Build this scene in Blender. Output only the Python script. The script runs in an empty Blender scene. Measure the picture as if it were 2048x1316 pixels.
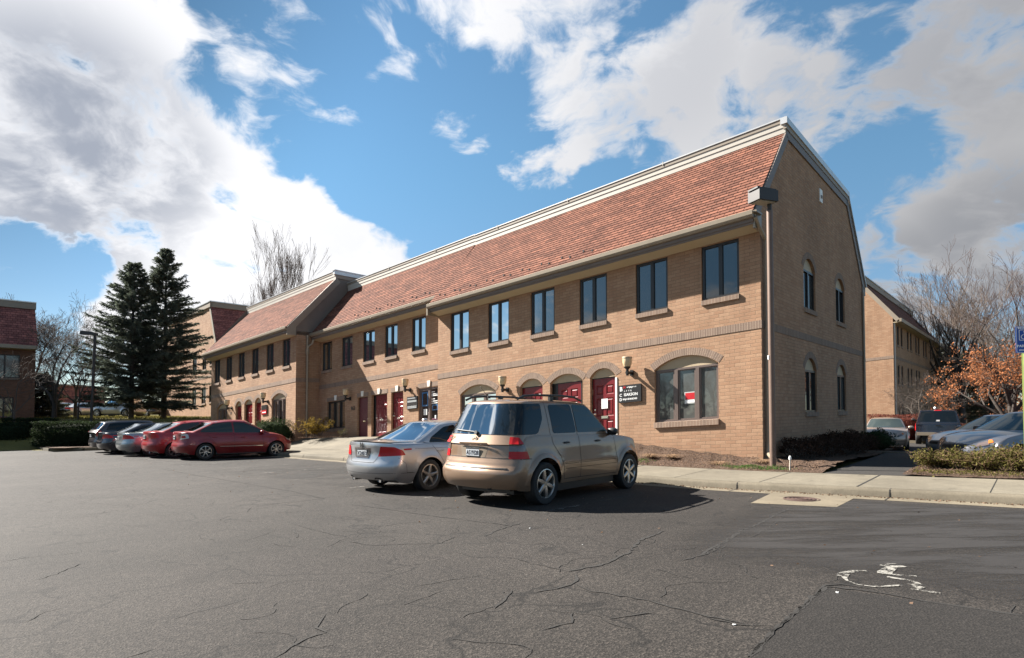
import bpy, bmesh, math, random
import numpy as np
from mathutils import Vector, Matrix
from mathutils.bvhtree import BVHTree

scene = bpy.context.scene
col = scene.collection
R = math.radians

# ------------------------------------------------------------ camera
cam_d = bpy.data.cameras.new("camera")
cam_d.sensor_fit = 'HORIZONTAL'; cam_d.sensor_width = 36.0
cam_d.lens = 36.0 * 1182.0 / 2048.0
cam_d.shift_y = 133.0 / 2048.0
cam_d.clip_start = 0.05; cam_d.clip_end = 6000
cam = bpy.data.objects.new("camera", cam_d); col.objects.link(cam)
cam.location = (0, 0, 1.6); cam.rotation_euler = (R(91.8), 0, 0)
scene.camera = cam

# ------------------------------------------------------------ sun, exposure
SUN = Vector((-3.05, 1.39, 2.45)).normalized()
sd = bpy.data.lights.new("sun", 'SUN'); sd.energy = 5.0; sd.angle = R(0.53); sd.color = (1.0, .945, .87)
sun = bpy.data.objects.new("sun", sd); col.objects.link(sun)
sun.rotation_euler = SUN.to_track_quat('Z', 'Y').to_euler()
vs = scene.view_settings
scene.display_settings.display_device = 'sRGB'
vs.view_transform = 'Standard'; vs.look = 'None'; vs.exposure = 1.95; vs.gamma = 1.0
vs.use_curve_mapping = False
try:
    scene.cycles.max_bounces = 6; scene.cycles.transparent_max_bounces = 12
except Exception: pass

# ------------------------------------------------------------ node helpers
class NT:
    def __init__(s, nt): s.nt = nt
    def n(s, typ, **kw):
        nd = s.nt.nodes.new(typ)
        for k, v in kw.items():
            if k == 'inp':
                for kk, vv in v.items(): s.set(nd, kk, vv)
            else: setattr(nd, k, v)
        return nd
    def set(s, nd, key, val):
        sock = nd.inputs[key]
        if isinstance(val, bpy.types.NodeSocket): s.nt.links.new(val, sock)
        else:
            if sock.type == 'RGBA' and isinstance(val, (tuple, list)) and len(val) == 3: val = (*val, 1)
            sock.default_value = val
    def math(s, op, a, b=None, c=None, clamp=False):
        nd = s.n('ShaderNodeMath', operation=op, use_clamp=clamp)
        s.set(nd, 0, a)
        if b is not None: s.set(nd, 1, b)
        if c is not None: s.set(nd, 2, c)
        return nd.outputs[0]
    def vmath(s, op, a, b=None):
        nd = s.n('ShaderNodeVectorMath', operation=op); s.set(nd, 0, a)
        if b is not None: s.set(nd, 1, b)
        return nd
    def mr(s, v, a, b, c=0.0, d=1.0, smooth=True):
        nd = s.n('ShaderNodeMapRange', interpolation_type='SMOOTHSTEP' if smooth else 'LINEAR')
        for i, q in enumerate((v, a, b, c, d)): s.set(nd, i, q)
        return nd.outputs[0]
    def mix(s, f, a, b, blend='MIX'):
        nd = s.n('ShaderNodeMix', data_type='RGBA', blend_type=blend)
        s.set(nd, 0, f); s.set(nd, 6, a); s.set(nd, 7, b)
        return nd.outputs[2]
    def noise(s, vec, scale, detail=4, rough=.55, dist=0.0):
        nd = s.n('ShaderNodeTexNoise'); 
        if vec is not None: s.set(nd, 'Vector', vec)
        s.set(nd, 'Scale', scale); s.set(nd, 'Detail', detail); s.set(nd, 'Roughness', rough); s.set(nd, 'Distortion', dist)
        return nd.outputs['Fac']

def px_dir(px, py):
    xc = (px - 1024) / 1182; zc = -(py - 791) / 1182; th = R(1.8)
    return Vector((xc, math.cos(th) - zc * math.sin(th), math.sin(th) + zc * math.cos(th))).normalized()

# ------------------------------------------------------------ sky with broken cloud
world = bpy.data.worlds.new("World"); scene.world = world; world.use_nodes = True
wt = NT(world.node_tree); world.node_tree.nodes.clear()
sky = wt.n('ShaderNodeTexSky', sky_type='NISHITA', sun_disc=False, sun_elevation=R(36.2), sun_rotation=R(-65.5),
           altitude=100.0, air_density=1.0, dust_density=0.0, ozone_density=2.2)
geo = wt.n('ShaderNodeTexCoord'); D = geo.outputs['Generated']
sep = wt.n('ShaderNodeSeparateXYZ'); wt.set(sep, 0, D)
zz = wt.math('MAXIMUM', wt.math('ADD', sep.outputs[2], 0.42), 0.12)
P2 = wt.n('ShaderNodeCombineXYZ'); wt.set(P2, 0, wt.math('DIVIDE', sep.outputs[0], zz)); wt.set(P2, 1, wt.math('DIVIDE', sep.outputs[1], zz))
P2 = P2.outputs[0]
# cloud masses: where they stand in the sky (seen from the lot), angular radius and strength
BLOBS = [(-160,220,420,.62),(150,300,300,.60),(90,90,210,.5),(300,400,190,.62),(440,450,150,.55),(560,420,90,.35),(180,170,130,.35),
 (-120,-150,400,.4),(450,560,150,.62),(620,415,60,.4),(400,610,130,.60),(640,570,150,1.1),(760,560,90,.9),(540,490,130,.8),(230,640,80,.6),(330,640,90,.5),(240,600,70,.3),
 (545,30,120,.40),(650,130,100,.42),(640,190,70,.25),(770,60,110,.42),(890,20,120,.42),(950,110,80,.32),(800,165,55,.25),
 (935,262,60,.30),(770,299,38,.26),(727,398,26,.24),(360,60,32,.22),(565,248,35,.2),(1250,300,40,.25),
 (1130,80,170,.46),(1260,140,180,.50),(1120,270,95,.40),(1020,320,75,.34),(1440,60,180,.45),(1430,250,130,.36),(1560,140,150,.45),(1640,240,110,.38),(1350,300,60,.2),
 (1840,60,210,.52),(2000,120,200,.5),(1790,240,100,.36),(1880,370,85,.40),(1960,260,90,.34),(1730,330,70,.22),
 (1830,520,150,.42),(2020,500,190,.46),(2200,250,300,.4),(1100,-300,400,.25),
 (700,300,170,-.35),(850,420,160,-.35),(1170,390,80,-.35),(400,170,70,-.3),(985,190,70,-.3),(1740,100,60,-.3),(1700,200,50,-.25),(1780,430,80,-.35),(1330,20,40,-.3),(70,545,120,-1.1),(190,540,70,-.9),(330,560,60,-.6),(400,545,40,-.4),(20,460,50,-.4)]
mask = None
for bx, by, br, bw in BLOBS:
    if bx > 500 and bw > 0: bw *= (.74 if by < 480 else 1.0)
    d = px_dir(bx, by); e1 = px_dir(bx + br * .5, by); e2 = px_dir(bx, by + br * .5)
    ang = math.acos(max(-1, min(1, d.dot(e1)))) + math.acos(max(-1, min(1, d.dot(e2))))
    dt = wt.vmath('DOT_PRODUCT', D, tuple(d)).outputs['Value']
    w = wt.mr(dt, math.cos(ang * 1.45), math.cos(ang * .05), 0.0, bw)
    mask = w if mask is None else wt.math('ADD', mask, w)
mask = wt.math('MINIMUM', mask, 1.12)
# the half of the sky behind the viewer: scattered cloud too
back = wt.mr(sep.outputs[1], 0.1, -0.35, 0.0, 0.20)
mask = wt.math('ADD', mask, back)
warp = wt.n('ShaderNodeTexNoise'); wt.set(warp, 'Vector', P2); wt.set(warp, 'Scale', 2.4); wt.set(warp, 'Detail', 4.0)
sc_ = wt.n('ShaderNodeVectorMath', operation='SCALE'); wt.set(sc_, 0, warp.outputs['Color']); sc_.inputs['Scale'].default_value = .30
Pw = wt.vmath('ADD', P2, sc_.outputs[0]).outputs[0]
n1 = wt.noise(Pw, 5.6, 10, .58, .1)
n2 = wt.noise(Pw, 2.7, 5, .55, 0)
n3 = wt.noise(Pw, 15.0, 6, .60, .2)
raw = wt.math('ADD', wt.math('MULTIPLY', wt.math('SUBTRACT', n1, .5), 6.4), wt.math('MULTIPLY', wt.math('SUBTRACT', n3, .5), 1.3))
dens = wt.math('ADD', raw, wt.math('SUBTRACT', wt.math('MULTIPLY', mask, 1.55), .50))
alpha = wt.mr(dens, -0.25, 0.80)
# grey undersides of the heaviest masses
core = None
for bx, by, br, bw in [(120,290,300,1.0),(-120,250,320,1.0),(280,330,170,.8),(250,430,90,.5),(1900,60,260,.42),(1300,110,220,.30),(2000,500,200,.5),(1840,550,130,.45),(1600,140,160,.2)]:
    d = px_dir(bx, by); e1 = px_dir(bx + br * .5, by); e2 = px_dir(bx, by + br * .5)
    ang = math.acos(d.dot(e1)) + math.acos(d.dot(e2))
    w = wt.mr(wt.vmath('DOT_PRODUCT', D, tuple(d)).outputs['Value'], math.cos(ang * 1.2), math.cos(ang * .2), 0.0, bw)
    core = w if core is None else wt.math('MAXIMUM', core, w)
puff = wt.mr(wt.math('ADD', wt.math('MULTIPLY', raw, .35), wt.math('MULTIPLY', wt.math('SUBTRACT', n2, .5), 2.2)), -.55, .35)
shade = wt.math('MULTIPLY', wt.math('ADD', wt.math('MULTIPLY', core, .85), .16), puff, clamp=True)
shade = wt.math('MULTIPLY', shade, wt.mr(dens, .15, .6))
ccol = wt.mix(shade, (1.0, 1.0, 1.02), (.36, .395, .47))
sund = wt.vmath('DOT_PRODUCT', D, tuple(SUN)).outputs['Value']
ccol = wt.mix(1.0, ccol, wt.mr(sund, .0, .70, .66, 1.38, False), 'MULTIPLY')
hz = wt.mr(sep.outputs[2], .0, .45, .60, .92)
tint = wt.mix(1.0, wt.mix(1.0, sky.outputs[0], wt.mix(wt.mr(sep.outputs[2], .02, .40), (.80, .86, .95), (.72, .93, .90)), 'MULTIPLY'), wt.math('MULTIPLY', hz, wt.mr(sund, .70, .98, 1.0, .35)), 'MULTIPLY')
bg1 = wt.n('ShaderNodeBackground'); wt.set(bg1, 0, tint); bg1.inputs[1].default_value = 0.05
bg2 = wt.n('ShaderNodeBackground'); wt.set(bg2, 0, ccol); bg2.inputs[1].default_value = 0.21
mx = wt.n('ShaderNodeMixShader'); wt.set(mx, 0, alpha); wt.set(mx, 1, bg1.outputs[0]); wt.set(mx, 2, bg2.outputs[0])
wo = wt.n('ShaderNodeOutputWorld'); wt.set(wo, 0, mx.outputs[0])

# ------------------------------------------------------------ materials
def new_mat(name):
    m = bpy.data.materials.new(name); m.use_nodes = True
    t = NT(m.node_tree); b = m.node_tree.nodes['Principled BSDF']
    return m, t, b
def mat_plain(name, c, rough=.6, metal=0.0, nscale=0, namt=.15, spec=.5, bump=0.0, coat=0.0):
    m, t, b = new_mat(name)
    t.set(b, 'Base Color', c); t.set(b, 'Roughness', rough); t.set(b, 'Metallic', metal); t.set(b, 'Specular IOR Level', spec)
    if coat: t.set(b, 'Coat Weight', coat); t.set(b, 'Coat Roughness', .04)
    if nscale:
        tc = t.n('ShaderNodeTexCoord')
        f = t.noise(tc.outputs['Object'], nscale, 5, .6)
        v = t.mr(f, .3, .7, 1 - namt, 1 + namt, False)
        t.set(b, 'Base Color', t.mix(1.0, c, v, 'MULTIPLY'))
        if bump:
            bp = t.n('ShaderNodeBump'); t.set(bp, 'Strength', bump); t.set(bp, 'Distance', .01); t.set(bp, 'Height', f); t.set(b, 'Normal', bp.outputs[0])
    return m
def mat_brick(name, c1, c2, mortar, bw=.30, bh=.10, ms=.007, offset=.5, bump=.5, stain=.18, rough=.85, scale2=None):
    m, t, b = new_mat(name)
    uv = t.n('ShaderNodeUVMap').outputs[0]
    br = t.n('ShaderNodeTexBrick', offset=offset, squash=1.0)
    t.set(br, 'Vector', uv); t.set(br, 'Color1', c1); t.set(br, 'Color2', c2); t.set(br, 'Mortar', mortar); t.set(br, 'Scale', 1.0)
    t.set(br, 'Mortar Size', ms); t.set(br, 'Mortar Smooth', .3); t.set(br, 'Bias', 0.0); t.set(br, 'Brick Width', bw); t.set(br, 'Row Height', bh)
    f1 = t.noise(uv, .45, 4, .6); f2 = t.noise(uv, 30, 3, .6)
    v = t.math('MULTIPLY', t.mr(f1, .3, .7, 1 - stain, 1 + stain, False), t.mr(f2, .3, .7, .9, 1.1, False))
    mp = t.n('ShaderNodeMapping'); t.set(mp, 'Vector', uv); mp.inputs['Scale'].default_value = (2.6, .28, 1)
    v = t.math('MULTIPLY', v, t.mr(t.noise(mp.outputs[0], 1.0, 5, .65), .32, .68, 1 - stain * .8, 1 + stain * .5, False))
    t.set(b, 'Base Color', t.mix(1.0, br.outputs['Color'], v, 'MULTIPLY')); t.set(b, 'Roughness', rough); t.set(b, 'Specular IOR Level', .25)
    bp = t.n('ShaderNodeBump'); t.set(bp, 'Strength', bump); t.set(bp, 'Distance', .012)
    t.set(bp, 'Height', t.math('ADD', t.math('SUBTRACT', 1.0, br.outputs['Fac']), t.math('MULTIPLY', f2, .35)))
    t.set(b, 'Normal', bp.outputs[0])
    return m
def mat_shingle(name, c1, c2, c3):
    m, t, b = new_mat(name)
    uv = t.n('ShaderNodeUVMap').outputs[0]
    def brick(w, h, off, a, bb, mo, ms):
        br = t.n('ShaderNodeTexBrick', offset=off, offset_frequency=2, squash=1.0)
        t.set(br, 'Vector', uv); t.set(br, 'Color1', a); t.set(br, 'Color2', bb); t.set(br, 'Mortar', mo); t.set(br, 'Scale', 1.0)
        t.set(br, 'Mortar Size', ms); t.set(br, 'Mortar Smooth', .1); t.set(br, 'Bias', 0.0); t.set(br, 'Brick Width', w); t.set(br, 'Row Height', h)
        return br
    b1 = brick(.28, .165, .37, c1, c2, tuple(q * .10 for q in c1), .009)
    b2 = brick(.84, .165, .61, (1.28, 1.24, 1.18), (.76, .75, .76), (1, 1, 1), 0.0)
    f1 = t.noise(uv, .8, 4, .65); f2 = t.noise(uv, 55, 2, .6)
    cc = t.mix(1.0, b1.outputs['Color'], b2.outputs['Color'], 'MULTIPLY')
    cc = t.mix(t.mr(f1, .5, .85, 0, .18), cc, c3)
    cc = t.mix(1.0, cc, t.mr(f2, .3, .7, .86, 1.14, False), 'MULTIPLY')
    t.set(b, 'Base Color', cc); t.set(b, 'Roughness', .92); t.set(b, 'Specular IOR Level', .2)
    sx = t.n('ShaderNodeSeparateXYZ'); t.set(sx, 0, uv)
    fr = t.math('FRACT', t.math('DIVIDE', sx.outputs[1], .165))
    bp = t.n('ShaderNodeBump'); t.set(bp, 'Strength', .8); t.set(bp, 'Distance', .03)
    t.set(bp, 'Height', t.math('ADD', t.math('SUBTRACT', 1.0, fr), t.math('MULTIPLY', t.math('SUBTRACT', 1.0, b1.outputs['Fac']), .5)))
    t.set(b, 'Normal', bp.outputs[0])
    return m
def mat_glass(name, c, refl=.35, rough=.02, tint=(.75, .85, .9), blind=0.0):
    m, t, b = new_mat(name)
    nt = m.node_tree
    tc = t.n('ShaderNodeTexCoord'); oi = t.n('ShaderNodeObjectInfo')
    off = t.vmath('ADD', tc.outputs['Object'], oi.outputs['Location']).outputs[0]
    f = t.noise(off, .9, 2, .5)
    bp = t.n('ShaderNodeBump'); t.set(bp, 'Strength', .035); t.set(bp, 'Distance', .05); t.set(bp, 'Height', f)
    t.set(b, 'Base Color', t.mix(t.mr(oi.outputs['Random'], .2, .9, 0, blind, False), c, (.13, .135, .125))); t.set(b, 'Roughness', .5); t.set(b, 'Specular IOR Level', 0.0)
    g = t.n('ShaderNodeBsdfGlossy'); t.set(g, 'Color', tint); t.set(g, 'Roughness', rough); t.set(g, 'Normal', bp.outputs[0])
    lw = t.n('ShaderNodeFresnel'); t.set(lw, 0, 1.5)
    fac = t.math('ADD', t.math('MULTIPLY', lw.outputs[0], 1.0 - refl), refl, clamp=True)
    mxs = t.n('ShaderNodeMixShader'); t.set(mxs, 0, fac); t.set(mxs, 1, b.outputs[0]); t.set(mxs, 2, g.outputs[0])
    nt.links.new(mxs.outputs[0], nt.nodes['Material Output'].inputs[0])
    return m
def mat_paint(name, c, metal=.6, rough=.32, coat=1.0, flake=.06, dust=.4):
    m, t, b = new_mat(name)
    tc = t.n('ShaderNodeTexCoord')
    f = t.noise(tc.outputs['Object'], 2.0, 5, .6)
    cc = t.mix(1.0, c, t.mr(f, .3, .7, 1 - flake, 1 + flake, False), 'MULTIPLY')
    # road dust low on the body
    sx = t.n('ShaderNodeSeparateXYZ'); t.set(sx, 0, tc.outputs['Object'])
    low = t.math('MULTIPLY', t.mr(sx.outputs[2], .62, .22, 0, dust), t.mr(f, .35, .7, .3, 1.0))
    cc = t.mix(low, cc, (.20, .17, .14))
    t.set(b, 'Base Color', cc); t.set(b, 'Metallic', metal)
    t.set(b, 'Roughness', t.mr(low, 0, .5, rough, .6, False)); t.set(b, 'Coat Weight', t.mr(low, 0, .5, coat, .1, False)); t.set(b, 'Coat Roughness', .06)
    return m

M = {}
M['brick'] = mat_brick('brick_tan', (.385, .238, .148), (.320, .184, .111), (.245, .165, .105), ms=.008, stain=.13)
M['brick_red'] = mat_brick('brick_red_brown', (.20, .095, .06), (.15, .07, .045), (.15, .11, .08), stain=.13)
M['soldier'] = mat_brick('brick_soldier_brown', (.235, .165, .125), (.185, .13, .10), (.36, .28, .21), bw=.075, bh=.5, ms=.006, offset=0, stain=.1)
M['sill'] = mat_brick('brick_sill', (.27, .185, .135), (.20, .14, .105), (.33, .26, .2), bw=.10, bh=.5, ms=.006, offset=0, stain=.1)
M['shingle'] = mat_shingle('roof_shingle_red', (.185, .080, .054), (.120, .052, .036), (.20, .115, .082))
M['shingle_dark'] = mat_shingle('roof_shingle_wine', (.30, .115, .098), (.20, .078, .07), (.27, .135, .12))
M['trim'] = mat_plain('trim_taupe', (0.260, 0.215, 0.163), .55, nscale=3, namt=.06)
M['trim_light'] = mat_plain('trim_cream', (0.482, 0.443, 0.378), .5, nscale=3, namt=.05)
M['trim_dark'] = mat_plain('trim_greybrown', (0.176, 0.140, 0.117), .55, nscale=3, namt=.06)
M['coping'] = mat_plain('coping_metal', (.62, .60, .57), .35, .55, nscale=4, namt=.06)
M['gutter'] = mat_plain('gutter_tan', (0.274, 0.224, 0.163), .4, .15, nscale=5, namt=.06)
M['soffit'] = mat_plain('soffit_cream', (0.429, 0.352, 0.234), .6, nscale=2, namt=.05)
M['siding'] = mat_plain('side_wall_taupe', (0.176, 0.143, 0.117), .75, nscale=1.5, namt=.08)
M['panel'] = mat_plain('panel_beige', (0.391, 0.306, 0.195), .6, nscale=3, namt=.05)
M['frame'] = mat_plain('window_frame_black', (.018, .016, .015), .4)
M['frame_br'] = mat_plain('window_frame_bronze', (.135, .10, .085), .4, .2)
M['glass'] = mat_glass('window_glass', (.018, .021, .024), .095, .02, (.68, .71, .71), 1.0)
M['glass_dim'] = mat_glass('window_glass_dim', (.03, .032, .032), .06, .02, (.75, .8, .82), .6)
M['blind'] = mat_plain('blind_cloth', (.30, .31, .30), .8)
M['door'] = mat_plain('door_red', (.15, .009, .012), .32, nscale=2, namt=.08)
M['door_dull'] = mat_plain('door_maroon', (.105, .018, .022), .5, nscale=2, namt=.08)
M['brass'] = mat_plain('metal_bright', (.75, .70, .60), .2, 1.0)
M['black'] = mat_plain('black_metal', (.012, .011, .011), .4)
M['white'] = mat_plain('white_paint', (.80, .79, .75), .5)
M['white_keystone'] = mat_plain('keystone_white', (.72, .69, .62), .7, nscale=6, namt=.06)  # the keystones' own off-white
M['red'] = mat_plain('sign_red', (.45, .01, .015), .4)
M['blue'] = mat_plain('sign_blue', (.012, .070, .33), .4)
M['poster'] = mat_plain('poster_blue', (.02, .12, .28), .4)
M['paper'] = mat_plain('paper_white', (.78, .78, .76), .7)
M['globe'] = mat_plain('lamp_globe', (.52, .40, .24), .25, spec=.6)
M['pole_br'] = mat_plain('pole_bronze', (.15, .10, .076), .5, .2, nscale=3, namt=.1)
M['pole_dk'] = mat_plain('pole_dark', (.028, .024, .022), .5)
M['lens'] = mat_plain('lamp_lens', (.35, .32, .26), .3)
M['upost'] = mat_plain('post_green', (.16, .20, .045), .6, nscale=8, namt=.12)
M['rust'] = mat_plain('manhole_rust', (.045, .021, .014), .8, nscale=20, namt=.3, bump=.6)
M['tyre'] = mat_plain('tyre_rubber', (.014, .014, .014), .75, nscale=6, namt=.2)
M['rim'] = mat_plain('rim_alloy', (.50, .48, .45), .28, .9)
M['hub'] = mat_plain('hub_dark', (.02, .02, .02), .7)
M['chrome'] = mat_plain('chrome', (.75, .75, .75), .12, 1.0)
M['plastic'] = mat_plain('plastic_black', (.012, .012, .012), .45)
M['carglass'] = mat_glass('car_glass', (.006, .008, .009), .0, .012, (.74, .78, .80))
M['carglass_lt'] = mat_glass('car_glass_clear', (.035, .045, .042), .0, .015)
M['redlens'] = mat_plain('red_lens', (.40, .006, .008), .3, coat=.15, spec=.3)
M['clearlens'] = mat_plain('clear_lens', (.42, .41, .40), .15, .2, coat=1.0)
M['greylens'] = mat_plain('grey_lens', (.11, .085, .078), .15, coat=1.0)
M['amber'] = mat_plain('amber_lens', (.5, .13, .02), .15, coat=1.0)
M['plate'] = mat_plain('plate_white', (.55, .57, .58), .45)
M['ink'] = mat_plain('plate_ink', (.02, .02, .03), .5)
M['seam'] = mat_plain('panel_gap', (.012, .011, .010), .8)
M['bark'] = mat_plain('bark_grey', (.085, .068, .055), .9, nscale=12, namt=.3)
M['bark_dk'] = mat_plain('bark_dark', (.045, .036, .03), .9, nscale=12, namt=.3)
M['twig'] = mat_plain('twig_brown', (.062, .047, .038), .9)
M['twig_pale'] = mat_plain('twig_grey_brown', (.150, .112, .088), .9)
M['twig_red'] = mat_plain('twig_russet', (.080, .045, .034), .9)
def mat_leaf(name, c, v=.35, trans=.0):
    m, t, b = new_mat(name)
    oi = t.n('ShaderNodeNewGeometry')
    r = oi.outputs['Random Per Island']
    cc = t.mix(r, tuple(q * (1 - v) for q in c), tuple(q * (1 + v) for q in c))
    t.set(b, 'Base Color', cc); t.set(b, 'Roughness', .85); t.set(b, 'Specular IOR Level', .12)
    tl = t.n('ShaderNodeBsdfTranslucent'); t.set(tl, 0, cc); mxs = t.n('ShaderNodeMixShader')
    t.set(mxs, 0, .38); t.set(mxs, 1, b.outputs[0]); t.set(mxs, 2, tl.outputs[0])
    m.node_tree.links.new(mxs.outputs[0], m.node_tree.nodes['Material Output'].inputs[0])
    return m
M['needle'] = mat_leaf('needles_dark', (.115, .135, .100), .45)
M['needle_far'] = mat_leaf('needles_far', (.12, .125, .085), .35)
M['boxwood'] = mat_leaf('boxwood_leaf', (.030, .045, .018), .45)
M['hedge'] = mat_leaf('hedge_leaf', (.022, .032, .014), .4)
M['yellowbush'] = mat_leaf('yellow_leaf', (.19, .125, .022), .5)
M['olivebush'] = mat_leaf('olive_leaf', (.095, .085, .024), .55)
M['russetbush'] = mat_leaf('russet_leaf', (.055, .032, .022), .5)
M['redhedge'] = mat_leaf('red_hedge_leaf', (.13, .04, .028), .4)
M['oakleaf'] = mat_leaf('oak_leaf_brown', (.33, .135, .060), .45)
M['straw'] = mat_leaf('dead_grass', (.30, .20, .125), .4)
M['litter'] = mat_leaf('dry_litter', (.17, .11, .075), .5)
M['greentuft'] = mat_leaf('green_tuft', (.07, .13, .03), .4)

# ground surfaces
def mat_asphalt(name, base, speck=.5, crack=.6, patchy=.25, stains=True):
    m, t, b = new_mat(name)
    tc = t.n('ShaderNodeTexCoord'); o = tc.outputs['Object']
    big = t.noise(o, .22, 5, .6, .3); mid = t.noise(o, 1.3, 4, .6); fine = t.noise(o, 60, 3, .7); fine2 = t.noise(o, 21, 3, .6)
    vor = t.n('ShaderNodeTexVoronoi', feature='F1'); t.set(vor, 'Vector', o); t.set(vor, 'Scale', 70.0)
    stone = t.mr(vor.outputs['Color'], .35, .95, 1 - speck * .8, 1 + speck * 1.5, False)
    v = t.math('MULTIPLY', t.mr(big, .3, .7, 1 - patchy, 1 + patchy, False), t.mr(mid, .3, .7, .9, 1.1, False))
    v = t.math('MULTIPLY', v, t.mr(fine, .25, .75, 1 - speck, 1 + speck, False))
    v = t.math('MULTIPLY', v, t.mr(fine2, .3, .7, .84, 1.16, False))
    v = t.math('MULTIPLY', v, stone)
    cc = t.mix(1.0, base, v, 'MULTIPLY')
    if crack:
        wp = t.n('ShaderNodeTexNoise'); t.set(wp, 'Vector', o); t.set(wp, 'Scale', 1.2); t.set(wp, 'Detail', 5.0)
        s = t.n('ShaderNodeVectorMath', operation='SCALE'); t.set(s, 0, wp.outputs['Color']); s.inputs['Scale'].default_value = 1.4
        pv = t.vmath('ADD', o, s.outputs[0]).outputs[0]
        ve = t.n('ShaderNodeTexVoronoi', feature='DISTANCE_TO_EDGE'); t.set(ve, 'Vector', pv); t.set(ve, 'Scale', .55)
        ln = t.mr(ve.outputs['Distance'], .003, .016, 1, 0)
        ln = t.math('MULTIPLY', ln, t.mr(mid, .36, .50))
        cc = t.mix(t.math('MULTIPLY', ln, crack), cc, tuple(q * .28 for q in base))
    if stains:
        st = t.noise(o, .55, 3, .5, .6)
        cc = t.mix(t.mr(st, .60, .74, 0, .30), cc, tuple(q * .55 for q in base))
    t.set(b, 'Base Color', cc); t.set(b, 'Roughness', .88); t.set(b, 'Specular IOR Level', .3)
    bp = t.n('ShaderNodeBump'); t.set(bp, 'Strength', .55); t.set(bp, 'Distance', .008)
    t.set(bp, 'Height', t.math('ADD', fine, vor.outputs['Distance'])); t.set(b, 'Normal', bp.outputs[0])
    return m
M['asphalt'] = mat_asphalt('asphalt_lot', (.0262, .0222, .0188), .55, .85, .36)
M['asphalt_patch'] = mat_asphalt('asphalt_patch', (.0172, .0150, .0132), .3, 0, .15)
M['asphalt_sealed'] = mat_asphalt('asphalt_sealed', (.070, .060, .054), .45, 0, .4)
M['asphalt_path'] = mat_asphalt('asphalt_path', (.032, .029, .026), .3, 0, .12)
M['crack'] = mat_plain('asphalt_crack', (.016, .014, .012), .95)
def mat_conc(name, c):
    m, t, b = new_mat(name)
    tc = t.n('ShaderNodeTexCoord'); o = tc.outputs['Object']
    f1 = t.noise(o, .6, 5, .6); f2 = t.noise(o, 40, 3, .6); f3 = t.noise(o, 5, 4, .6)
    v = t.math('MULTIPLY', t.mr(f1, .3, .7, .76, 1.18, False), t.math('MULTIPLY', t.mr(f2, .3, .7, .9, 1.1, False), t.mr(f3, .3, .7, .88, 1.08, False)))
    f4 = t.noise(o, 1.7, 4, .6, .8); v = t.math('MULTIPLY', v, t.mr(f4, .58, .72, 1.0, .72))
    t.set(b, 'Base Color', t.mix(1.0, c, v, 'MULTIPLY')); t.set(b, 'Roughness', .85); t.set(b, 'Specular IOR Level', .25)
    bp = t.n('ShaderNodeBump'); t.set(bp, 'Strength', .3); t.set(bp, 'Distance', .004); t.set(bp, 'Height', f2); t.set(b, 'Normal', bp.outputs[0])
    return m
M['sidewalk'] = mat_conc('concrete_walk', (.155, .136, .102))
M['kerb'] = mat_conc('concrete_kerb', (.125,.107,.078))
M['pan'] = mat_conc('concrete_pan', (.155,.130,.092))
def mat_soil(name, c1, c2, sc=14, bump=1.0):
    m, t, b = new_mat(name)
    tc = t.n('ShaderNodeTexCoord'); o = tc.outputs['Object']
    f = t.noise(o, sc, 6, .7, .3); g = t.noise(o, .5, 3, .5)
    cc = t.mix(t.mr(f, .35, .65), c1, c2)
    t.set(b, 'Base Color', t.mix(1.0, cc, t.mr(g, .3, .7, .8, 1.2, False), 'MULTIPLY')); t.set(b, 'Roughness', .95); t.set(b, 'Specular IOR Level', .15)
    bp = t.n('ShaderNodeBump'); t.set(bp, 'Strength', bump); t.set(bp, 'Distance', .05); t.set(bp, 'Height', f); t.set(b, 'Normal', bp.outputs[0])
    return m
M['mulch'] = mat_soil('mulch', (.04, .026, .018), (.13, .085, .06), 22)
M['grass'] = mat_soil('winter_grass', (.10, .09, .025), (.15, .125, .04), 9, .5)
M['paint_worn'] = None

# ------------------------------------------------------------ object helpers
def tag(o, label=None, cat=None, group=None, kind=None):
    if label: o['label'] = label
    if cat: o['category'] = cat
    if group: o['group'] = group
    if kind: o['kind'] = kind
    return o
def empty(name, loc, rz=0.0):
    o = bpy.data.objects.new(name, None); col.objects.link(o); o.location = loc; o.rotation_euler = (0, 0, rz)
    o.empty_display_size = .2
    return o
def copy_tree(o, parent=None):
    c = o.copy(); col.objects.link(c); c.parent = parent
    for ch in list(o.children): copy_tree(ch, c)
    return c
def mesh_obj(name, v, f, mat, parent=None, smooth=False, uv=None):
    me = bpy.data.meshes.new(name)
    me.from_pydata([tuple(p) for p in v], [], f)
    if uv is not None:
        l = me.uv_layers.new(name="UVMap"); l.data.foreach_set('uv', np.asarray(uv, dtype=np.float32).ravel())
    if smooth: me.polygons.foreach_set('use_smooth', [True] * len(me.polygons))
    me.materials.append(mat); me.update()
    o = bpy.data.objects.new(name, me); col.objects.link(o)
    if parent is not None: o.parent = parent
    return o
def np_mesh(name, V, F, mat, parent=None, smooth=False):
    """V (n,3) array, F (m,k) array with k = 3 or 4"""
    me = bpy.data.meshes.new(name); V = np.asarray(V, dtype=np.float32); F = np.asarray(F, dtype=np.int32)
    m, k = F.shape
    me.vertices.add(len(V)); me.vertices.foreach_set('co', V.ravel())
    me.loops.add(m * k); me.loops.foreach_set('vertex_index', F.ravel())
    me.polygons.add(m); me.polygons.foreach_set('loop_start', np.arange(0, m * k, k, dtype=np.int32))
    me.polygons.foreach_set('loop_total', np.full(m, k, dtype=np.int32))
    if smooth: me.polygons.foreach_set('use_smooth', np.ones(m, dtype=bool))
    me.materials.append(mat); me.update(calc_edges=True); me.validate()
    o = bpy.data.objects.new(name, me); col.objects.link(o)
    if parent is not None: o.parent = parent
    return o

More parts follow.
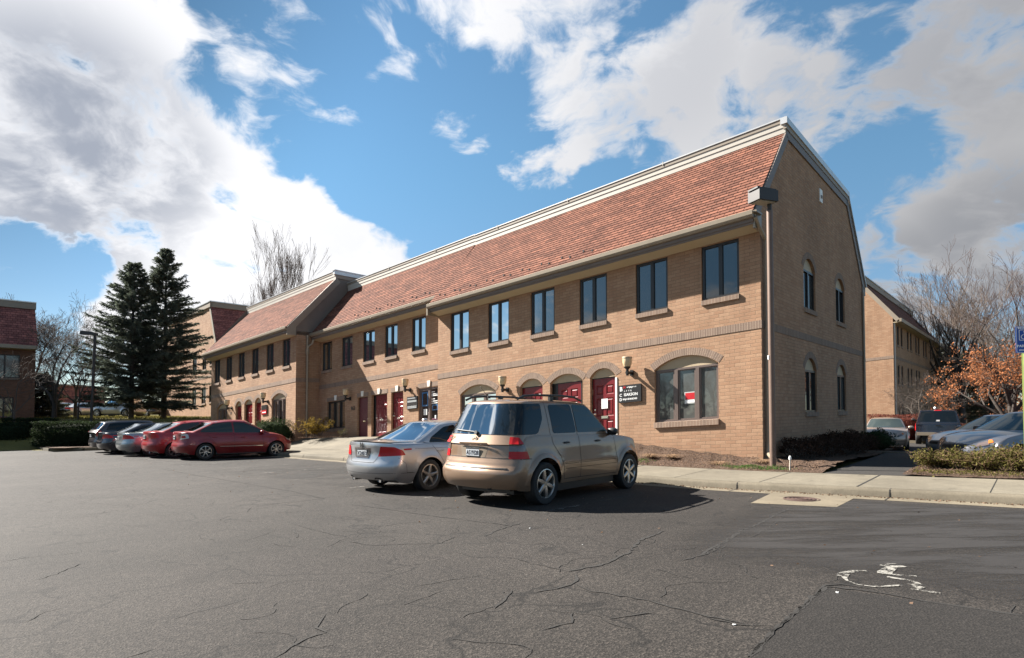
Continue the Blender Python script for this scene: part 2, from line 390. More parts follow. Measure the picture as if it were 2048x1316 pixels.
class MB:
    """collects faces in local coordinates; uv in metres from the face's own direction"""
    def __init__(s): s.v = []; s.f = []; s.uv = []
    def face(s, pts, uv=None):
        i = len(s.v); s.v += [tuple(p) for p in pts]; s.f.append(tuple(range(i, i + len(pts))))
        if uv is None:
            p0 = Vector(pts[0]); n = Vector((0, 0, 0))
            for k in range(1, len(pts) - 1): n += (Vector(pts[k]) - p0).cross(Vector(pts[k + 1]) - p0)
            ax, ay, az = abs(n.x), abs(n.y), abs(n.z)
            if ay >= ax and ay >= az * .6: uv = [(p[0], p[2]) for p in pts]
            elif ax >= az: uv = [(p[1], p[2]) for p in pts]
            else: uv = [(p[0], p[1]) for p in pts]
        s.uv += list(uv)
    def box(s, a0, a1, b0, b1, z0, z1):
        if a0 > a1: a0, a1 = a1, a0
        if b0 > b1: b0, b1 = b1, b0
        if z0 > z1: z0, z1 = z1, z0
        p = [(a0,b0,z0),(a1,b0,z0),(a1,b1,z0),(a0,b1,z0),(a0,b0,z1),(a1,b0,z1),(a1,b1,z1),(a0,b1,z1)]
        for q in ((0,3,2,1),(4,5,6,7),(0,1,5,4),(1,2,6,5),(2,3,7,6),(3,0,4,7)): s.face([p[k] for k in q])
    def prism(s, poly, fn, d0, d1, caps=True):
        """poly of 2-D points, fn(p, q, d) -> 3-D; swept from d0 to d1"""
        n = len(poly)
        for k in range(n):
            a, b = poly[k], poly[(k + 1) % n]
            s.face([fn(*a, d0), fn(*b, d0), fn(*b, d1), fn(*a, d1)])
        if caps:
            s.face([fn(*p, d0) for p in poly]); s.face([fn(*p, d1) for p in poly][::-1])
    def tube(s, pts, r, n=8, caps=True):
        pts = [Vector(p) for p in pts]; rr = r if isinstance(r, (list, tuple)) else [r] * len(pts)
        rings = []
        for i, p in enumerate(pts):
            d = (pts[min(i + 1, len(pts) - 1)] - pts[max(i - 1, 0)]).normalized()
            u = d.orthogonal().normalized() if i == 0 else (u - d * u.dot(d)).normalized()
            w = d.cross(u)
            rings.append([p + (u * math.cos(2 * math.pi * k / n) + w * math.sin(2 * math.pi * k / n)) * rr[i] for k in range(n)])
        for i in range(len(rings) - 1):
            for k in range(n):
                s.face([rings[i][k], rings[i][(k + 1) % n], rings[i + 1][(k + 1) % n], rings[i + 1][k]])
        if caps: s.face(rings[0][::-1]); s.face(rings[-1])
    def lathe(s, prof, c, n=16, axis='z'):
        """prof [(r, h)]"""
        for i in range(len(prof) - 1):
            for k in range(n):
                q = []
                for (r, h), kk in ((prof[i], k), (prof[i], k + 1), (prof[i + 1], k + 1), (prof[i + 1], k)):
                    a = 2 * math.pi * kk / n
                    if axis == 'z': q.append((c[0] + r * math.cos(a), c[1] + r * math.sin(a), c[2] + h))
                    else: q.append((c[0] + r * math.cos(a), c[1] + h, c[2] + r * math.sin(a)))
                s.face(q)
    def text(s, string, size, fn, depth=.004, align='CENTER', bold=False, sx=1.0):
        """flat lettering; fn(x, y, d) -> 3-D, d = 0 back, 1 front"""
        cu = bpy.data.curves.new('lettering', 'FONT'); cu.body = string; cu.size = size; cu.align_x = align; cu.align_y = 'CENTER'
        cu.extrude = .5; cu.resolution_u = 2
        if bold: cu.offset = size * .02
        ob = bpy.data.objects.new('lettering', cu); me = ob.to_mesh()
        for p in me.polygons:
            s.face([fn(me.vertices[k].co.x * sx, me.vertices[k].co.y, 1.0 if me.vertices[k].co.z > 0 else 0.0) for k in p.vertices])
        ob.to_mesh_clear(); bpy.data.objects.remove(ob); bpy.data.curves.remove(cu)
    def build(s, name, mat, parent=None, xf=None, org=(0, 0, 0), smooth=False, merge=False):
        org = Vector(org)
        v = [Vector(xf(*p)) - org for p in s.v] if xf else [Vector(p) - org for p in s.v]
        o = mesh_obj(name, v, s.f, mat, parent, False, s.uv)
        if merge or smooth:
            bm = bmesh.new(); bm.from_mesh(o.data); bmesh.ops.remove_doubles(bm, verts=bm.verts, dist=.0004)
            bmesh.ops.recalc_face_normals(bm, faces=bm.faces); bm.to_mesh(o.data); bm.free()
            if smooth:
                o.data.polygons.foreach_set('use_smooth', [True] * len(o.data.polygons))
                try: o.data.set_sharp_from_angle(angle=R(38))
                except Exception: pass
        return o

# ------------------------------------------------------------ the site's own frame:
# a runs along the facade (away to the left), b into the building, z up
A2 = Vector((-.7447876, .6673016)); B2 = Vector((.6673016, .7447876)); CO = Vector((6.95, 16.4)); KA = -.0657; KB = .0083
def WP(a, b, z):                      # plan position with world height
    p = CO + A2 * a + B2 * b; return Vector((p.x, p.y, z))
def WB(a, b, z):                      # building coordinates: the row steps down its slope
    p = CO + A2 * a + B2 * b; return Vector((p.x, p.y, z + KA * a + KB * b))
def ab(x, y):
    d = Vector((x, y)) - CO; return d.dot(A2), d.dot(B2)
def gz(a):                            # height of the parking lot
    k = a + .524
    return -.03 * k if k < 0 else -.0125 * k
def lerp(a, b, t): return a + (b - a) * t
def sstep(x, a, b):
    t = max(0.0, min(1.0, (x - a) / (b - a))); return t * t * (3 - 2 * t)
def interp(x, tab): return float(np.interp(x, [p[0] for p in tab], [p[1] for p in tab]))
# ============================================================ GROUND
def wall_foot(a):                     # height of the ground along the foot of the facade
    return interp(a, [(-8,.45),(-1,.36),(0,.36),(2,.50),(4.5,.72),(8,.74),(13,.62),(20,.45),(25,.32),(30,.22),(36,.08),(60,-.1)])
def walk_back(a): return gz(a) + .21
def base_h(a, b, x, y):
    lot = gz(a) - .07
    h = lot
    if b > -2.1:
        k = sstep(b, -2.1, 2.0)
        h = lerp(walk_back(a) - .16, wall_foot(a) - .25, k)
        if b > 5: h = lerp(h, -.25, sstep(b, 5, 9))
        if a < -3: h = lerp(h, gz(a) - .02, sstep(-a, 3, 3.6) * sstep(b, -.5, .5))
        if a < -3 and b > .5: h = lerp(h, -.22, sstep(b, 6, 12))
        if b > 34: h = lerp(h, .1, sstep(b, 34, 60))
    # grass bank behind the hedges on the left
    up = sstep(y, 33.0, 42.0) * sstep(-x, 13, 20)
    h = lerp(h, 1.25 + .004 * max(0, y - 45), up)
    return h
def sheet(name, a_list, b_list, hf, mat, kind='structure', inside=None):
    v, f, idx = [], [], {}
    for i, a in enumerate(a_list):
        for j, b in enumerate(b_list):
            p = WP(a, b, 0); idx[i, j] = len(v); v.append((p.x, p.y, hf(a, b, p.x, p.y)))
    for i in range(len(a_list) - 1):
        for j in range(len(b_list) - 1):
            if inside and not inside((a_list[i] + a_list[i+1]) / 2, (b_list[j] + b_list[j+1]) / 2): continue
            f.append((idx[i, j], idx[i+1, j], idx[i+1, j+1], idx[i, j+1]))
    o = mesh_obj(name, v, f, mat, None, True); o['kind'] = kind
    return o
def steps(lo, hi, d): 
    n = max(1, int(round((hi - lo) / d))); return [lo + (hi - lo) * i / n for i in range(n + 1)]
far_a = [-900,-500,-250,-120,-80] + steps(-60, 90, 1.5) + [110,160,260,500,900]
far_b = [-900,-500,-250,-120,-80] + steps(-60, 90, 1.5) + [110,160,260,500,900]
sheet('ground', far_a, far_b, base_h, M['grass'])
KB0 = -4.39                            # the kerb's face
def lot_in(a, b):
    return True
sheet('parking_lot', steps(-60, 33.4, 1.2) , [-90,-60,-40] + steps(-30, KB0 + .02, 1.0), lambda a, b, x, y: gz(a), M['asphalt'])
sheet('parking_lot_drive', steps(33.4, 75, 1.5), [-90,-60,-40] + steps(-30, -9.6, 1.2), lambda a, b, x, y: gz(a), M['asphalt'])
sheet('rear_parking_lot', steps(-45, 7, 1.3), steps(.6, 40, 1.3), lambda a, b, x, y: lerp(gz(a) + .02, -.08, sstep(b, 4, 12)), M['asphalt_path'],
      inside=lambda a, b: (a < -3.4 and b > .6) or b > 9.9)
AK = steps(-22, 37, .75)
def ribbon(name, prof, alist, mat, kind='structure'):
    """prof: list of (b, height above the lot)"""
    v, f = [], []
    n = len(prof)
    for a in alist:
        for b, h in prof:
            p = WP(a, b, gz(a) + h); v.append(tuple(p))
    for i in range(len(alist) - 1):
        for j in range(n - 1): f.append((i*n+j, (i+1)*n+j, (i+1)*n+j+1, i*n+j+1))
    o = mesh_obj(name, v, f, mat, None, True); o['kind'] = kind
    try: o.data.set_sharp_from_angle(angle=R(50))
    except Exception: pass
    return o
ribbon('gutter_pan', [(KB0 - .42, .004), (KB0 - .0, .008)], AK, M['pan'])
ribbon('kerb', [(KB0, -.02), (KB0 + .02, .10), (KB0 + .045, .138), (KB0 + .09, .152), (KB0 + .17, .156), (KB0 + .171, .1)], AK, M['kerb'])
ribbon('sidewalk', [(KB0 + .172, .157), (-3.3, .18), (-2.1, .21), (-2.099, .10)], AK, M['sidewalk'])
# joints in the walk and the kerb
mb = MB()
def flat_line(mb, p0, p1, w, hf, n=6):
    p0 = Vector(p0); p1 = Vector(p1); d = (p1 - p0).normalized(); nrm = Vector((-d.y, d.x)) * w * .5
    for k in range(n):
        q0 = p0.lerp(p1, k / n); q1 = p0.lerp(p1, (k + 1) / n)
        mb.face([(*(q0 - nrm), hf(q0)), (*(q0 + nrm), hf(q0)), (*(q1 + nrm), hf(q1)), (*(q1 - nrm), hf(q1))])
def walk_h(q): return gz(q.x) + interp(q.y, [(KB0 + .17, .157), (-3.3, .18), (-2.1, .21)]) + .004
for k, a in enumerate([-7.0,-5.1,-3.15,-1.35,.55,2.5,4.4,6.3,8.2,10.1,12,13.9,15.8,17.7,19.6,21.5,23.4,25.3]):
    flat_line(mb, (a, KB0 + .18), (a, -2.1), .035 if k % 3 == 2 else .014, walk_h)
for a in (-6.2, -3.7, -.95, 1.9, 5, 8, 11, 14, 17, 20):
    for i in range(5):
        pr = [(KB0 - .42, .009), (KB0 - .006, .012), (KB0 - .004, .012), (KB0 + .014, .10), (KB0 + .041, .142), (KB0 + .16, .16)]
        b0, h0 = pr[i]; b1, h1 = pr[i+1]
        mb.face([(a - .011, b0, gz(a) + h0), (a + .011, b0, gz(a) + h0), (a + .011, b1, gz(a) + h1), (a - .011, b1, gz(a) + h1)])
tag(mb.build('walk_joints', M['crack'], None, WP), kind='structure')
# paved apron / mulch between walk and wall
sheet('entrance_apron', steps(5.0, 36.5, .75), [-2.1, -1.2, -.3, .55], lambda a, b, x, y: lerp(walk_back(a) + .005, wall_foot(a), sstep(b, -2.1, .2)), M['sidewalk'])
random.seed(5)
def mulch_h(a, b, x, y):
    h = lerp(walk_back(a) + .004, wall_foot(a), min(1, max(0, (b + 2.1) / 2.2)))
    e = min(1, (b + 2.1) / .3)
    return h + .035 * e * math.sin(a * 7.3 + b * 5.1) * math.sin(a * 3.1 - b * 8.7) + .02 * e * random.random()
sheet('mulch_bed', steps(-2.15, 5.0, .16), steps(-2.1, .06, .15), mulch_h, M['mulch'], inside=lambda a, b: a > -2.0 + .062 * (b + 2.1))
sheet('mulch_strip', steps(-2.0, .02, .13), steps(.06, 12.6, .25), lambda a, b, x, y: lerp(wall_foot(a) - .02, .14, sstep(b, 0, 9)) + .03 * random.random(), M['mulch'], inside=lambda a, b: a > -2.0 + .062 * (b + 2.1))
# dark path leading back past the gable, and the planting bed to its right
pts = [(-3.75, -2.1), (-2.05, -2.1), (-1.3, 9.9), (-3.1, 9.9)]
v, f = [], []
for i in range(17):
    t = i / 16
    for (p, q) in ((pts[0], pts[3]), (pts[1], pts[2])):
        a = lerp(p[0], q[0], t); b = lerp(p[1], q[1], t); v.append(tuple(WP(a, b, lerp(walk_back(a) + .003, .13, t))))
for i in range(16): f.append((2*i, 2*i+2, 2*i+3, 2*i+1))
tag(mesh_obj('footpath', v, f, M['asphalt_path']), kind='structure')
sheet('planting_bed', steps(-12, -3.55, .2), steps(-2.1, .7, .14), lambda a, b, x, y: walk_back(a) + .01 + .05 * math.sin(3.14 * min(1, (b + 2.1) / 2.8)) + .035 * random.random(), M['mulch'])
sheet('island_soil', steps(34.0, 47.0, .5), steps(-9.5, -4.0, .5), lambda a, b, x, y: gz(a) + .17 + .04 * random.random(), M['mulch'])
mb = MB()                              # raised kerb round the hedge island and across the back lot
def kerb_run(mb, p0, p1, hf, w=.16, h=.15):
    p0 = Vector(p0); p1 = Vector(p1); d = (p1 - p0).normalized(); nr = Vector((-d.y, d.x)) * w
    n = max(2, int((p1 - p0).length / 1.2))
    for k in range(n):
        q0 = p0.lerp(p1, k / n); q1 = p0.lerp(p1, (k + 1) / n)
        A0, A1, B0, B1 = (q0, q1, q0 + nr, q1 + nr)
        def V3(q, z): return (q.x, q.y, hf(q) + z)
        mb.face([V3(A0, -.05), V3(A1, -.05), V3(A1, h), V3(A0, h)]); mb.face([V3(A0, h), V3(A1, h), V3(B1, h), V3(B0, h)]); mb.face([V3(B0, h), V3(B1, h), V3(B1, -.05), V3(B0, -.05)])
kerb_run(mb, (35.2, -9.4), (33.9, -8.2), lambda q: gz(q.x)); kerb_run(mb, (33.9, -8.2), (33.7, -4.3), lambda q: gz(q.x))
kerb_run(mb, (48, -9.4), (35.2, -9.4), lambda q: gz(q.x))
tag(mb.build('island_kerb', M['kerb'], None, WP), kind='structure')
mb = MB(); kerb_run(mb, (7, 9.8), (-3.3, 9.8), lambda q: 0.0, .22, .16)
kerb_run(mb, (1.0, 24.5), (-14, 24.5), lambda q: -.1, .3, .16)
tag(mb.build('rear_kerb', M['pan'], None, WP), kind='structure')
# inlet pad with its manhole, darker patch, sealed bay, faded paint
def poly_sheet(name, pts, z, mat, n=1):
    v = [tuple(WP(a, b, gz(a) + z)) for a, b in pts]
    return tag(mesh_obj(name, v, [tuple(range(len(v)))], mat), kind='structure')
poly_sheet('inlet_pad', [(-1.78, KB0 - .43), (-1.95, -6.35), (-3.25, -6.12), (-3.22, KB0 - .43)], .006, M['pan'])
t_ = empty('manhole_cover', WP(-2.52, -5.42, gz(-2.52) + .008))
tag(t_, 'round rusty iron manhole cover set in the pale concrete inlet pad', 'manhole cover')
mb = MB(); mb.lathe([(0, .010), (.03, .018), (.05, .010), (.07, .010), (.08, .018), (.10, .018), (.11, .010), (.13, .010), (.14, .018), (.16, .018), (.17, .010), (.19, .010), (.20, .018), (.22, .018), (.24, .012), (.25, .004), (.27, .004), (.28, .012), (.30, .012), (.31, 0)], (0, 0, 0), 36); mb.build('lid', M['rust'], t_, smooth=True)
def abp(x, y): return ab(x, y)
# ground() of the photograph's own points, kept as plan positions
def floor_pt(px, py):
    d = px_dir(px, py); z = 0.0
    for _ in range(25):
        t = (z - 1.6) / d.z; a, b = ab(d.x * t, d.y * t); z = gz(a)
    return a, b
poly_sheet('asphalt_patch', [ab(2.67, 5.1), ab(3.67, 4.28), ab(8, .8), ab(4, -3), ab(-3, -3), ab(-1.0, .7), ab(1.45, 3.64)], .004, M['asphalt_patch'])
# sealed, darker bay: soft-edged wear stays inside one material
def seal_mat(name, c, lo, hi, top, rot, sc=(.5, 2.2, 1)):
    m, t, b_ = new_mat(name)
    o_ = t.n('ShaderNodeTexCoord').outputs['Object']
    mpn = t.n('ShaderNodeMapping'); t.set(mpn, 'Vector', o_); mpn.inputs['Rotation'].default_value = (0, 0, R(rot)); mpn.inputs['Scale'].default_value = sc
    f_ = t.noise(mpn.outputs[0], .8, 5, .62); g_ = t.noise(o_, 60, 3, .7)
    t.set(b_, 'Base Color', t.mix(1.0, c, t.mr(g_, .3, .7, .6, 1.45, False), 'MULTIPLY')); t.set(b_, 'Roughness', .85)
    su = t.n('ShaderNodeSeparateXYZ'); t.set(su, 0, t.n('ShaderNodeUVMap').outputs[0])
    e = t.math('MULTIPLY', t.mr(su.outputs[0], 0, .22), t.mr(su.outputs[1], 0, .3)); e = t.math('MULTIPLY', e, t.math('MULTIPLY', t.mr(su.outputs[0], 1, .78), t.mr(su.outputs[1], 1, .7)))
    tr = t.n('ShaderNodeBsdfTransparent'); ms_ = t.n('ShaderNodeMixShader')
    t.set(ms_, 0, t.math('MULTIPLY', t.mr(f_, lo, hi, 0, top), e)); t.set(ms_, 1, tr.outputs[0]); t.set(ms_, 2, b_.outputs[0])
    m.node_tree.links.new(ms_.outputs[0], m.node_tree.nodes['Material Output'].inputs[0]); return m
m_soft = seal_mat('asphalt_soft_seal', (.017, .015, .0132), .40, .66, .6, -48, (1, 1, 1))
m, t, b_ = new_mat('asphalt_bay_seal')
tc = t.n('ShaderNodeTexCoord'); o_ = tc.outputs['Object']
mpn = t.n('ShaderNodeMapping'); t.set(mpn, 'Vector', o_); mpn.inputs['Rotation'].default_value = (0, 0, R(48)); mpn.inputs['Scale'].default_value = (.5, 2.2, 1)
f_ = t.noise(mpn.outputs[0], 1.0, 5, .65); g_ = t.noise(o_, 60, 3, .7); h_ = t.noise(o_, .4, 2, .5)
t.set(b_, 'Base Color', t.mix(1.0, (.0165,.0140,.0125), t.mr(g_, .3, .7, .6, 1.45, False), 'MULTIPLY')); t.set(b_, 'Roughness', .85)
uvn = t.n('ShaderNodeUVMap').outputs[0]; su = t.n('ShaderNodeSeparateXYZ'); t.set(su, 0, uvn)
edge = t.math('MULTIPLY', t.mr(su.outputs[0], 0, .16), t.mr(su.outputs[1], 0, .10))
edge = t.math('MULTIPLY', edge, t.math('MULTIPLY', t.mr(su.outputs[0], 1, .8), t.mr(su.outputs[1], 1, .75)))
tr = t.n('ShaderNodeBsdfTransparent'); ms_ = t.n('ShaderNodeMixShader')
t.set(ms_, 0, t.math('MULTIPLY', t.mr(f_, .36, .58, .12, .95), edge)); t.set(ms_, 1, tr.outputs[0]); t.set(ms_, 2, b_.outputs[0])
m.node_tree.links.new(ms_.outputs[0], m.node_tree.nodes['Material Output'].inputs[0])
q = [(-2.5, -5.6), (-2.9, -8.1), (-5.6, -7.2), (-9.5, -6.9), (-9.5, -5.1), (-5.0, -5.0)]
quad = [(-1.6, -4.85), (-2.2, -11.3), (-9.5, -11.3), (-9.5, -4.85)]
tag(mesh_obj('bay_seal', [tuple(WP(a, b, gz(a) + .0045)) for a, b in quad], [(0, 1, 2, 3)], m, uv=[(0, 0), (0, 1), (1, 1), (1, 0)]), kind='structure')
# darker, smoother patches where the lot was sealed or driven smooth
for qa, qb in (((3.0, 14.5), (-9.8, -5.4)), ((14.5, 31.0), (-9.6, -5.2))):
    tag(mesh_obj('bay_seal', [tuple(WP(a, b, gz(a) + .0042)) for a, b in ((qa[0], qb[0]), (qa[1], qb[0]), (qa[1], qb[1]), (qa[0], qb[1]))], [(0, 1, 2, 3)], m_soft, uv=[(0, 0), (1, 0), (1, 1), (0, 1)]), kind='structure')
# worn paint
def mat_worn(name, c, lo, hi, sc=9):
    m, t, b = new_mat(name)
    tc = t.n('ShaderNodeTexCoord'); o = tc.outputs['Object']
    f = t.noise(o, sc, 6, .7); g = t.noise(o, 70, 3, .7)
    k = t.mr(t.math('ADD', f, t.math('MULTIPLY', t.math('SUBTRACT', g, .5), .35)), lo, hi)
    t.set(b, 'Base Color', c); t.set(b, 'Roughness', .8)
    tr = t.n('ShaderNodeBsdfTransparent'); mxs = t.n('ShaderNodeMixShader')
    t.set(mxs, 0, k); t.set(mxs, 1, tr.outputs[0]); t.set(mxs, 2, b.outputs[0])
    m.node_tree.links.new(mxs.outputs[0], m.node_tree.nodes['Material Output'].inputs[0])
    return m
M['paint_worn'] = mat_worn('paint_worn', (.25, .238, .21), .455, .56)
M['paint_ghost'] = mat_worn('paint_ghost', (.13, .12, .105), .46, .66, 5)
def px_strip(mb, pts, w, z=.008):
    """a painted stroke or crack through floor points; width in metres (or list)"""
    P = [Vector(p) for p in pts]
    n = len(P); L = []; Rr = []
    for i in range(n):
        d = (P[min(i+1, n-1)] - P[max(i-1, 0)]).normalized(); nr = Vector((-d.y, d.x))
        ww = (w[i] if isinstance(w, list) else w) * .5
        L.append(P[i] + nr * ww); Rr.append(P[i] - nr * ww)
    for i in range(n - 1):
        q = [L[i], L[i+1], Rr[i+1], Rr[i]]
        mb.face([(p.x, p.y, gz(p.x) + z) for p in q])
mb = MB()
FP = lambda l: [floor_pt(*p) for p in l]
S = lambda x, y: (1400 + x / 3.16, 900 + y / 3.16)
px_strip(mb, FP([S(1290,738), S(1215,742), S(1165,778), S(1160,786)]), [.07,.10,.12,.10])
px_strip(mb, FP([S(1150,783), S(1270,795), S(1370,803)]), .05)
px_strip(mb, FP([S(1180,806), S(1280,822), S(1345,832), S(1395,860)]), .05)
px_strip(mb, FP([S(1330,848), S(1385,868), S(1360,888), S(1440,898), S(1520,910)]), [.06,.09,.07,.06,.04])
px_strip(mb, FP([S(1050,768), S(960,770), S(905,788), S(900,802)]), [.05,.07,.10,.09])
px_strip(mb, FP([S(905,800), S(930,830), S(1000,856), S(1100,868), S(1240,862), S(1290,858)]), [.06,.02,.02,.03,.04,.03])
px_strip(mb, FP([S(1150,735), S(1185,722), S(1230,720)]), .05)
tag(mb.build('wheelchair_marking', M['paint_worn'], None, WP), kind='structure')
mb = MB()
for a in (8.75, 11.45, 14.15, 16.85, 19.6, 22.3, 25, 27.8, 6.0, 3.3): px_strip(mb, [(a, KB0 - .5), (a + .0, -9.3)], .10, .0048)
px_strip(mb, [(.35, KB0 - .5), (.35, -9.3)], .10, .0048)
tag(mb.build('bay_lines', M['paint_ghost'], None, WP), kind='structure')
# cracks
mb = MB(); random.seed(11)
def crack(pts, w=.012):
    P = [Vector(floor_pt(*p)) for p in pts]; out = []; ws = []
    for i in range(len(P) - 1):
        L = (P[i+1] - P[i]).length; n = max(2, int(L / .07))
        for k in range(n):
            q = P[i].lerp(P[i+1], k / n); s = min(.035, .012 + .02 * L / 2) * (.35 if w > .035 else 1)
            out.append(q + Vector((random.uniform(-s, s), random.uniform(-s, s)))); ws.append(w * (1.0 if w > .035 else 1.5) * random.uniform(.35, 1.35))
    out.append(P[-1]); ws.append(w * .2); ws[0] = w * .3
    px_strip(mb, out, ws, .0055)
Q = lambda x, y: (700 + x * .3906, 960 + y * .3906)
Z = lambda x, y: (x * .3418, 900 + y * .3418)
for pts, w in [([Q(1110,470), Q(1300,432), Q(1430,372), Q(1480,310), Q(1610,262)], .026), ([Q(1165,485), Q(1145,530), Q(1060,558), Q(950,575)], .02), ([Q(1150,535), Q(1240,572), Q(1380,592), Q(1520,620), Q(1750,680), Q(2040,745)], .014),
          ([Q(0,315), Q(110,335), Q(300,328), Q(460,325), Q(540,290)], .012), ([Q(0,125), Q(230,155), Q(420,185), Q(840,235)], .016), ([Q(690,290), Q(760,255), Q(870,222)], .016), ([Q(480,350), Q(620,395), Q(830,400), Q(960,435), Q(1110,468)], .008),
          ([Q(740,660), Q(795,615), Q(830,565)], .010), ([Q(980,770), Q(1060,745), Q(1130,735), Q(1140,680)], .012), ([Q(1320,712), Q(1450,695), Q(1550,680)], .012), ([Q(340,545), Q(560,505), Q(700,485)], .008), ([Q(1700,412), Q(1830,378), Q(1940,300), Q(2045,240)], .014),
          ([S(0,665), S(160,580), S(260,515), S(400,455), S(470,415), S(580,365)], .022), ([S(70,645), S(300,560), S(420,505), S(525,425)], .010), ([S(40,1060), S(240,1105), S(470,1112)], .012),
          ([S(320,1312), S(400,1220), S(470,1135), S(600,1030), S(720,930), S(800,866)], .040), ([S(800,864), S(980,882), S(1200,915), S(1400,955), S(1700,1000), S(2046,1050)], .040),
          ([S(300,1316), S(430,1190), S(560,1060), S(790,860), S(900,850), S(1100,880)], .018),
          ([Z(215,760), Z(330,725), Z(470,665)], .010), ([Z(140,1008), Z(270,945), Z(360,925)], .012), ([Z(1020,990), Z(1130,955), Z(1340,905), Z(1440,875)], .014), ([Z(1330,340), Z(1470,338), Z(1440,365)], .010), ([Z(1470,330), Z(1700,305), Z(1890,285), Z(1700,240), Z(1330,178), Z(1130,145), Z(900,100)], .016),
          ([Z(1600,1215), Z(1800,1105), Z(1900,1070), Z(1860,1040), Z(1905,960)], .012), ([Z(740,1216), Z(900,1165)], .012), ([Z(1350,780), Z(1580,775)], .008), ([Z(1700,430), Z(1920,490), Z(2048,510)], .010), ([Z(0,655), Z(140,632), Z(470,600)], .007), ([Z(1590,545), Z(1640,560), Z(1740,565)], .010), ([Z(1720,470), Z(1745,495), Z(1730,515)], .010)]:
    crack(pts, w)
# hairline network: short wandering branches
for k in range(240):
    a = random.uniform(-6, 16); b = random.uniform(-15, -6.2)
    if a < -2.5 and b > -9: continue
    th = random.choice([.4, 2.0, 1.2, 2.8]) + random.uniform(-.5, .5); P = [Vector((a, b))]
    for i in range(random.randint(4, 14)):
        th += random.uniform(-.7, .7); P.append(P[-1] + Vector((math.cos(th), math.sin(th))) * random.uniform(.05, .12))
    px_strip(mb, P, [random.uniform(.004, .012) for _ in P], .005)
tag(mb.build('asphalt_cracks', M['crack'], None, WP), kind='structure')
mb = MB()
for (x, y), s in ((S(216, 1108), .014), (Q(922, 249), .018), (Q(1968, 745), .014), (S(868, 905), .02), (S(502,75), .0), ((1165,1090), .010)):
    a, b = floor_pt(x, y)
    if s:
        s *= .38
        for k in range(3): 
            da, db = random.uniform(-s, s), random.uniform(-s, s); mb.box(a + da - s, a + da + s, b + db - s * .7, b + db + s * .7, gz(a) + .004, gz(a) + .004 + s)
tag(mb.build('pebbles', M['paper'], None, WP), kind='stuff', label='pale chips and bits of litter on the asphalt', cat='litter')

# ============================================================ THE BRICK ROW
BROOT = WB(0, 0, .3); row = empty('office_building', BROOT)
tag(row, 'long two storey tan brick office row with red shingled mansard roof and red doors', 'building')
def bb(mb, name, mat, parent=row, **k): return mb.build(name, mat, parent, WB, BROOT, **k)
def arc_pts(a0, a1, zs, rise, n=14):
    w = (a1 - a0) / 2; r = (w * w + rise * rise) / (2 * rise); zc = zs + rise - r; c = (a0 + a1) / 2
    th = math.asin(min(1, w / r)) if rise <= w else math.pi / 2
    if rise >= w * .999: return [(c + w * math.cos(math.pi * k / n), zs + rise * math.sin(math.pi * k / n)) for k in range(n + 1)]
    return [(c + r * math.sin(th * (1 - 2 * k / n)), zc + r * math.cos(th * (1 - 2 * k / n))) for k in range(n + 1)]
def hole_rect(a0, a1, z0, z1): return [(a0, z0), (a1, z0), (a1, z1), (a0, z1)]
def hole_arch(a0, a1, z0, zs, rise, n=14): return [(a0, z0), (a1, z0)] + arc_pts(a0, a1, zs, rise, n)
def wall_mesh(mb, outline, holes, fn, depth=.12):
    """planar wall with openings and reveals. fn(p, q, d) -> local coordinates, d = depth into the wall"""
    bm = bmesh.new()
    for loop in [outline] + holes:
        vs_ = [bm.verts.new((p[0], p[1], 0)) for p in loop]
        for k in range(len(vs_)): bm.edges.new((vs_[k], vs_[(k + 1) % len(vs_)]))
    bmesh.ops.triangle_fill(bm, use_beauty=True, use_dissolve=False, edges=bm.edges[:])
    for fc in bm.faces:
        mb.face([fn(v.co.x, v.co.y, 0) for v in fc.verts], [(v.co.x, v.co.y) for v in fc.verts])
    bm.free()
    for h in holes:
        acc = 0
        for k in range(len(h)):
            p, q = h[k], h[(k + 1) % len(h)]; L = math.hypot(q[0] - p[0], q[1] - p[1])
            vert = abs(q[1] - p[1]) > abs(q[0] - p[0])
            uv = [(0, p[1]), (0, q[1]), (depth, q[1]), (depth, p[1])] if vert else [(p[0], 0), (q[0], 0), (q[0], depth), (p[0], depth)]
            mb.face([fn(*p, 0), fn(*q, 0), fn(*q, depth), fn(*p, depth)], uv); acc += L
def arch_band(mb, a0, a1, zs, rise, t, fn, d=-.006, th=.02, ext=.06, n=20, flatfeet=True):
    """voussoir ring above an opening; uv runs along the ring so the bricks fan out"""
    inn = arc_pts(a0 - ext * .4, a1 + ext * .4, zs - .0, rise, n)
    c = (a0 + a1) / 2; w = (a1 - a0) / 2
    r = (w * w + rise * rise) / (2 * rise); zc = zs + rise - r
    out = []
    for p in inn:
        v = Vector((p[0] - c, p[1] - zc)).normalized(); out.append((p[0] + v.x * t, p[1] + v.y * t))
    s = 0
    for k in range(n):
        L = math.hypot(out[k+1][0] - out[k][0], out[k+1][1] - out[k][1])
        uv = [(s, .02), (s + L, .02), (s + L, .02 + t), (s, .02 + t)]
        mb.face([fn(*inn[k], d), fn(*inn[k+1], d), fn(*out[k+1], d), fn(*out[k], d)], uv)
        mb.face([fn(*out[k], d), fn(*out[k+1], d), fn(*out[k+1], d + th), fn(*out[k], d + th)], [(s, 0), (s + L, 0), (s + L, .03), (s, .03)])
        mb.face([fn(*inn[k], d), fn(*inn[k+1], d), fn(*inn[k+1], d + th), fn(*inn[k], d + th)], [(s, 0), (s + L, 0), (s + L, .03), (s, .03)])
        s += L
    for k in (0, n):
        mb.face([fn(*inn[k], d), fn(*out[k], d), fn(*out[k], d + th), fn(*inn[k], d + th)])
front = lambda b0: (lambda p, q, d: (p, b0 + d, q))
gable = lambda a0: (lambda p, q, d: (a0 + d, p, q))
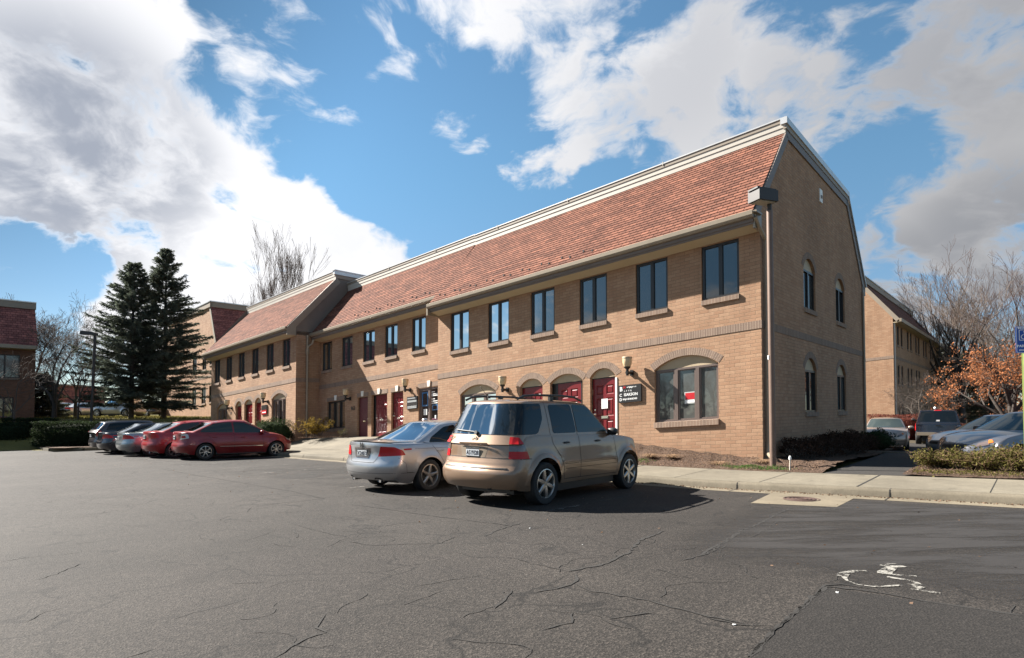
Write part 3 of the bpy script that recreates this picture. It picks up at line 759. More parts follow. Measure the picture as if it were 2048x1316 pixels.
Z0 = -1.6
S1, S2, S3 = dict(a0=0, a1=13.62, b=0.0, z=0.0), dict(a0=13.62, a1=24.35, b=.5, z=.55), dict(a0=24.2, a1=35.47, b=-.9, z=.95)

# -- windows -------------------------------------------------
def win_frame(mb, fn, p0, p1, z0, z1, w=.07, mull=(), d0=.06, d1=.12, mw=.05):
    def bx(a, b, c, e):
        for f in ([(a, c, d0), (b, c, d0), (b, e, d0), (a, e, d0)], [(a, c, d0), (a, e, d0), (a, e, d1), (a, c, d1)], [(b, c, d0), (b, e, d0), (b, e, d1), (b, c, d1)], [(a, c, d0), (b, c, d0), (b, c, d1), (a, c, d1)], [(a, e, d0), (b, e, d0), (b, e, d1), (a, e, d1)]):
            mb.face([fn(*q) for q in f])
    bx(p0, p0 + w, z0, z1); bx(p1 - w, p1, z0, z1); bx(p0 + w, p1 - w, z1 - w, z1); bx(p0 + w, p1 - w, z0, z0 + w)
    for m_ in mull: bx(m_ - mw, m_ + mw, z0 + w, z1 - w)
def win_panes(mb, fn, edges, z0, z1, d=.095):
    for p0, p1 in edges: mb.face([fn(p0, z0, d), fn(p1, z0, d), fn(p1, z1, d), fn(p0, z1, d)])
def sill_mb(fn, p0, p1, z0, z1, d0=-.055, d1=.05):
    mb = MB(); c = [(p0, z0), (p1, z0), (p1, z1), (p0, z1)]
    P = lambda k, d: fn(c[k][0], c[k][1] + (.012 if (k > 1 and d > 0) else 0), d)
    mb.face([P(0, d0), P(1, d0), P(2, d0), P(3, d0)], [(p0, .02), (p1, .02), (p1, .02 + z1 - z0), (p0, .02 + z1 - z0)])
    for k, l in ((0, 1), (1, 2), (2, 3), (3, 0)):
        u = [(c[k][0], .02), (c[l][0], .02), (c[l][0], .1), (c[k][0], .1)]
        mb.face([P(k, d0), P(l, d0), P(l, d1), P(k, d1)], u)
    return mb
def upper_window(a0, a1, z0, z1, b0, glass, fr, root=row, org=None, label=None, B=None):
    fn = front(b0); mb = MB(); c = (a0 + a1) / 2
    win_frame(mb, fn, a0, a1, z0, z1, .075, (c,), .05, .13, .055)
    w = bb(mb, 'window', fr)
    mb = MB(); win_panes(mb, fn, ((a0 + .07, c - .05), (c + .05, a1 - .07)), z0 + .07, z1 - .07, .10); bb(mb, 'pane', glass, w)
    bb(sill_mb(fn, a0 - .0, a1 + .0, z0 - .14, z0 + .0), 'sill', M['sill'], w)
    return w
def place_copy(w, a, b, z, a_, b_, z_):
    c = copy_tree(w, row); c.location = Vector(w.location) + WB(a_, b_, z_) - WB(a, b, z); return c
holes1 = []; w0 = None
for i in range(6):
    a0 = .60 + 2.222 * i; holes1.append(hole_rect(a0, a0 + 1.125, 5.08, 6.70))
    if i == 0: w0 = upper_window(a0, a0 + 1.125, 5.08, 6.70, 0, M['glass'], M['frame'])
    else: place_copy(w0, 0, 0, 0, 2.222 * i, 0, 0)
holes2 = []; cs2 = [15.56, 17.65, 19.5, 21.46, 23.43]
for i, c in enumerate(cs2):
    holes2.append(hole_rect(c - .5, c + .5, 5.54, 7.09))
    if i == 0: w2 = upper_window(c - .5, c + .5, 5.54, 7.09, .5, M['glass'], M['frame'])
    elif i < 2: place_copy(w2, cs2[0], 0, 0, c, 0, 0)
    elif i == 2: w2b = upper_window(c - .5, c + .5, 5.54, 7.09, .5, M['glass_dim'], M['frame'])
    else: place_copy(w2b, cs2[2], 0, 0, c, 0, 0)
holes3 = []; cs3 = [25.28, 27.19, 29.07, 30.92, 32.73, 34.54]
for i, c in enumerate(cs3):
    holes3.append(hole_rect(c - .44, c + .44, 5.91, 7.42))
    if i == 0: w3 = upper_window(c - .44, c + .44, 5.91, 7.42, -.9, M['glass_dim'], M['frame'])
    else: place_copy(w3, cs3[0], 0, 0, c, 0, 0)

# -- ground floor openings ----------------------------------
def big_window(a0, a1, z0, zr, rise, b0, n=3, fr=M['frame_br'], glass=M['glass_dim'], panel=True):
    fn = front(b0); mb = MB(); w = (a1 - a0) / n
    win_frame(mb, fn, a0, a1, z0, zr, .06, [a0 + w * k for k in range(1, n)], .09, .16, .055)
    for k in range(n):                 # each sash has its own slim frame, set back
        p0 = a0 + w * k + .06; p1 = a0 + w * (k + 1) - .06
        win_frame(mb, fn, p0, p1, z0 + .05, zr - .05, .045, (), .115, .16)
    o = bb(mb, 'bay_window', fr)
    mb = MB(); win_panes(mb, fn, [(a0 + w * k + .1, a0 + w * (k + 1) - .1) for k in range(n)], z0 + .09, zr - .09, .14); bb(mb, 'pane', glass, o)
    bb(sill_mb(fn, a0 - .01, a1 + .01, z0 - .15, z0 + .01, -.06, .10), 'sill', M['sill'], o)
    if panel:
        mb = MB(); pts = [(a0, zr), (a1, zr)] + arc_pts(a0, a1, zr + .02, rise, 14)
        mb.face([fn(p, q, .10) for p, q in pts]); bb(mb, 'arch_panel', M['panel'], o)
    return o
def red_door(a0, a1, z0, z1, b0, rise=0, mat=M['door'], depth=.12, sidelights=0, knob_right=True, panels=True, mail=True):
    """six-panel door in its opening; a0 < a1, the smaller a is on the right"""
    fn = front(b0)
    d0, d1 = (a0 + sidelights * .6, a1 - sidelights) if sidelights else (a0 + .03, a1 - .03)
    dep = depth
    mb = MB(); W_ = d1 - d0; H_ = z1 - z0 - .03
    us = [0, .13, .44, .56, .87, 1]; vs_ = [0, .10, .36, .42, .70, .755, .90, 1]
    for i in range(5):
        for j in range(7):
            p0, p1 = d0 + us[i] * W_, d0 + us[i+1] * W_; q0, q1 = z0 + vs_[j] * H_, z0 + vs_[j+1] * H_
            if panels and i in (1, 3) and j in (1, 3, 5):
                e = .035; rec = .028
                I = [(p0 + e, q0 + e), (p1 - e, q0 + e), (p1 - e, q1 - e), (p0 + e, q1 - e)]; O = [(p0, q0), (p1, q0), (p1, q1), (p0, q1)]
                e2 = .07; J = [(p0 + e2, q0 + e2), (p1 - e2, q0 + e2), (p1 - e2, q1 - e2), (p0 + e2, q1 - e2)]
                for k in range(4):
                    l = (k + 1) % 4
                    mb.face([fn(*O[k], dep), fn(*O[l], dep), fn(*I[l], dep + rec), fn(*I[k], dep + rec)])
                    mb.face([fn(*I[k], dep + rec), fn(*I[l], dep + rec), fn(*J[l], dep + .006), fn(*J[k], dep + .006)])
                mb.face([fn(*p, dep + .006) for p in J])
            else: mb.face([fn(p0, q0, dep), fn(p1, q0, dep), fn(p1, q1, dep), fn(p0, q1, dep)])
    o = bb(mb, 'door', mat)
    mb = MB()
    if sidelights:
        for p, q in ((a0, d0), (d1, a1)):
            mb.face([fn(p, z0, dep + .03), fn(q, z0, dep + .03), fn(q, z1, dep + .03), fn(p, z1, dep + .03)])
        for p in (a0 + .02, d0 - .02, d1 + .02, a1 - .02):
            mb.face([fn(p - .02, z0, dep), fn(p + .02, z0, dep), fn(p + .02, z1, dep), fn(p - .02, z1, dep)])
    mb.face([fn(a0, z1 - .03, dep - .01), fn(a1, z1 - .03, dep - .01), fn(a1, z1 + .01, dep - .01), fn(a0, z1 + .01, dep - .01)])
    for p in (d0 - .03, d1): mb.face([fn(p, z0, dep - .01), fn(p + .03, z0, dep - .01), fn(p + .03, z1, dep - .01), fn(p, z1, dep - .01)])
    bb(mb, 'door_frame', M['frame'], o)
    kx = (d0 + .09) if knob_right else (d1 - .09); zk = z0 + .46 * H_
    mb = MB(); P = fn(kx, zk, dep)
    mb.lathe([(0, -.075), (.022, -.07), (.032, -.05), (.022, -.03), (.012, -.02), (.02, -.004), (.03, 0)], P, 12, axis='y')
    bb(mb, 'handle', M['brass'], o, smooth=True)
    mb = MB(); mb.lathe([(0, -.02), (.028, -.018), (.03, 0)], (P[0], P[1], P[2] + .14), 12, axis='y'); bb(mb, 'lock', M['brass'], o, smooth=True)
    if mail:
        c = (d0 + d1) / 2; mb = MB(); mb.box(c - .13, c + .13, b0 + dep - .018, b0 + dep + .001, z0 + .385 * H_, z0 + .425 * H_)
        mb.box(c - .11, c + .11, b0 + dep - .024, b0 + dep - .018, z0 + .39 * H_, z0 + .41 * H_)
        bb(mb, 'mail_slot', M['brass'], o)
    if rise:
        mb = MB(); pts = [(a0, z1), (a1, z1)] + arc_pts(a0, a1, z1 + .01, rise, 12)
        mb.face([fn(p, q, .10) for p, q in pts]); bb(mb, 'arch_panel', M['panel'], o)
    return o
# first unit
big_window(1.24, 3.30, 1.53, 3.18, .34, 0); holes1.append(hole_arch(1.24, 3.30, 1.53, 3.19, .34))
big_window(10.18, 12.22, 1.53, 3.18, .34, 0); holes1.append(hole_arch(10.18, 12.22, 1.53, 3.19, .34))
for a0, a1, sl, rise, kr in ((4.73, 5.74, 0, .30, False), (6.05, 7.48, .26, .28, True), (7.83, 8.92, 0, .28, True)):
    d = red_door(a0, a1, .95, 3.18, 0, rise, M['door'], .14, sl, kr); holes1.append(hole_arch(a0, a1, .95, 3.19, rise))
mb = MB(); mb.box(4.66, 4.73, -.02, .1, .9, 3.12); bb(mb, 'door_jamb', M['white'])
mb = MB(); mb.box(5.11, 5.36, .118, .122, 2.13, 2.46); tag(mb.build('paper_notice', M['paper'], None, WB), 'white paper notice taped to the red door beside the black tenant sign', 'notice')
# second unit
big_window(21.62, 23.37, 2.29, 3.78, 0, .5, 3, M['frame'], M['glass_dim'], False); holes2.append(hole_rect(21.62, 23.37, 2.29, 3.78))
red_door(19.54, 20.46, 1.72, 3.78, .5, 0, M['door_dull'], .12, 0, True, False); holes2.append(hole_rect(19.54, 20.46, 1.72, 3.78))
red_door(17.93, 19.24, 1.72, 3.79, .5, 0, M['door'], .14, .22, False); holes2.append(hole_rect(17.93, 19.24, 1.72, 3.79))
red_door(16.68, 17.61, 1.72, 3.79, .5, 0, M['door'], .12, 0, False); holes2.append(hole_rect(16.68, 17.61, 1.72, 3.79))
holes2.append(hole_rect(14.2, 15.55, 1.72, 3.77))
fn = front(.5); mb = MB()
win_frame(mb, fn, 14.2, 15.55, 1.72, 3.77, .07, (14.85,), .05, .14, .06); win_frame(mb, fn, 14.9, 15.49, 1.78, 3.71, .055, (), .07, .14)
so = bb(mb, 'shop_door', M['frame_br'])
mb = MB(); win_panes(mb, fn, ((14.26, 14.8), (14.95, 15.45)), 1.8, 3.7, .11); bb(mb, 'pane', M['glass_dim'], so)
mb = MB()
def fr_rect(mb, p0, p1, q0, q1, w, b):
    mb.box(p0, p0 + w, b, b + .004, q0, q1); mb.box(p1 - w, p1, b, b + .004, q0, q1); mb.box(p0 + w, p1 - w, b, b + .004, q0, q0 + w); mb.box(p0 + w, p1 - w, b, b + .004, q1 - w, q1)
fr_rect(mb, 14.98, 15.42, 2.95, 3.6, .07, .598); fr_rect(mb, 14.32, 14.7, 2.72, 2.98, .05, .598); bb(mb, 'window_poster', M['poster'], so)
mb = MB(); random.seed(3)
for r_, z in enumerate((3.56, 3.46, 3.39, 3.24, 3.14, 3.05)):
    p = 14.74
    while p > 14.34:
        w = random.uniform(.03, .09); mb.box(p - w, p, .598, .602, z - .022, z + .022); p -= w + .018
        if r_ in (0, 3) and p < 14.58: break
mb.box(15.06, 15.3, .598, .602, 2.55, 2.82); mb.box(14.44, 14.52, .598, .602, 2.35, 2.5); bb(mb, 'window_lettering', M['paper'], so)
# third unit
big_window(25.27, 26.93, 2.6, 4.18, .30, -.9); holes3.append(hole_arch(25.27, 26.93, 2.6, 4.19, .30))
big_window(32.91, 34.47, 2.6, 4.18, .28, -.9); holes3.append(hole_arch(32.91, 34.47, 2.6, 4.19, .28))
for a0, a1, sl in ((28.22, 29.03, 0), (29.35, 30.45, .18), (30.82, 31.65, 0)):
    red_door(a0, a1, 2.1, 4.17, -.9, .27, M['door'], .12, sl, False); holes3.append(hole_arch(a0, a1, 2.1, 4.18, .27))

# -- brickwork ----------------------------------------------
mb = MB()
wall_mesh(mb, [(0, Z0), (13.62, Z0), (13.62, 6.9), (0, 6.9)], holes1, front(0), .13)
wall_mesh(mb, [(13.62, Z0), (24.2, Z0), (24.2, 7.4), (13.62, 7.4)], holes2, front(.5), .13)
wall_mesh(mb, [(24.2, Z0), (35.47, Z0), (35.47, 7.7), (24.2, 7.7)], holes3, front(-.9), .13)
for a, b0, b1, z1 in ((13.62, 0, .5, 6.9), (24.2, -.9, .5, 7.7), (35.47, -.9, 12.4, 7.7)):
    mb.face([(a, b0, Z0), (a, b1, Z0), (a, b1, z1), (a, b0, z1)])
# gable: windows with round heads
gh = []
GW = [(3.98, 5.40), (8.10, 9.50)]
GW = [(4.02, 5.38), (8.12, 9.48)]
for p0, p1 in GW:
    gh.append(hole_arch(p0, p1, 5.08, 6.42, .40)); gh.append(hole_arch(p0, p1, 1.63, 3.05, .40))
gout = [(0, Z0), (12.6, Z0), (12.6, 7.25), (10.0, 10.3), (2.4, 10.4), (0, 7.25)]
wall_mesh(mb, gout, gh, gable(0.0), .13)
mb.face([(0, 12.6, Z0), (35.4, 12.6, Z0), (35.4, 12.6, 7.2), (0, 12.6, 7.2)])
bb(mb, 'wall', M['brick'])
for p0, p1 in GW:
    for z0, zs in ((5.08, 6.42), (1.63, 3.05)):
        fn = gable(0.0); mb = MB(); c = (p0 + p1) / 2
        win_frame(mb, fn, p0, p1, z0, zs, .07, (c,), .05, .12, .05); w = bb(mb, 'gable_window', M['frame'])
        mb = MB(); win_panes(mb, fn, ((p0 + .07, c - .05), (c + .05, p1 - .07)), z0 + .07, zs - .07, .10); bb(mb, 'pane', M['glass'], w)
        bb(sill_mb(fn, p0 - .02, p1 + .02, z0 - .15, z0), 'sill', M['sill'], w)
        mb = MB(); pts = [(p0, zs), (p1, zs)] + arc_pts(p0, p1, zs, .40, 14); mb.face([fn(p, q, .09) for p, q in pts]); bb(mb, 'arch_panel', M['panel'], w)
# brown soldier courses: belt, arches, flat lintels
mb = MB()
def belt(mb, fn, p0, p1, z0, z1, d=-.014):
    mb.face([fn(p0, z0, d), fn(p1, z0, d), fn(p1, z1, d), fn(p0, z1, d)], [(p0, .02), (p1, .02), (p1, .02 + z1 - z0), (p0, .02 + z1 - z0)])
    for z in (z0, z1): mb.face([fn(p0, z, d), fn(p1, z, d), fn(p1, z, .0), fn(p0, z, .0)])
    for p in (p0, p1): mb.face([fn(p, z0, d), fn(p, z1, d), fn(p, z1, 0), fn(p, z0, 0)])
belt(mb, front(0), -.014, 13.634, 4.0, 4.225); belt(mb, front(.5), 13.66, 24.18, 4.545, 4.765); belt(mb, front(-.9), 24.186, 35.47, 4.945, 5.165)
belt(mb, gable(0.0), -.014, 12.6, 4.0, 4.225); belt(mb, lambda p, q, d: (24.2 + d, p, q), -.914, .49, 4.945, 5.165)
for a0, a1, r_ in ((1.24, 3.30, .34), (10.18, 12.22, .34), (4.73, 5.74, .30), (6.05, 7.48, .28), (7.83, 8.92, .28)): arch_band(mb, a0, a1, 3.19, r_, .22, front(0))
for a0, a1, r_ in ((25.27, 26.93, .30), (32.91, 34.47, .28), (28.22, 29.03, .27), (29.35, 30.45, .27), (30.82, 31.65, .27)): arch_band(mb, a0, a1, 4.19, r_, .20, front(-.9))
for p0, p1 in GW:
    for zs in (6.42, 3.05): arch_band(mb, p0, p1, zs, .40, .22, gable(0.0))
for a0, a1 in ((21.6, 23.4), (19.5, 20.5), (17.89, 19.28), (16.64, 17.65), (14.16, 15.59)): belt(mb, front(.5), a0, a1, 3.80, 4.0, -.008)
bb(mb, 'soldier_course', M['soldier'])
for c in (22.5, 20.0, 18.59, 17.14, 14.8):
    mb = MB(); mb.prism([(c - .075, 3.81), (c + .075, 3.81), (c + .11, 4.08), (c - .11, 4.08)], lambda p, q, d: (p, d, q), .455, .495); bb(mb, 'keystone', M['white_keystone'])

# -- eaves, roof, parapet ------------------------------------
def roof_unit(S, zof, boff, a0, a1, ptop, pb, zsof, first, last):
    b0 = S['b']; e = b0 - .56
    mb = MB()                          # soffit, frieze
    mb.face([(a0, b0 + .02, zsof), (a1, b0 + .02, zsof), (a1, e + .10, zsof + .13), (a0, e + .10, zsof + .13)]); bb(mb, 'soffit', M['soffit'])
    mb = MB(); mb.box(a0, a1, e + .06, e + .10, zsof + .10, zsof + .22); mb.box(a0, a1, e + .02, e + .058, zsof + .16, zsof + .30)
    bb(mb, 'fascia', M['trim_dark'])
    mb = MB()                          # gutter trough with rolled lip
    pr = [(e + .02, zsof + .26), (e - .06, zsof + .26), (e - .10, zsof + .33), (e - .105, zsof + .44), (e - .085, zsof + .455), (e - .07, zsof + .44), (e - .07, zsof + .36), (e + .02, zsof + .36)]
    mb.prism(pr, lambda p, q, d: (d, p, q), a0 - .02, a1 + .02); bb(mb, 'gutter', M['gutter'])
    mb = MB(); zb = zsof + .42; eb = e - .02
    n = 1
    L = math.hypot(pb - eb, ptop - .46 - zb)
    nc = int(round(L / .165)); nb_, nz_ = -(ptop - .46 - zb) / L, (pb - eb) / L
    for c in range(nc):
        t0, t1 = c / nc, (c + 1) / nc; h = .020
        q0 = (lerp(eb, pb, t0) + nb_ * h, lerp(zb, ptop - .46, t0) + nz_ * h); q1 = (lerp(eb, pb, t1) + nb_ * .002, lerp(zb, ptop - .46, t1) + nz_ * .002); q2 = (lerp(eb, pb, t0) + nb_ * .002, lerp(zb, ptop - .46, t0) + nz_ * .002)
        mb.face([(a0, *q0), (a1, *q0), (a1, *q1), (a0, *q1)], [(a0, c * .165 + .004), (a1, c * .165 + .004), (a1, c * .165 + .161), (a0, c * .165 + .161)])
        mb.face([(a0, *q2), (a1, *q2), (a1, *q0), (a0, *q0)], [(a0, c * .165 + .02), (a1, c * .165 + .02), (a1, c * .165 + .04), (a0, c * .165 + .04)])
    mb.face([(a0, eb, zb - .03), (a1, eb, zb - .03), (a1, eb, zb), (a0, eb, zb)])
    r_ = bb(mb, 'roof', M['shingle'])
    mb = MB()                          # parapet boards, stepped out towards the top
    mb.box(a0 - .03, a1 + .03, pb - .045, pb + .10, ptop - .47, ptop - .30); bb(mb, 'parapet_board', M['trim_light'])
    mb = MB(); mb.box(a0 - .035, a1 + .035, pb - .062, pb + .10, ptop - .30, ptop - .155); bb(mb, 'parapet_board', M['trim_light'])
    mb = MB(); mb.box(a0 - .04, a1 + .04, pb - .080, pb + .14, ptop - .15, ptop - .012); bb(mb, 'parapet_board', M['trim'])
    mb = MB(); mb.prism([(pb - .10, ptop - .03), (pb - .10, ptop + .01), (pb + .2, ptop + .05), (pb + .2, ptop - .01)], lambda p, q, d: (d, p, q), a0 - .05, a1 + .05); bb(mb, 'coping', M['coping'])
    return r_, eb, zb
r1 = roof_unit(S1, 0, 0, .0, 13.62, 10.78, 2.30, 6.72, True, False)
r2 = roof_unit(S2, 0, 0, 13.67, 24.16, 10.80, 2.30, 7.17, False, False)
r3 = roof_unit(S3, 0, 0, 24.20, 35.47, 11.38, 1.48, 7.45, True, True)
for a in (4.1, 8.3, 12.2, 16.4, 20.2, 28.3, 32.2):      # joints in the coping
    z, pb = (11.38, 1.48) if a > 24 else (10.80, 2.30); mb = MB(); mb.box(a - .012, a + .012, pb - .103, pb + .1, z - .10, z + .032); bb(mb, 'coping_joint', M['trim_light'])
mb = MB(); mb.face([(0, 2.3, 10.3), (24.2, 2.3, 10.3), (24.2, 10.1, 10.3), (0, 10.1, 10.3)]); mb.face([(24.2, 1.5, 10.9), (35.4, 1.5, 10.9), (35.4, 10, 10.9), (24.2, 10, 10.9)])
mb.face([(0, 10.1, 10.5), (35.4, 10.1, 10.5), (35.4, 13.1, 7.1), (0, 13.1, 7.1)], [(0, 0), (35, 0), (35, 4.5), (0, 4.5)])
bb(mb, 'rear_roof', M['shingle'])
# gable trims: flat top boards + rakes
def board(mb, fn, p, q, w, d0, d1, side=1):
    p = Vector(p); q = Vector(q); t_ = (q - p).normalized(); n_ = Vector((-t_.y, t_.x)) * w * side
    mb.prism([tuple(p), tuple(q), tuple(q + n_), tuple(p + n_)], lambda a, b, d: fn(a, b, d), d0, d1)
mb = MB(); fn = gable(0.0)
board(mb, fn, (-.50, 7.16), (2.32, 10.36), .26, -.045, .03, -1)
board(mb, fn, (2.36, 10.42), (10.08, 10.22), .24, -.045, .03, -1)
board(mb, fn, (10.06, 10.3), (12.98, 7.05), .26, -.045, .03, -1)
mb.box(-.045, .03, 12.55, 13.05, 6.72, 7.08)
bb(mb, 'rake_board', M['trim_dark'])
mb = MB(); board(mb, fn, (2.2, 10.78), (10.2, 10.58), .20, -.10, .1, -1); board(mb, fn, (10.12, 10.42), (13.1, 7.1), .07, -.09, .02, 1); bb(mb, 'gable_coping', M['coping'])
mb = MB(); board(mb, fn, (2.24, 10.59), (10.14, 10.39), .16, -.065, .03, -1); bb(mb, 'gable_fascia', M['trim'])
mb = MB()                              # boxed eave return at the corner
mb.prism([(-.5, 6.70), (.02, 6.70), (.02, 7.2), (-.50, 7.2)], lambda p, q, d: (d, p, q), -.035, .02); mb.box(-.12, -.02, -.62, -.18, 7.10, 7.15)
bb(mb, 'eave_return', M['gutter'])
# third unit's exposed side above the lower roof
mb = MB(); mb.face([(24.2, -1.38, 7.5), (24.2, 1.5, 7.5), (24.2, 3.4, 7.5), (24.2, 3.4, 11.35), (24.2, 1.48, 11.35), (24.2, 1.48, 10.92), (24.2, -1.44, 7.85)])
mb.face([(24.2, 3.4, 7.5), (35.4, 3.4, 7.5), (35.4, 3.4, 11.2), (24.2, 3.4, 11.2)])
mb.face([(35.47, -1.38, 7.5), (35.47, 3.4, 7.5), (35.47, 3.4, 11.3), (35.47, 1.48, 11.3), (35.47, -1.44, 7.85)])
bb(mb, 'side_wall', M['siding'])
mb = MB(); f24 = lambda a, b, d: (24.2 + d, a, b)
board(mb, f24, (-1.46, 7.86), (1.50, 10.98), .34, -.05, .01, -1); mb.prism([(-1.46, 7.45), (-.95, 7.45), (-.95, 8.3), (-1.46, 7.86)], f24, -.048, .01)
board(mb, f24, (1.44, 11.16), (3.42, 11.13), .20, -.055, .01, -1)
bb(mb, 'rake_board', M['trim'])
mb = MB(); mb.box(24.10, 24.3, 1.33, 3.5, 11.16, 11.37); mb.box(24.06, 24.35, 1.30, 3.54, 11.372, 11.42); bb(mb, 'gable_coping', M['coping'])
# jog where the first unit's eave ends
mb = MB(); mb.box(13.60, 13.68, -.62, .45, 6.70, 7.1); bb(mb, 'eave_return', M['gutter'])
# downspouts
mb = MB()
mb.tube([(-.06, -.55, 6.98), (-.07, -.3, 6.75), (-.085, .16, 6.5), (-.085, .18, 6.3), (-.085, .18, .75)], .055, 8); mb.tube([(-.085, .18, .75), (-.10, .12, .50), (-.3, -.25, .42), (-.52, -.6, .36)], .055, 8)
bb(mb, 'downspout', M['gutter'], smooth=True)
mb = MB(); mb.tube([(-.06, 12.5, 6.8), (-.06, 12.5, .2)], .05, 8); bb(mb, 'downspout', M['gutter'], smooth=True)
mb = MB(); mb.tube([(24.1, -.3, 7.5), (24.1, -.3, 6.72), (24.1, -.3, 1.9)], .055, 8)
mb.tube([(23.9, -.05, 7.25), (23.95, -.1, 7.02), (24.08, -.25, 6.9), (24.1, -.3, 6.7)], .055, 8); mb.lathe([(.06, .14), (.10, .12), (.10, -.08), (.06, -.16)], (24.1, -.3, 6.6), 8); bb(mb, 'downspout', M['gutter'], smooth=True)
# snow guards in pairs above the gutter
g0 = None
def slope_pt(k, a, h):
    (eb, zb, pb, pz) = ((r1[1], r1[2], 2.30, 10.32), (r2[1], r2[2], 2.30, 10.34))[k]
    t = h / math.hypot(pb - eb, pz - zb); return (a, lerp(eb, pb, t), lerp(zb, pz, t))
for k, a_s in ((0, np.arange(5.4, 13.0, .93)), (1, np.arange(14.4, 20.6, .93))):
    for i, a in enumerate(a_s):
        for da, h in ((0, .42), (.42, .56)):
            p = slope_pt(k, a + da, h)
            if g0 is None:
                mb = MB(); mb.box(p[0] - .024, p[0] + .024, p[1] - .05, p[1] - .02, p[2] - .02, p[2] + .055); mb.box(p[0] - .024, p[0] + .024, p[1] - .02, p[1] + .03, p[2] - .005, p[2] + .025)
                g0 = bb(mb, 'snow_guard', M['black']); gp = p
            else:
                c = g0.copy(); col.objects.link(c); c.parent = row; c.location = Vector(g0.location) + WB(*p) - WB(*gp)
# small louvred vent on the gable
mb = MB(); mb.box(-.03, .0, 6.05, 6.38, 9.15, 9.62); v_ = bb(mb, 'wall_vent', M['white'])
mb = MB(); mb.box(-.05, -.031, 6.15, 6.28, 9.30, 9.40); bb(mb, 'vent_hood', M['trim_dark'], v_)

# ============================================================ WALL LAMPS, SIGNS
def wall_lamp(a, b, z, label, s=1.0):
    P = WB(a, b, z); t = empty('wall_lamp', P); tag(t, label, 'wall lamp', 'globe lamps on the brick row')
    X = lambda p, q, r_: Vector((A2.x * p + B2.x * q, A2.y * p + B2.y * q, r_))
    mb = MB(); mb.box(-.06, .06, -.05, -.006, -.09, .09); mb.tube([(0, -.05, 0), (0, -.34, 0)], .05, 8)
    mb.tube([(0, -.30, -.10), (0, -.30, .12)], .048, 8); mb.lathe([(.05, .11), (.10, .15), (.11, .19), (0, .19)], (0, -.30, 0), 12); mb.build('bracket', M['black'], t, X, smooth=True)
    mb = MB(); mb.lathe([(.0, .18), (.10, .19), (.135, .25), (.152, .33), (.152, .42), (.145, .475), (.150, .495), (.0, .50)], (0, -.30, 0), 16); mb.build('globe', M['globe'], t, X, smooth=True)
    mb = MB(); mb.lathe([(.153, .445), (.158, .46), (.158, .49), (.151, .503), (0, .508)], (0, -.30, 0), 16); mb.build('cap_ring', M['panel'], t, X, smooth=True)
    return t
wall_lamp(4.10, 0, 3.20, 'globe wall lamp between the black tenant sign and the nearest arched window')
wall_lamp(9.55, 0, 3.16, 'globe wall lamp between the arched window and the first red door behind the tan car')
wall_lamp(16.15, .5, 3.78, 'globe wall lamp above the grey framed sign beside the glass shop door')
wall_lamp(21.1, .5, 3.78, 'shaded globe wall lamp above the black house number by the plain maroon door')
wall_lamp(27.35, -.9, 4.12, 'globe wall lamp above the small red and dark sign on the far unit')
wall_lamp(32.2, -.9, 4.10, 'farthest globe wall lamp, left of the far unit\'s three red doors')

def wall_plate(name, a0, a1, z0, z1, b, th=.05, r=.04):
    mb = MB(); pts = []
    for (cx_, cz_, s0) in ((a1 - r, z1 - r, 0), (a0 + r, z1 - r, 90), (a0 + r, z0 + r, 180), (a1 - r, z0 + r, 270)):
        for k in range(5): pts.append((cx_ + r * math.cos(R(s0 + 22.5 * k)), cz_ + r * math.sin(R(s0 + 22.5 * k))))
    mb.prism(pts, lambda p, q, d: (p, d, q), b - th, b - .003); return mb
sg = empty('tenant_sign', WB(4.17, 0, 2.27)); O = WB(4.17, 0, 2.27)
tag(sg, 'black tenant sign with white letters B, C and D right of the papered red door', 'sign')
wall_plate('x', 3.75, 4.59, 2.26, 2.83, 0).build('panel', M['black'], sg, WB, O)
def letters(txt, size, a, z, b=-.05, align='LEFT', sx=1.0, bold=True):
    mb = MB(); mb.text(txt, size, lambda x, y, d: (a - x, b - .004 * d - .0005, z + y), align=align, sx=sx, bold=bold); return mb
def add_letters(parent, O, items, name, mat):
    mb = MB()
    for it in items:
        m2 = letters(*it[:4], **(it[4] if len(it) > 4 else {})); n = len(mb.v); mb.v += m2.v; mb.f += [tuple(i + n for i in f) for f in m2.f]; mb.uv += m2.uv
    mb.build(name, mat, parent, WB, O)
add_letters(sg, O, [('B', .20, 4.54, 2.70), ('C', .13, 4.545, 2.50), ('D', .13, 4.545, 2.36), ('ISAKSON', .125, 4.38, 2.51), ('RAJA BHANDARI', .082, 4.42, 2.365, dict(sx=.86)), ('ortgage n u', .075, 4.27, 2.755), ('L  Y  Y  R', .07, 4.37, 2.63)], 'lettering', M['paper'])
add_letters(sg, O, [('M', .105, 4.40, 2.75)], 'red_initial', M['red'])
sg = empty('tenant_sign', WB(15.95, .5, 2.88)); O = WB(15.95, .5, 2.88)
tag(sg, 'dark framed sign with pale strips right of the third red door of the middle unit', 'sign')
wall_plate('x', 15.58, 16.34, 2.88, 3.46, .5, .05, .01).build('panel', M['frame'], sg, WB, O)
mb = MB()
for z in (3.38, 3.26, 3.22, 3.0, 2.94): mb.box(15.63, 16.29, .443, .449, z - .025, z + .02)
mb.build('name_strip', mat_plain('strip_grey', (.34, .35, .35), .4), sg, WB, O)
sg = empty('tenant_sign', WB(27.75, -.9, 3.4)); O = WB(27.75, -.9, 3.4)
tag(sg, 'small sign, dark above and red below, right of the far unit\'s red doors', 'sign')
wall_plate('x', 27.42, 28.08, 3.4, 3.95, -.9, .05, .01).build('panel', M['frame'], sg, WB, O)
mb = MB(); mb.box(27.44, 28.06, -.957, -.951, 3.42, 3.66); mb.build('red_strip', M['red'], sg, WB, O)
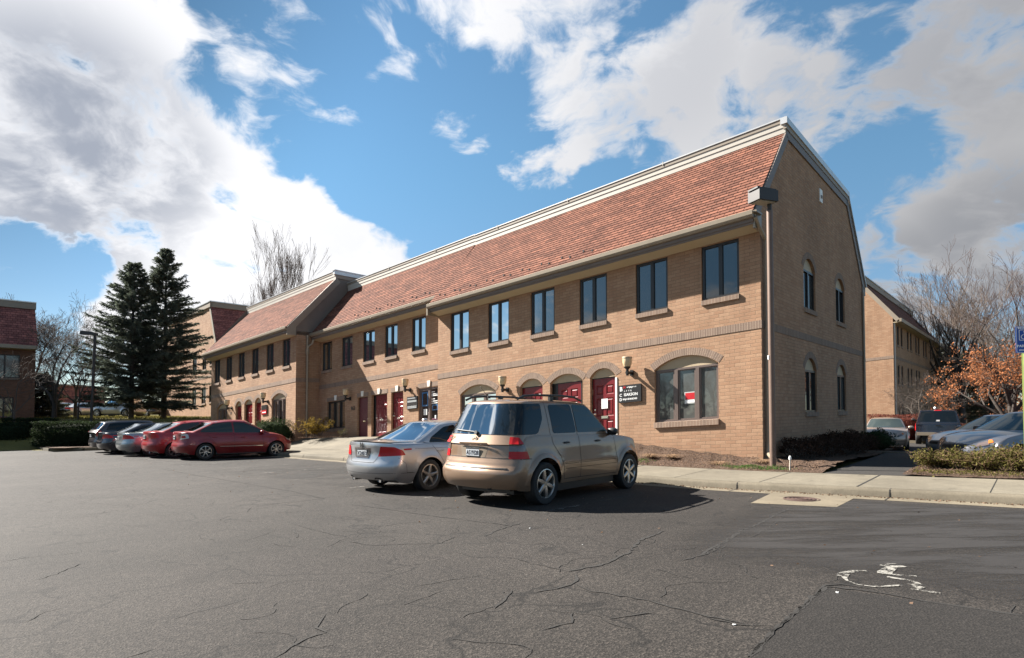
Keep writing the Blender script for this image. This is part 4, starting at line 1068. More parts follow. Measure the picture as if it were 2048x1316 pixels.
mb = MB(); mb.box(27.5, 27.95, -.962, -.958, 3.50, 3.56); mb.build('name_strip', M['paper'], sg, WB, O)
hn = letters('963', .30, 21.05, 3.25, .494, 'LEFT', .85, True); tag(hn.build('house_number', M['black'], None, WB), 'black house number 963 on the brick beside the maroon door', 'house number')
hn = letters('961', .20, 32.45, 3.78, -.906, 'LEFT', .85, True); tag(hn.build('house_number', M['trim_dark'], None, WB), 'small brown house number left of the far unit\'s red doors', 'house number')
sg = empty('window_sign', WB(2.2, .1, 2.05)); O = WB(2.2, .1, 2.05)
tag(sg, 'small red and white sign behind the middle pane of the nearest arched window', 'sign')
mb = MB(); mb.box(1.96, 2.36, .122, .128, 2.06, 2.42); mb.build('card', mat_plain('card_grey', (.42, .44, .42), .6), sg, WB, O)
mb = MB(); mb.box(1.99, 2.33, .117, .1215, 2.19, 2.39); mb.build('red_band', M['red'], sg, WB, O)
mb = MB(); mb.box(1.99, 2.33, .117, .1215, 2.09, 2.175); mb.build('white_band', M['paper'], sg, WB, O)
# ============================================================ CARS
class Shell:
    """car body: two boxes of skin (lower body, greenhouse) pulled to shape; patches are ray-cast onto it"""
    def __init__(s, sp): s.sp = sp; s.lower = s.make_lower(); s.gh = s.make_gh() if sp.get('gh') else None; s.bvh()
    @staticmethod
    def grid_box(us, vs_, ts, F, bottom=False):
        V, Fc, idx = [], [], {}
        def vid(key, p):
            if key not in idx: idx[key] = len(V); V.append(p)
            return idx[key]
        nu, nv, nt = len(us) - 1, len(vs_) - 1, len(ts) - 1
        def P(i, j, k): return vid((i, j, k), F(us[i], vs_[j], ts[k]))
        for i in range(nu):
            for k in range(nt):
                Fc.append((P(i, 0, k), P(i+1, 0, k), P(i+1, 0, k+1), P(i, 0, k+1)))
                Fc.append((P(i, nv, k), P(i, nv, k+1), P(i+1, nv, k+1), P(i+1, nv, k)))
            for j in range(nv): Fc.append((P(i, j, nt), P(i+1, j, nt), P(i+1, j+1, nt), P(i, j+1, nt)))
        for j in range(nv):
            for k in range(nt):
                Fc.append((P(0, j, k), P(0, j, k+1), P(0, j+1, k+1), P(0, j+1, k)))
                Fc.append((P(nu, j, k), P(nu, j+1, k), P(nu, j+1, k+1), P(nu, j, k+1)))
        lock = {n for (i, j, k), n in idx.items() if k == 0}
        return V, Fc, lock
    @staticmethod
    def smooth(V, Fc, lock, it, f=.5):
        nb = [set() for _ in V]
        for q in Fc:
            for k in range(len(q)): nb[q[k]].add(q[(k+1) % len(q)]); nb[q[(k+1) % len(q)]].add(q[k])
        V = np.array(V, float); n = len(V)
        mx = max(len(b) for b in nb); I = np.zeros((n, mx), int); Wt = np.zeros((n, mx))
        for i, b in enumerate(nb):
            for k, j in enumerate(b): I[i, k] = j; Wt[i, k] = 1.0 / len(b)
        mv = np.ones(n, bool)
        for i in lock: mv[i] = False
        for _ in range(it):
            A = (V[I] * Wt[:, :, None]).sum(1); V[mv] = V[mv] * (1 - f) + A[mv] * f
        return V
    def make_lower(s):
        sp = s.sp; L = sp['L']; ra = sp['arch']; zc = sp['R']
        xs = list(np.linspace(-L/2, L/2, 46))
        for xw in (sp['xr'], sp['xf']):
            xs = [x for x in xs if abs(x - xw) > ra + .02]
            h0 = interp(xw, sp['bot']); 
            zr = h0 - zc; half = math.sqrt(max(.01, ra * ra - zr * zr)) if zr < 0 else ra
            th0 = math.acos(half / ra)
            xs += [xw - ra * math.cos(th0 * (-1 if zr < 0 else 1) * 0 + t_) for t_ in np.linspace(math.acos(half/ra), math.pi - math.acos(half/ra), 17)]
            xs += [xw - half - .012, xw + half + .012]
        xs = sorted(xs); us = [(x + L/2) / L for x in xs]
        vs_ = list(np.sin(np.linspace(-1, 1, 15) * math.pi / 2)); ts = list(np.linspace(0, 1, sp.get('nt', 18)))
        def F(u, v, t):
            x0 = -L/2 + L * u
            zb = interp(x0, sp['bot'])
            for xw in (sp['xr'], sp['xf']):
                d = abs(x0 - xw)
                if d < ra:
                    za = zc + math.sqrt(ra * ra - d * d)
                    zb = max(zb, za)
            zs = interp(x0, sp['top']); cr = interp(x0, sp['crown'])
            z = zb + (zs + cr * (1 - abs(v) ** 2.4) * t - zb) * t
            wr = max(0, 1 - (x0 + L/2) / .8) ; wf = max(0, 1 - (L/2 - x0) / .8)
            x = x0 + interp(z, sp['rear']) * wr - interp(z, sp['front']) * wf
            x += sp.get('bowr', .16) * abs(v) ** 3 * wr ** 3 - sp.get('bowf', .28) * abs(v) ** 2.6 * wf ** 3
            hw = interp(x0, sp['plan']) * interp(z, sp['sect'])
            fl = sp.get('flare', 0)
            if fl:
                for xw in (sp['xr'], sp['xf']):
                    r_ = math.hypot(x0 - xw, z - zc); hw += fl * math.exp(-(max(0, r_ - ra) / .09) ** 2) * (1 if z > .25 else .6)
            return (x, v * hw, z)
        V, Fc, lock = s.grid_box(us, vs_, ts, F)
        return s.smooth(V, Fc, lock, sp.get('sm', 2)), Fc
    def make_gh(s):
        sp = s.sp; g = sp['gh']
        us = list(np.linspace(0, 1, 34)); vs_ = list(np.linspace(-1, 1, 17)); ts = list(np.linspace(0, 1, 12))
        def F(u, v, t):
            xb = lerp(g['xbr'], g['xbf'], u); xt = lerp(g['xtr'], g['xtf'], u); x = lerp(xb, xt, t)
            z0 = interp(xb, sp['top']) - g.get('drop', .05)
            z1 = interp(xt, g['roof']) - .035
            z = lerp(z0, z1, t)
            w = lerp(g['wb'], g['wt'], t) * interp(x, g.get('gplan', [(-3, 1), (3, 1)])) + g.get('bulge', .03) * 4 * t * (1 - t)
            if t == 1: z += g.get('crown', .06) * (1 - abs(v) ** 2.2)
            x += (g['bowr2'] * abs(v) ** 3 * (1 - u) ** 6) if 'bowr2' in g else -g.get('bowr', .09) * (1 - v * v) * (1 - u) ** 6; x += g.get('bowf', .16) * (1 - v * v) * u ** 6
            return (x, v * w, z)
        V, Fc, lock = s.grid_box(us, vs_, ts, F)
        return s.smooth(V, Fc, lock, g.get('sm', 3)), Fc
    def bvh(s):
        V, Fc = [list(map(tuple, s.lower[0])), list(s.lower[1])]
        if s.gh is not None:
            n = len(V); V += list(map(tuple, s.gh[0])); Fc += [tuple(i + n for i in f) for f in s.gh[1]]
        s.V, s.F = V, Fc
        s.tree = BVHTree.FromPolygons([Vector(p) for p in V], Fc)
    def hit(s, ray, p, q, off):
        o, d = ray(p, q); r = s.tree.ray_cast(Vector(o), Vector(d))
        if r[0] is None: return None
        n = r[1]
        if n.dot(Vector(d)) > 0: n = -n
        return r[0] + n * off
    def side(s, sg): return lambda p, q: ((p, sg * 3, q), (0, -sg, 0))
    def rear(s): return lambda p, q: ((-6, p, q), (1, 0, 0))
    def frontray(s): return lambda p, q: ((6, p, q), (-1, 0, 0))
    def topray(s): return lambda p, q: ((p, q, 4), (0, 0, -1))
    def corner(s, cx, cy): return lambda p, q: ((cx + 3 * math.cos(p), cy + 3 * math.sin(p), q), (-math.cos(p), -math.sin(p), 0))
    def patch(s, poly, ray, off=.004, nx=16, nz=7, edge=.012):
        """skin patch covering polygon (p, q); p-monotone"""
        ps = [a for a, b in poly]; lo, hi = min(ps), max(ps)
        cols = sorted(set([lo + (hi - lo) * k / nx for k in range(nx + 1)] + [round(a, 5) for a in ps]))
        V, Fc = [], []; prev = None
        for c in cols:
            c_ = min(max(c, lo + 1e-5), hi - 1e-5); zs = []
            for k in range(len(poly)):
                (a0, b0), (a1, b1) = poly[k], poly[(k + 1) % len(poly)]
                if (a0 - c_) * (a1 - c_) < 0: zs.append(b0 + (b1 - b0) * (c_ - a0) / (a1 - a0))
            if len(zs) < 2: continue
            z0, z1 = min(zs), max(zs); row_ = []
            for k in range(nz + 1):
                h = s.hit(ray, c_, z0 + (z1 - z0) * k / nz, off)
                row_.append(None if h is None else len(V)); 
                if h is not None: V.append(tuple(h))
            if prev:
                for k in range(nz):
                    q = (prev[k], row_[k], row_[k+1], prev[k+1])
                    if None not in q: Fc.append(q)
            prev = row_
        return V, Fc
    def strip(s, pts, ray, w=.007, off=.003, closed=False):
        P = [Vector(p) for p in pts]; D = []
        if closed: P.append(P[0])
        for i in range(len(P) - 1):
            n = max(1, int((P[i+1] - P[i]).length / .06))
            for k in range(n): D.append(P[i].lerp(P[i+1], k / n))
        D.append(P[-1]); V, Fc = [], []; prev = None
        for i, p in enumerate(D):
            d = (D[min(i+1, len(D)-1)] - D[max(i-1, 0)]).normalized(); nr = Vector((-d.y, d.x)) * w * .5
            a = s.hit(ray, *(p + nr), off); b = s.hit(ray, *(p - nr), off)
            if a is None or b is None: prev = None; continue
            V += [tuple(a), tuple(b)]; cur = (len(V) - 2, len(V) - 1)
            if prev: Fc.append((prev[0], cur[0], cur[1], prev[1]))
            prev = cur
        return V, Fc
def join(*parts):
    V, Fc = [], []
    for v, f in parts:
        n = len(V); V += list(v); Fc += [tuple(i + n for i in q) for q in f]
    return V, Fc
def rnd(poly, r=.04, n=4):
    out = []
    m = len(poly)
    for i in range(m):
        p = Vector(poly[i]); a = Vector(poly[i-1]); b = Vector(poly[(i+1) % m])
        da = (a - p); db = (b - p); ra = min(r, da.length * .45); rb = min(r, db.length * .45)
        s0 = p + da.normalized() * ra; s1 = p + db.normalized() * rb
        for k in range(n + 1):
            t = k / n; out.append(tuple(s0 * (1-t)**2 + p * 2*t*(1-t) + s1 * t*t))
    return out
def blob(c, r, n=10, power=2.6):
    """rounded box lump"""
    V, Fc = [], []
    for i in range(n + 1):
        th = math.pi * i / n - math.pi / 2
        for k in range(2 * n):
            ph = math.pi * k / n
            f = lambda x: math.copysign(abs(x) ** (2 / power), x)
            V.append((c[0] + r[0] * f(math.cos(th)) * f(math.cos(ph)), c[1] + r[1] * f(math.cos(th)) * f(math.sin(ph)), c[2] + r[2] * f(math.sin(th))))
    for i in range(n):
        for k in range(2 * n):
            Fc.append((i*2*n+k, i*2*n+(k+1) % (2*n), (i+1)*2*n+(k+1) % (2*n), (i+1)*2*n+k))
    return V, Fc
def add_wheel(root, x, y, Rw, w, nsp, style, rim_r=None):
    out = 1 if y > 0 else -1
    rr = rim_r or Rw * .64
    mb = MB(); mb.lathe([(0, -w*.25), (rr * .95, -w*.25), (rr * .95, w*.1), (rr * .45, w*.16), (0, w*.16)], (0, 0, 0), 28, 'y')
    hub = mb.build('wheel', M['hub'], root, smooth=True); hub.location = (x, y, Rw); hub.rotation_euler = (0, random.uniform(0, 1), 0 if out > 0 else math.pi)
    mb = MB(); mb.lathe([(rr*.96, -w*.48), (Rw*.93, -w*.5), (Rw*.985, -w*.40), (Rw, -w*.2), (Rw, w*.2), (Rw*.985, w*.40), (Rw*.93, w*.5), (rr*1.1, w*.52), (rr, w*.46)], (0, 0, 0), 40, 'y')
    mb.build('tyre', M['tyre'], hub, smooth=True)
    mb = MB(); mb.lathe([(rr, w*.44), (rr*1.02, w*.49), (rr*.965, w*.50), (rr*.93, w*.44), (rr*.90, w*.2), (rr*.90, 0)], (0, 0, 0), 40, 'y')
    mb.lathe([(0, w*.46), (rr*.20, w*.45), (rr*.25, w*.40), (rr*.25, w*.2)], (0, 0, 0), 20, 'y')
    for k in range(nsp):
        a = 2 * math.pi * k / nsp; ca, sa = math.cos(a), math.sin(a)
        secs = [(rr*.14, style[0] * rr, w*.43), (rr*.45, style[1] * rr, w*.46), (rr*.80, style[2] * rr, w*.46), (rr*.96, style[3] * rr, w*.45)]
        pr = None
        for r_, hw, h in secs:
            q = [(r_*ca - e*hw*sa, hh, r_*sa + e*hw*ca) for e, hh in ((-1, h - .006), (-.55, h + .008), (.55, h + .008), (1, h - .006), (.9, h - .05), (-.9, h - .05))]
            if pr:
                for j in range(6): mb.face([pr[j], pr[(j+1) % 6], q[(j+1) % 6], q[j]])
            pr = q
    for k in range(5):
        a = 2*math.pi*(k+.5)/5; mb.lathe([(.008, w*.46), (0, w*.47)], (rr*.12*math.cos(a), 0, rr*.12*math.sin(a)), 6, 'y')
    mb.build('rim', M['rim'], hub, smooth=True)
    return hub

def arch_ring(sh, xw, zc, r0, r1, sg, a0=0.0, a1=math.pi, off=.012):
    V, Fc = [], []; n = 26
    for k in range(n + 1):
        a = a0 + (a1 - a0) * k / n; 
        for r_ in (r0, (r0 + r1) / 2, r1):
            h = sh.hit(sh.side(sg), xw + r_ * math.cos(a), zc + r_ * math.sin(a), off if r_ < r1 else .001)
            V.append(tuple(h) if h is not None else (xw + r_ * math.cos(a), sg * sh.sp['W'] / 2, zc + r_ * math.sin(a)))
    for k in range(n):
        for j in range(2): Fc.append((3*k+j, 3*k+3+j, 3*k+4+j, 3*k+1+j))
    return V, Fc

def build_car(name, sp, pos, heading, label, cat='car', group='cars parked nose to the row', detail=2):
    sh = Shell(sp); P = sp['paint']
    root = empty(name, pos, heading); tag(root, label, cat, group)
    V, Fc = sh.lower
    body = mesh_obj('body', V, Fc, P, root, True)
    if sh.gh is not None:
        g = mesh_obj('cabin', sh.gh[0], sh.gh[1], P, root, True)
        try: g.data.set_sharp_from_angle(angle=R(50))
        except Exception: pass
    try: body.data.set_sharp_from_angle(angle=R(42))
    except Exception: pass
    L = sp['L']; W = sp['W']
    mb = MB(); mb.box(-L/2 + .45, L/2 - .45, -W/2 + .30, W/2 - .30, .20, .62)
    mb.box(sp['xr'] + sp['arch'] + .02, sp['xf'] - sp['arch'] - .02, -W/2 + .10, W/2 - .10, .19, .5); mb.box(-L/2 + .40, sp['xr'] - sp['arch'] - .03, -W/2 + .34, W/2 - .34, .26, .5)
    mb.tube([(sp['xr'], -W/2 + .15, sp['R']), (sp['xr'], W/2 - .15, sp['R'])], .06, 8); mb.box(sp['xr'] - .3, sp['xr'] + .3, -W/2 + .32, W/2 - .32, .2, .3)
    mb.build('underbody', M['plastic'], root)
    for x in (sp['xr'], sp['xf']):
        for sg in (1, -1): add_wheel(root, x, sg * (W/2 - sp['tw'] * .5 - sp.get('inset', .02)), sp['R'], sp['tw'], sp['spokes'], sp['style'], sp.get('rim_r'))
    def part(nm, vf, mat, par=root, smooth=True):
        if not vf[1]: return None
        o = mesh_obj(nm, vf[0], vf[1], mat, par, smooth); return o
    for nm, face, poly, mat, kw in sp['patches']:
        for sg in ((1, -1) if face == 'side' or face.startswith('corner') else (1,)):
            if face == 'side': vf = sh.patch(rnd(poly, kw.get('r', .05)), sh.side(sg), kw.get('off', .004))
            elif face == 'rear': vf = sh.patch(rnd(poly, kw.get('r', .05)), sh.rear(), kw.get('off', .004), 24, 8)
            elif face == 'front': vf = sh.patch(rnd(poly, kw.get('r', .05)), sh.frontray(), kw.get('off', .004), 24, 8)
            elif face == 'top': vf = sh.patch(rnd(poly, kw.get('r', .05)), sh.topray(), kw.get('off', .004), 20, 10)
            else:                      # corner: poly angles measured from straight behind (rear) or ahead (front) towards the side
                cx, cy = kw['c']; base = math.pi if face == 'corner_r' else 0.0
                pl = [((base - sg * a) if face == 'corner_r' else sg * a, q) for a, q in rnd(poly, kw.get('r', .03))]
                vf = sh.patch(pl, sh.corner(cx, sg * cy), kw.get('off', .006), 18, 8)
            part(nm, vf, M[mat] if isinstance(mat, str) else mat)
    seams = []
    for face, pts, w in sp['seams']:
        for sg in ((1, -1) if face == 'side' else (1,)):
            ray = {'side': sh.side(sg), 'rear': sh.rear(), 'front': sh.frontray(), 'top': sh.topray()}[face]
            seams.append(sh.strip(pts, ray, w, .0025))
    if seams: part('panel_gaps', join(*seams), M['seam'], body, False)
    for face, pts, w, mat, nm in sp.get('strips', []):
        for sg in ((1, -1) if face == 'side' else (1,)):
            ray = {'side': sh.side(sg), 'rear': sh.rear(), 'front': sh.frontray(), 'top': sh.topray()}[face]
            part(nm, sh.strip(pts, ray, w, .010), M[mat] if isinstance(mat, str) else mat)
    for x, z in sp.get('handles', []):
        for sg in (1, -1):
            h = sh.hit(sh.side(sg), x, z, .012)
            if h is not None: part('handle', blob(h, (.10, .018, .018), 6), M[sp.get('hmat')] if sp.get('hmat') else P)
    mx, mz = sp['mirror']
    for sg in (1, -1):
        h = sh.hit(sh.side(sg), mx, mz - .06, 0)
        y = (h.y if h is not None else sg * W/2)
        part('side_mirror', join(blob((mx - .02, y + sg * .12, mz), (.07, .11, .075), 8), blob((mx + .03, y + sg * .03, mz - .05), (.03, .05, .022), 6)), M[sp['mmat']] if sp.get('mmat') else P)
    if sp.get('plate'):
        py, pz, txt = sp['plate']
        h = sh.hit(sh.rear(), py, pz, 0)
        if h is not None:
            mb = MB(); x = h.x - .012
            mb.box(x - .006, x, py - .15, py + .15, pz - .075, pz + .075); pl = mb.build('licence_plate', M['plate'], root)
            mb = MB(); fn = lambda u, v, d: (x - .0065 - .002 * d, py - u, pz - .012 + v); mb.text(txt, .105, fn, bold=True, sx=.72)
            mb.build('lettering', M['ink'], pl)
            mb = MB(); mb.box(x - .008, x - .0065, py - .15, py + .15, pz + .05, pz + .075); mb.box(x - .008, x - .0065, py - .15, py + .15, pz - .075, pz - .062); mb.build('plate_edge', M['hub'], pl)
    for fn in sp.get('extra', []): fn(sh, root, part, sp)
    return root

def merge(a, **k):
    d = dict(a); d.update(k); return d
# ---- shapes
SUV = dict(L=4.64, W=1.80, R=.365, tw=.25, arch=.435, xr=-1.40, xf=1.46, spokes=6, style=(.13, .17, .13, .17), rim_r=.245, inset=-.02, flare=.040, nt=22, sm=2,
    bot=[(-2.4, .33), (-2.25, .29), (-1.9, .27), (-1.0, .33), (1.0, .33), (1.95, .30), (2.35, .36)],
    top=[(-2.4, 1.16), (-1.5, 1.185), (.6, 1.15), (1.0, 1.13), (1.30, 1.10), (1.9, 1.035), (2.2, .94), (2.35, .84)],
    crown=[(-2.4, .0), (.9, .0), (1.15, .05), (2.0, .05), (2.35, .02)],
    rear=[(.25, .16), (.36, .05), (.45, .0), (.60, .0), (.635, .03), (.66, .085), (.74, .085), (.80, .125), (.95, .138), (1.05, .150), (1.10, .20), (1.2, .32)],
    front=[(.2, .20), (.35, .05), (.5, 0), (.7, .03), (.9, .12), (1.1, .3)],
    plan=[(-2.32, .835), (-2.1, .885), (-1.6, .90), (1.4, .90), (1.9, .875), (2.2, .82), (2.32, .76)],
    sect=[(.25, .93), (.36, .965), (.5, .985), (.68, 1.0), (.78, .985), (1.0, .965), (1.2, .915)], bowr=.17, bowf=.30,
    gh=dict(drop=.13, bowr2=.16, xbr=-2.182, xtr=-1.88, xtf=.20, xbf=1.10, roof=[(-1.9, 1.76), (-1.6, 1.795), (-.8, 1.81), (-.2, 1.80), (.3, 1.765)], wb=.835, wt=.665, bulge=.012, bowr=.10, bowf=.16, sm=2, crown=.04),
    mirror=(.78, 1.20), mmat='plastic', handles=[(-.72, 1.03), (.32, 1.03)], hmat='plastic')
SEDAN = dict(L=4.72, W=1.82, R=.325, tw=.22, arch=.375, xr=-1.28, xf=1.46, spokes=5, style=(.10, .15, .11, .17), rim_r=.225, flare=.022, nt=18, sm=2,
    bot=[(-2.36, .27), (-2.2, .22), (-1.9, .20), (-.85, .20), (1.0, .20), (1.9, .19), (2.36, .24)],
    top=[(-2.36, .985), (-2.24, 1.0), (-2.0, .99), (-1.6, .985), (-.6, .965), (.4, .945), (1.1, .935), (1.4, .90), (1.9, .80), (2.2, .69), (2.36, .60)],
    crown=[(-2.36, .03), (-1.9, .035), (-1.4, .04), (.9, .04), (1.3, .07), (2.0, .06), (2.36, .03)],
    rear=[(.2, .16), (.35, .03), (.5, .0), (.60, .01), (.625, .045), (.80, .075), (.95, .06), (1.03, .045)],
    front=[(.15, .12), (.3, .02), (.5, 0), (.65, .05), (.8, .2)],
    plan=[(-2.36, .80), (-2.1, .87), (-1.5, .905), (1.4, .905), (1.9, .87), (2.2, .80), (2.36, .72)],
    sect=[(.2, .90), (.3, .94), (.45, .985), (.60, 1.0), (.75, .985), (.90, .955), (1.0, .91)], bowr=.22, bowf=.40,
    gh=dict(xbr=-1.66, xtr=-.74, xtf=.32, xbf=1.20, roof=[(-.9, 1.375), (-.5, 1.425), (-.1, 1.435), (.2, 1.42), (.45, 1.38)], wb=.80, wt=.575, bulge=.02, bowr=.16, bowf=.2, sm=3, crown=.045),
    mirror=(.72, 1.0), handles=[(-.98, .82), (.06, .80)])
def sedan_patches(hi=1.36, lo=.995, x0=-1.30, x1=.98, xm=-.30, tail='redlens'):
    return [('side_window', 'side', [(x0, lo + .015), (x0 + .10, lo + .12), (x0 + .55, hi - .055), (xm - .03, hi - .01), (xm - .03, lo)], 'carglass', {}),
        ('side_window', 'side', [(xm + .03, lo), (xm + .03, hi - .01), (.22, hi - .035), (.55, hi - .2), (x1 - .08, lo + .03), (x1 - .06, lo - .005)], 'carglass_lt', {})]
SED_SEAMS = [('side', [(-.30, .95), (-.28, .6), (-.30, .28)], .008), ('side', [(.74, .93), (.80, .55), (.76, .27)], .008), ('side', [(-1.22, .98), (-1.02, .74), (-.86, .5)], .008),
    ('side', [(-.86, .5), (-.84, .27), (.76, .25)], .008), ('side', [(1.02, .90), (1.10, .72)], .007)]
paint = {}
paint['tan'] = mat_paint('paint_champagne', (.225, .143, .088), .42, .36)
paint['silver'] = mat_paint('paint_silver', (.42, .425, .435), .75, .30)
paint['red'] = mat_paint('paint_red', (.20, .005, .009), .2, .36, .55, .06, .15)
paint['red2'] = mat_paint('paint_red_bright', (.26, .008, .012), .2, .34, .6, .06, .15)
paint['steel'] = mat_paint('paint_blue_grey', (.27, .30, .31), .7, .3)
paint['black'] = mat_paint('paint_black', (.010, .012, .020), .2, .25)
paint['dark'] = mat_paint('paint_charcoal', (.030, .028, .034), .5, .28)
paint['beige'] = mat_paint('paint_beige', (.34, .255, .20), .6, .34)
paint['slate'] = mat_paint('paint_slate_blue', (.15, .152, .168), .7, .3)
paint['sky'] = mat_paint('paint_pale_blue', (.22, .27, .33), .7, .3)
paint['white'] = mat_paint('paint_white', (.6, .6, .6), .1, .35)
D_ = math.radians
# ---------------- tan SUV
def suv_extra(sh, root, part, sp):
    P = sp['paint']
    for sg in (1, -1):
        for xw in (sp['xr'], sp['xf']):
            part('wheel_arch', arch_ring(sh, xw, sp['R'], .437, .515, sg, .02, math.pi - .02, .010), P)
        mb = MB(); mb.tube([(-1.78, sg*.60, 1.79), (-1.62, sg*.605, 1.845), (-1.3, sg*.61, 1.868), (-.5, sg*.61, 1.872), (-.1, sg*.605, 1.855), (.14, sg*.60, 1.79)], .021, 8)
        mb.box(-.88, -.78, sg*.60 - .02, sg*.60 + .03, 1.78, 1.868); mb.build('roof_rail', M['plastic'], root, smooth=True)
    def R_(y, z, off=.0): return sh.hit(sh.rear(), y, z, off)
    mb = MB(); mb.tube([R_(y, .648, -.004) for y in np.linspace(.70, -.70, 15)], .020, 8); mb.build('bumper_pad', M['plastic'], root, smooth=True)
    h = [R_(y, 1.225 + .01 * k, .022) for k, y in enumerate((.02, .2, .38, .56))]
    mb = MB(); mb.tube(h, .013, 6); c = R_(.02, 1.215, .01); mb.tube([c, c + Vector((-.035, 0, .01))], .035, 10); mb.build('rear_wiper', M['plastic'], root, smooth=True)
    # raised bar over the plate; flat patch below, pocket shade put into its tan
    part('tailgate_grip', sh.patch(rnd([(-.30, 1.015), (.36, 1.015), (.36, 1.062), (-.30, 1.062)], .02), sh.rear(), .035, 20, 4), P)
    part('plate_pocket', sh.patch(rnd([(-.24, .815), (.30, .815), (.35, 1.0), (-.29, 1.0)], .03), sh.rear(), .002, 20, 4), mat_pocket)
    # badge: ring with three spokes
    c = R_(.03, 1.115, .012); mb = MB(); n = 24
    for k in range(n):
        a0, a1 = 2*math.pi*k/n, 2*math.pi*(k+1)/n
        mb.face([(c.x, c.y + r_*math.sin(a), c.z + r_*math.cos(a)) for a, r_ in ((a0, .047), (a1, .047), (a1, .055), (a0, .055))])
        mb.face([(c.x + .012, c.y + .055*math.sin(a0), c.z + .055*math.cos(a0)), (c.x + .012, c.y + .055*math.sin(a1), c.z + .055*math.cos(a1)), (c.x, c.y + .055*math.sin(a1), c.z + .055*math.cos(a1)), (c.x, c.y + .055*math.sin(a0), c.z + .055*math.cos(a0))])
    for k in range(3):
        a = 2*math.pi*k/3; w = .010
        mb.face([(c.x - .001, c.y + .049*math.sin(a), c.z + .049*math.cos(a)), (c.x - .001, c.y + w*math.cos(a), c.z - w*math.sin(a)), (c.x - .001, c.y - w*math.cos(a), c.z + w*math.sin(a))])
    mb.build('badge', M['chrome'], root)
    c = R_(.60, 1.118, .006); mb = MB(); mb.text('ML 320', .062, lambda u, v, d: (c.x - .004*d, c.y - u, c.z + v), bold=True); mb.build('model_lettering', M['chrome'], root)
    mb = MB(); mb.tube([(-2.22, -.36, .335), (-1.8, -.36, .34)], .042, 12, False); mb.tube([(-2.21, -.36, .335), (-2.0, -.36, .34)], .034, 12); mb.build('exhaust_pipe', M['hub'], root, smooth=True)
    mb = MB(); mb.tube([(-1.55, .25, 1.83), (-1.6, .25, 1.87), (-1.78, .25, 2.02)], .005, 5); mb.lathe([(.03, -.01), (.025, .02), (0, .03)], (-1.55, .25, 1.83), 8); mb.build('antenna', M['plastic'], root)
mat_pocket = mat_plain('pocket_shade_tan', (.20, .155, .11), .5, .4)
suv = merge(SUV, paint=paint['tan'], plate=(.035, .90, 'A519328'), extra=[suv_extra],
  patches=[('rear_window', 'rear', [(-.745, 1.195), (.745, 1.195), (.655, 1.715), (-.655, 1.715)], 'carglass', dict(r=.06, off=.006)),
    ('quarter_window', 'side', [(-2.06, 1.195), (-1.90, 1.70), (-1.27, 1.715), (-1.30, 1.45), (-1.48, 1.215), (-1.56, 1.195)], 'carglass', dict(r=.05, off=.006)),
    ('corner_window', 'corner_r', [(D_(26), 1.196), (D_(66), 1.196), (D_(66), 1.705), (D_(26), 1.712)], 'carglass', dict(c=(-1.55, .42), r=.01, off=.006)),
    ('side_window', 'side', [(-1.05, 1.20), (-1.06, 1.70), (-.36, 1.715), (-.33, 1.20)], 'carglass', dict(r=.06)),
    ('side_window', 'side', [(-.29, 1.20), (-.31, 1.715), (.13, 1.70), (.30, 1.62), (.80, 1.24), (.80, 1.20)], 'carglass_lt', dict(r=.05)),
    ('windshield', 'front', [(-.72, 1.17), (.72, 1.17), (.60, 1.71), (-.60, 1.71)], 'carglass', dict(r=.06)),
    ('tail_light', 'corner_r', [(D_(20), .805), (D_(61), .805), (D_(55), .925), (D_(20), .925)], 'redlens', dict(c=(-1.6, .5), r=.015, off=.012)),
    ('reverse_light', 'corner_r', [(D_(20), .928), (D_(55), .928), (D_(48), 1.04), (D_(20), 1.04)], 'greylens', dict(c=(-1.6, .5), r=.01, off=.010)),
    ('tail_light', 'corner_r', [(D_(20), 1.043), (D_(48), 1.043), (D_(38), 1.15), (D_(20), 1.16)], 'redlens', dict(c=(-1.6, .5), r=.02, off=.012)),
    ('headlight', 'front', [(.42, .74), (.80, .74), (.78, .92), (.42, .90)], 'clearlens', {}), ('headlight', 'front', [(-.80, .74), (-.42, .74), (-.42, .90), (-.78, .92)], 'clearlens', {}),
    ('grille', 'front', [(-.36, .70), (.36, .70), (.34, .92), (-.34, .92)], 'plastic', {})],
  seams=[('rear', [(.735, 1.15), (.745, .815)], .010), ('rear', [(-.735, 1.15), (-.745, .815)], .010), ('rear', [(-.80, .812), (-.2, .814), (.2, .814), (.80, .812)], .012),
    ('side', [(-1.15, 1.75), (-1.14, 1.2), (-1.12, 1.02), (-.92, .80), (-.84, .62), (-.83, .40), (.98, .38), (1.0, .62), (.93, 1.12)], .009), ('side', [(-.31, 1.74), (-.30, .39)], .009), ('side', [(-2.0, .80), (-1.75, .80)], .010),
    ('side', [(-.80, .66), (.96, .655)], .007), ('side', [(-.80, .575), (.96, .575)], .007)],
  )
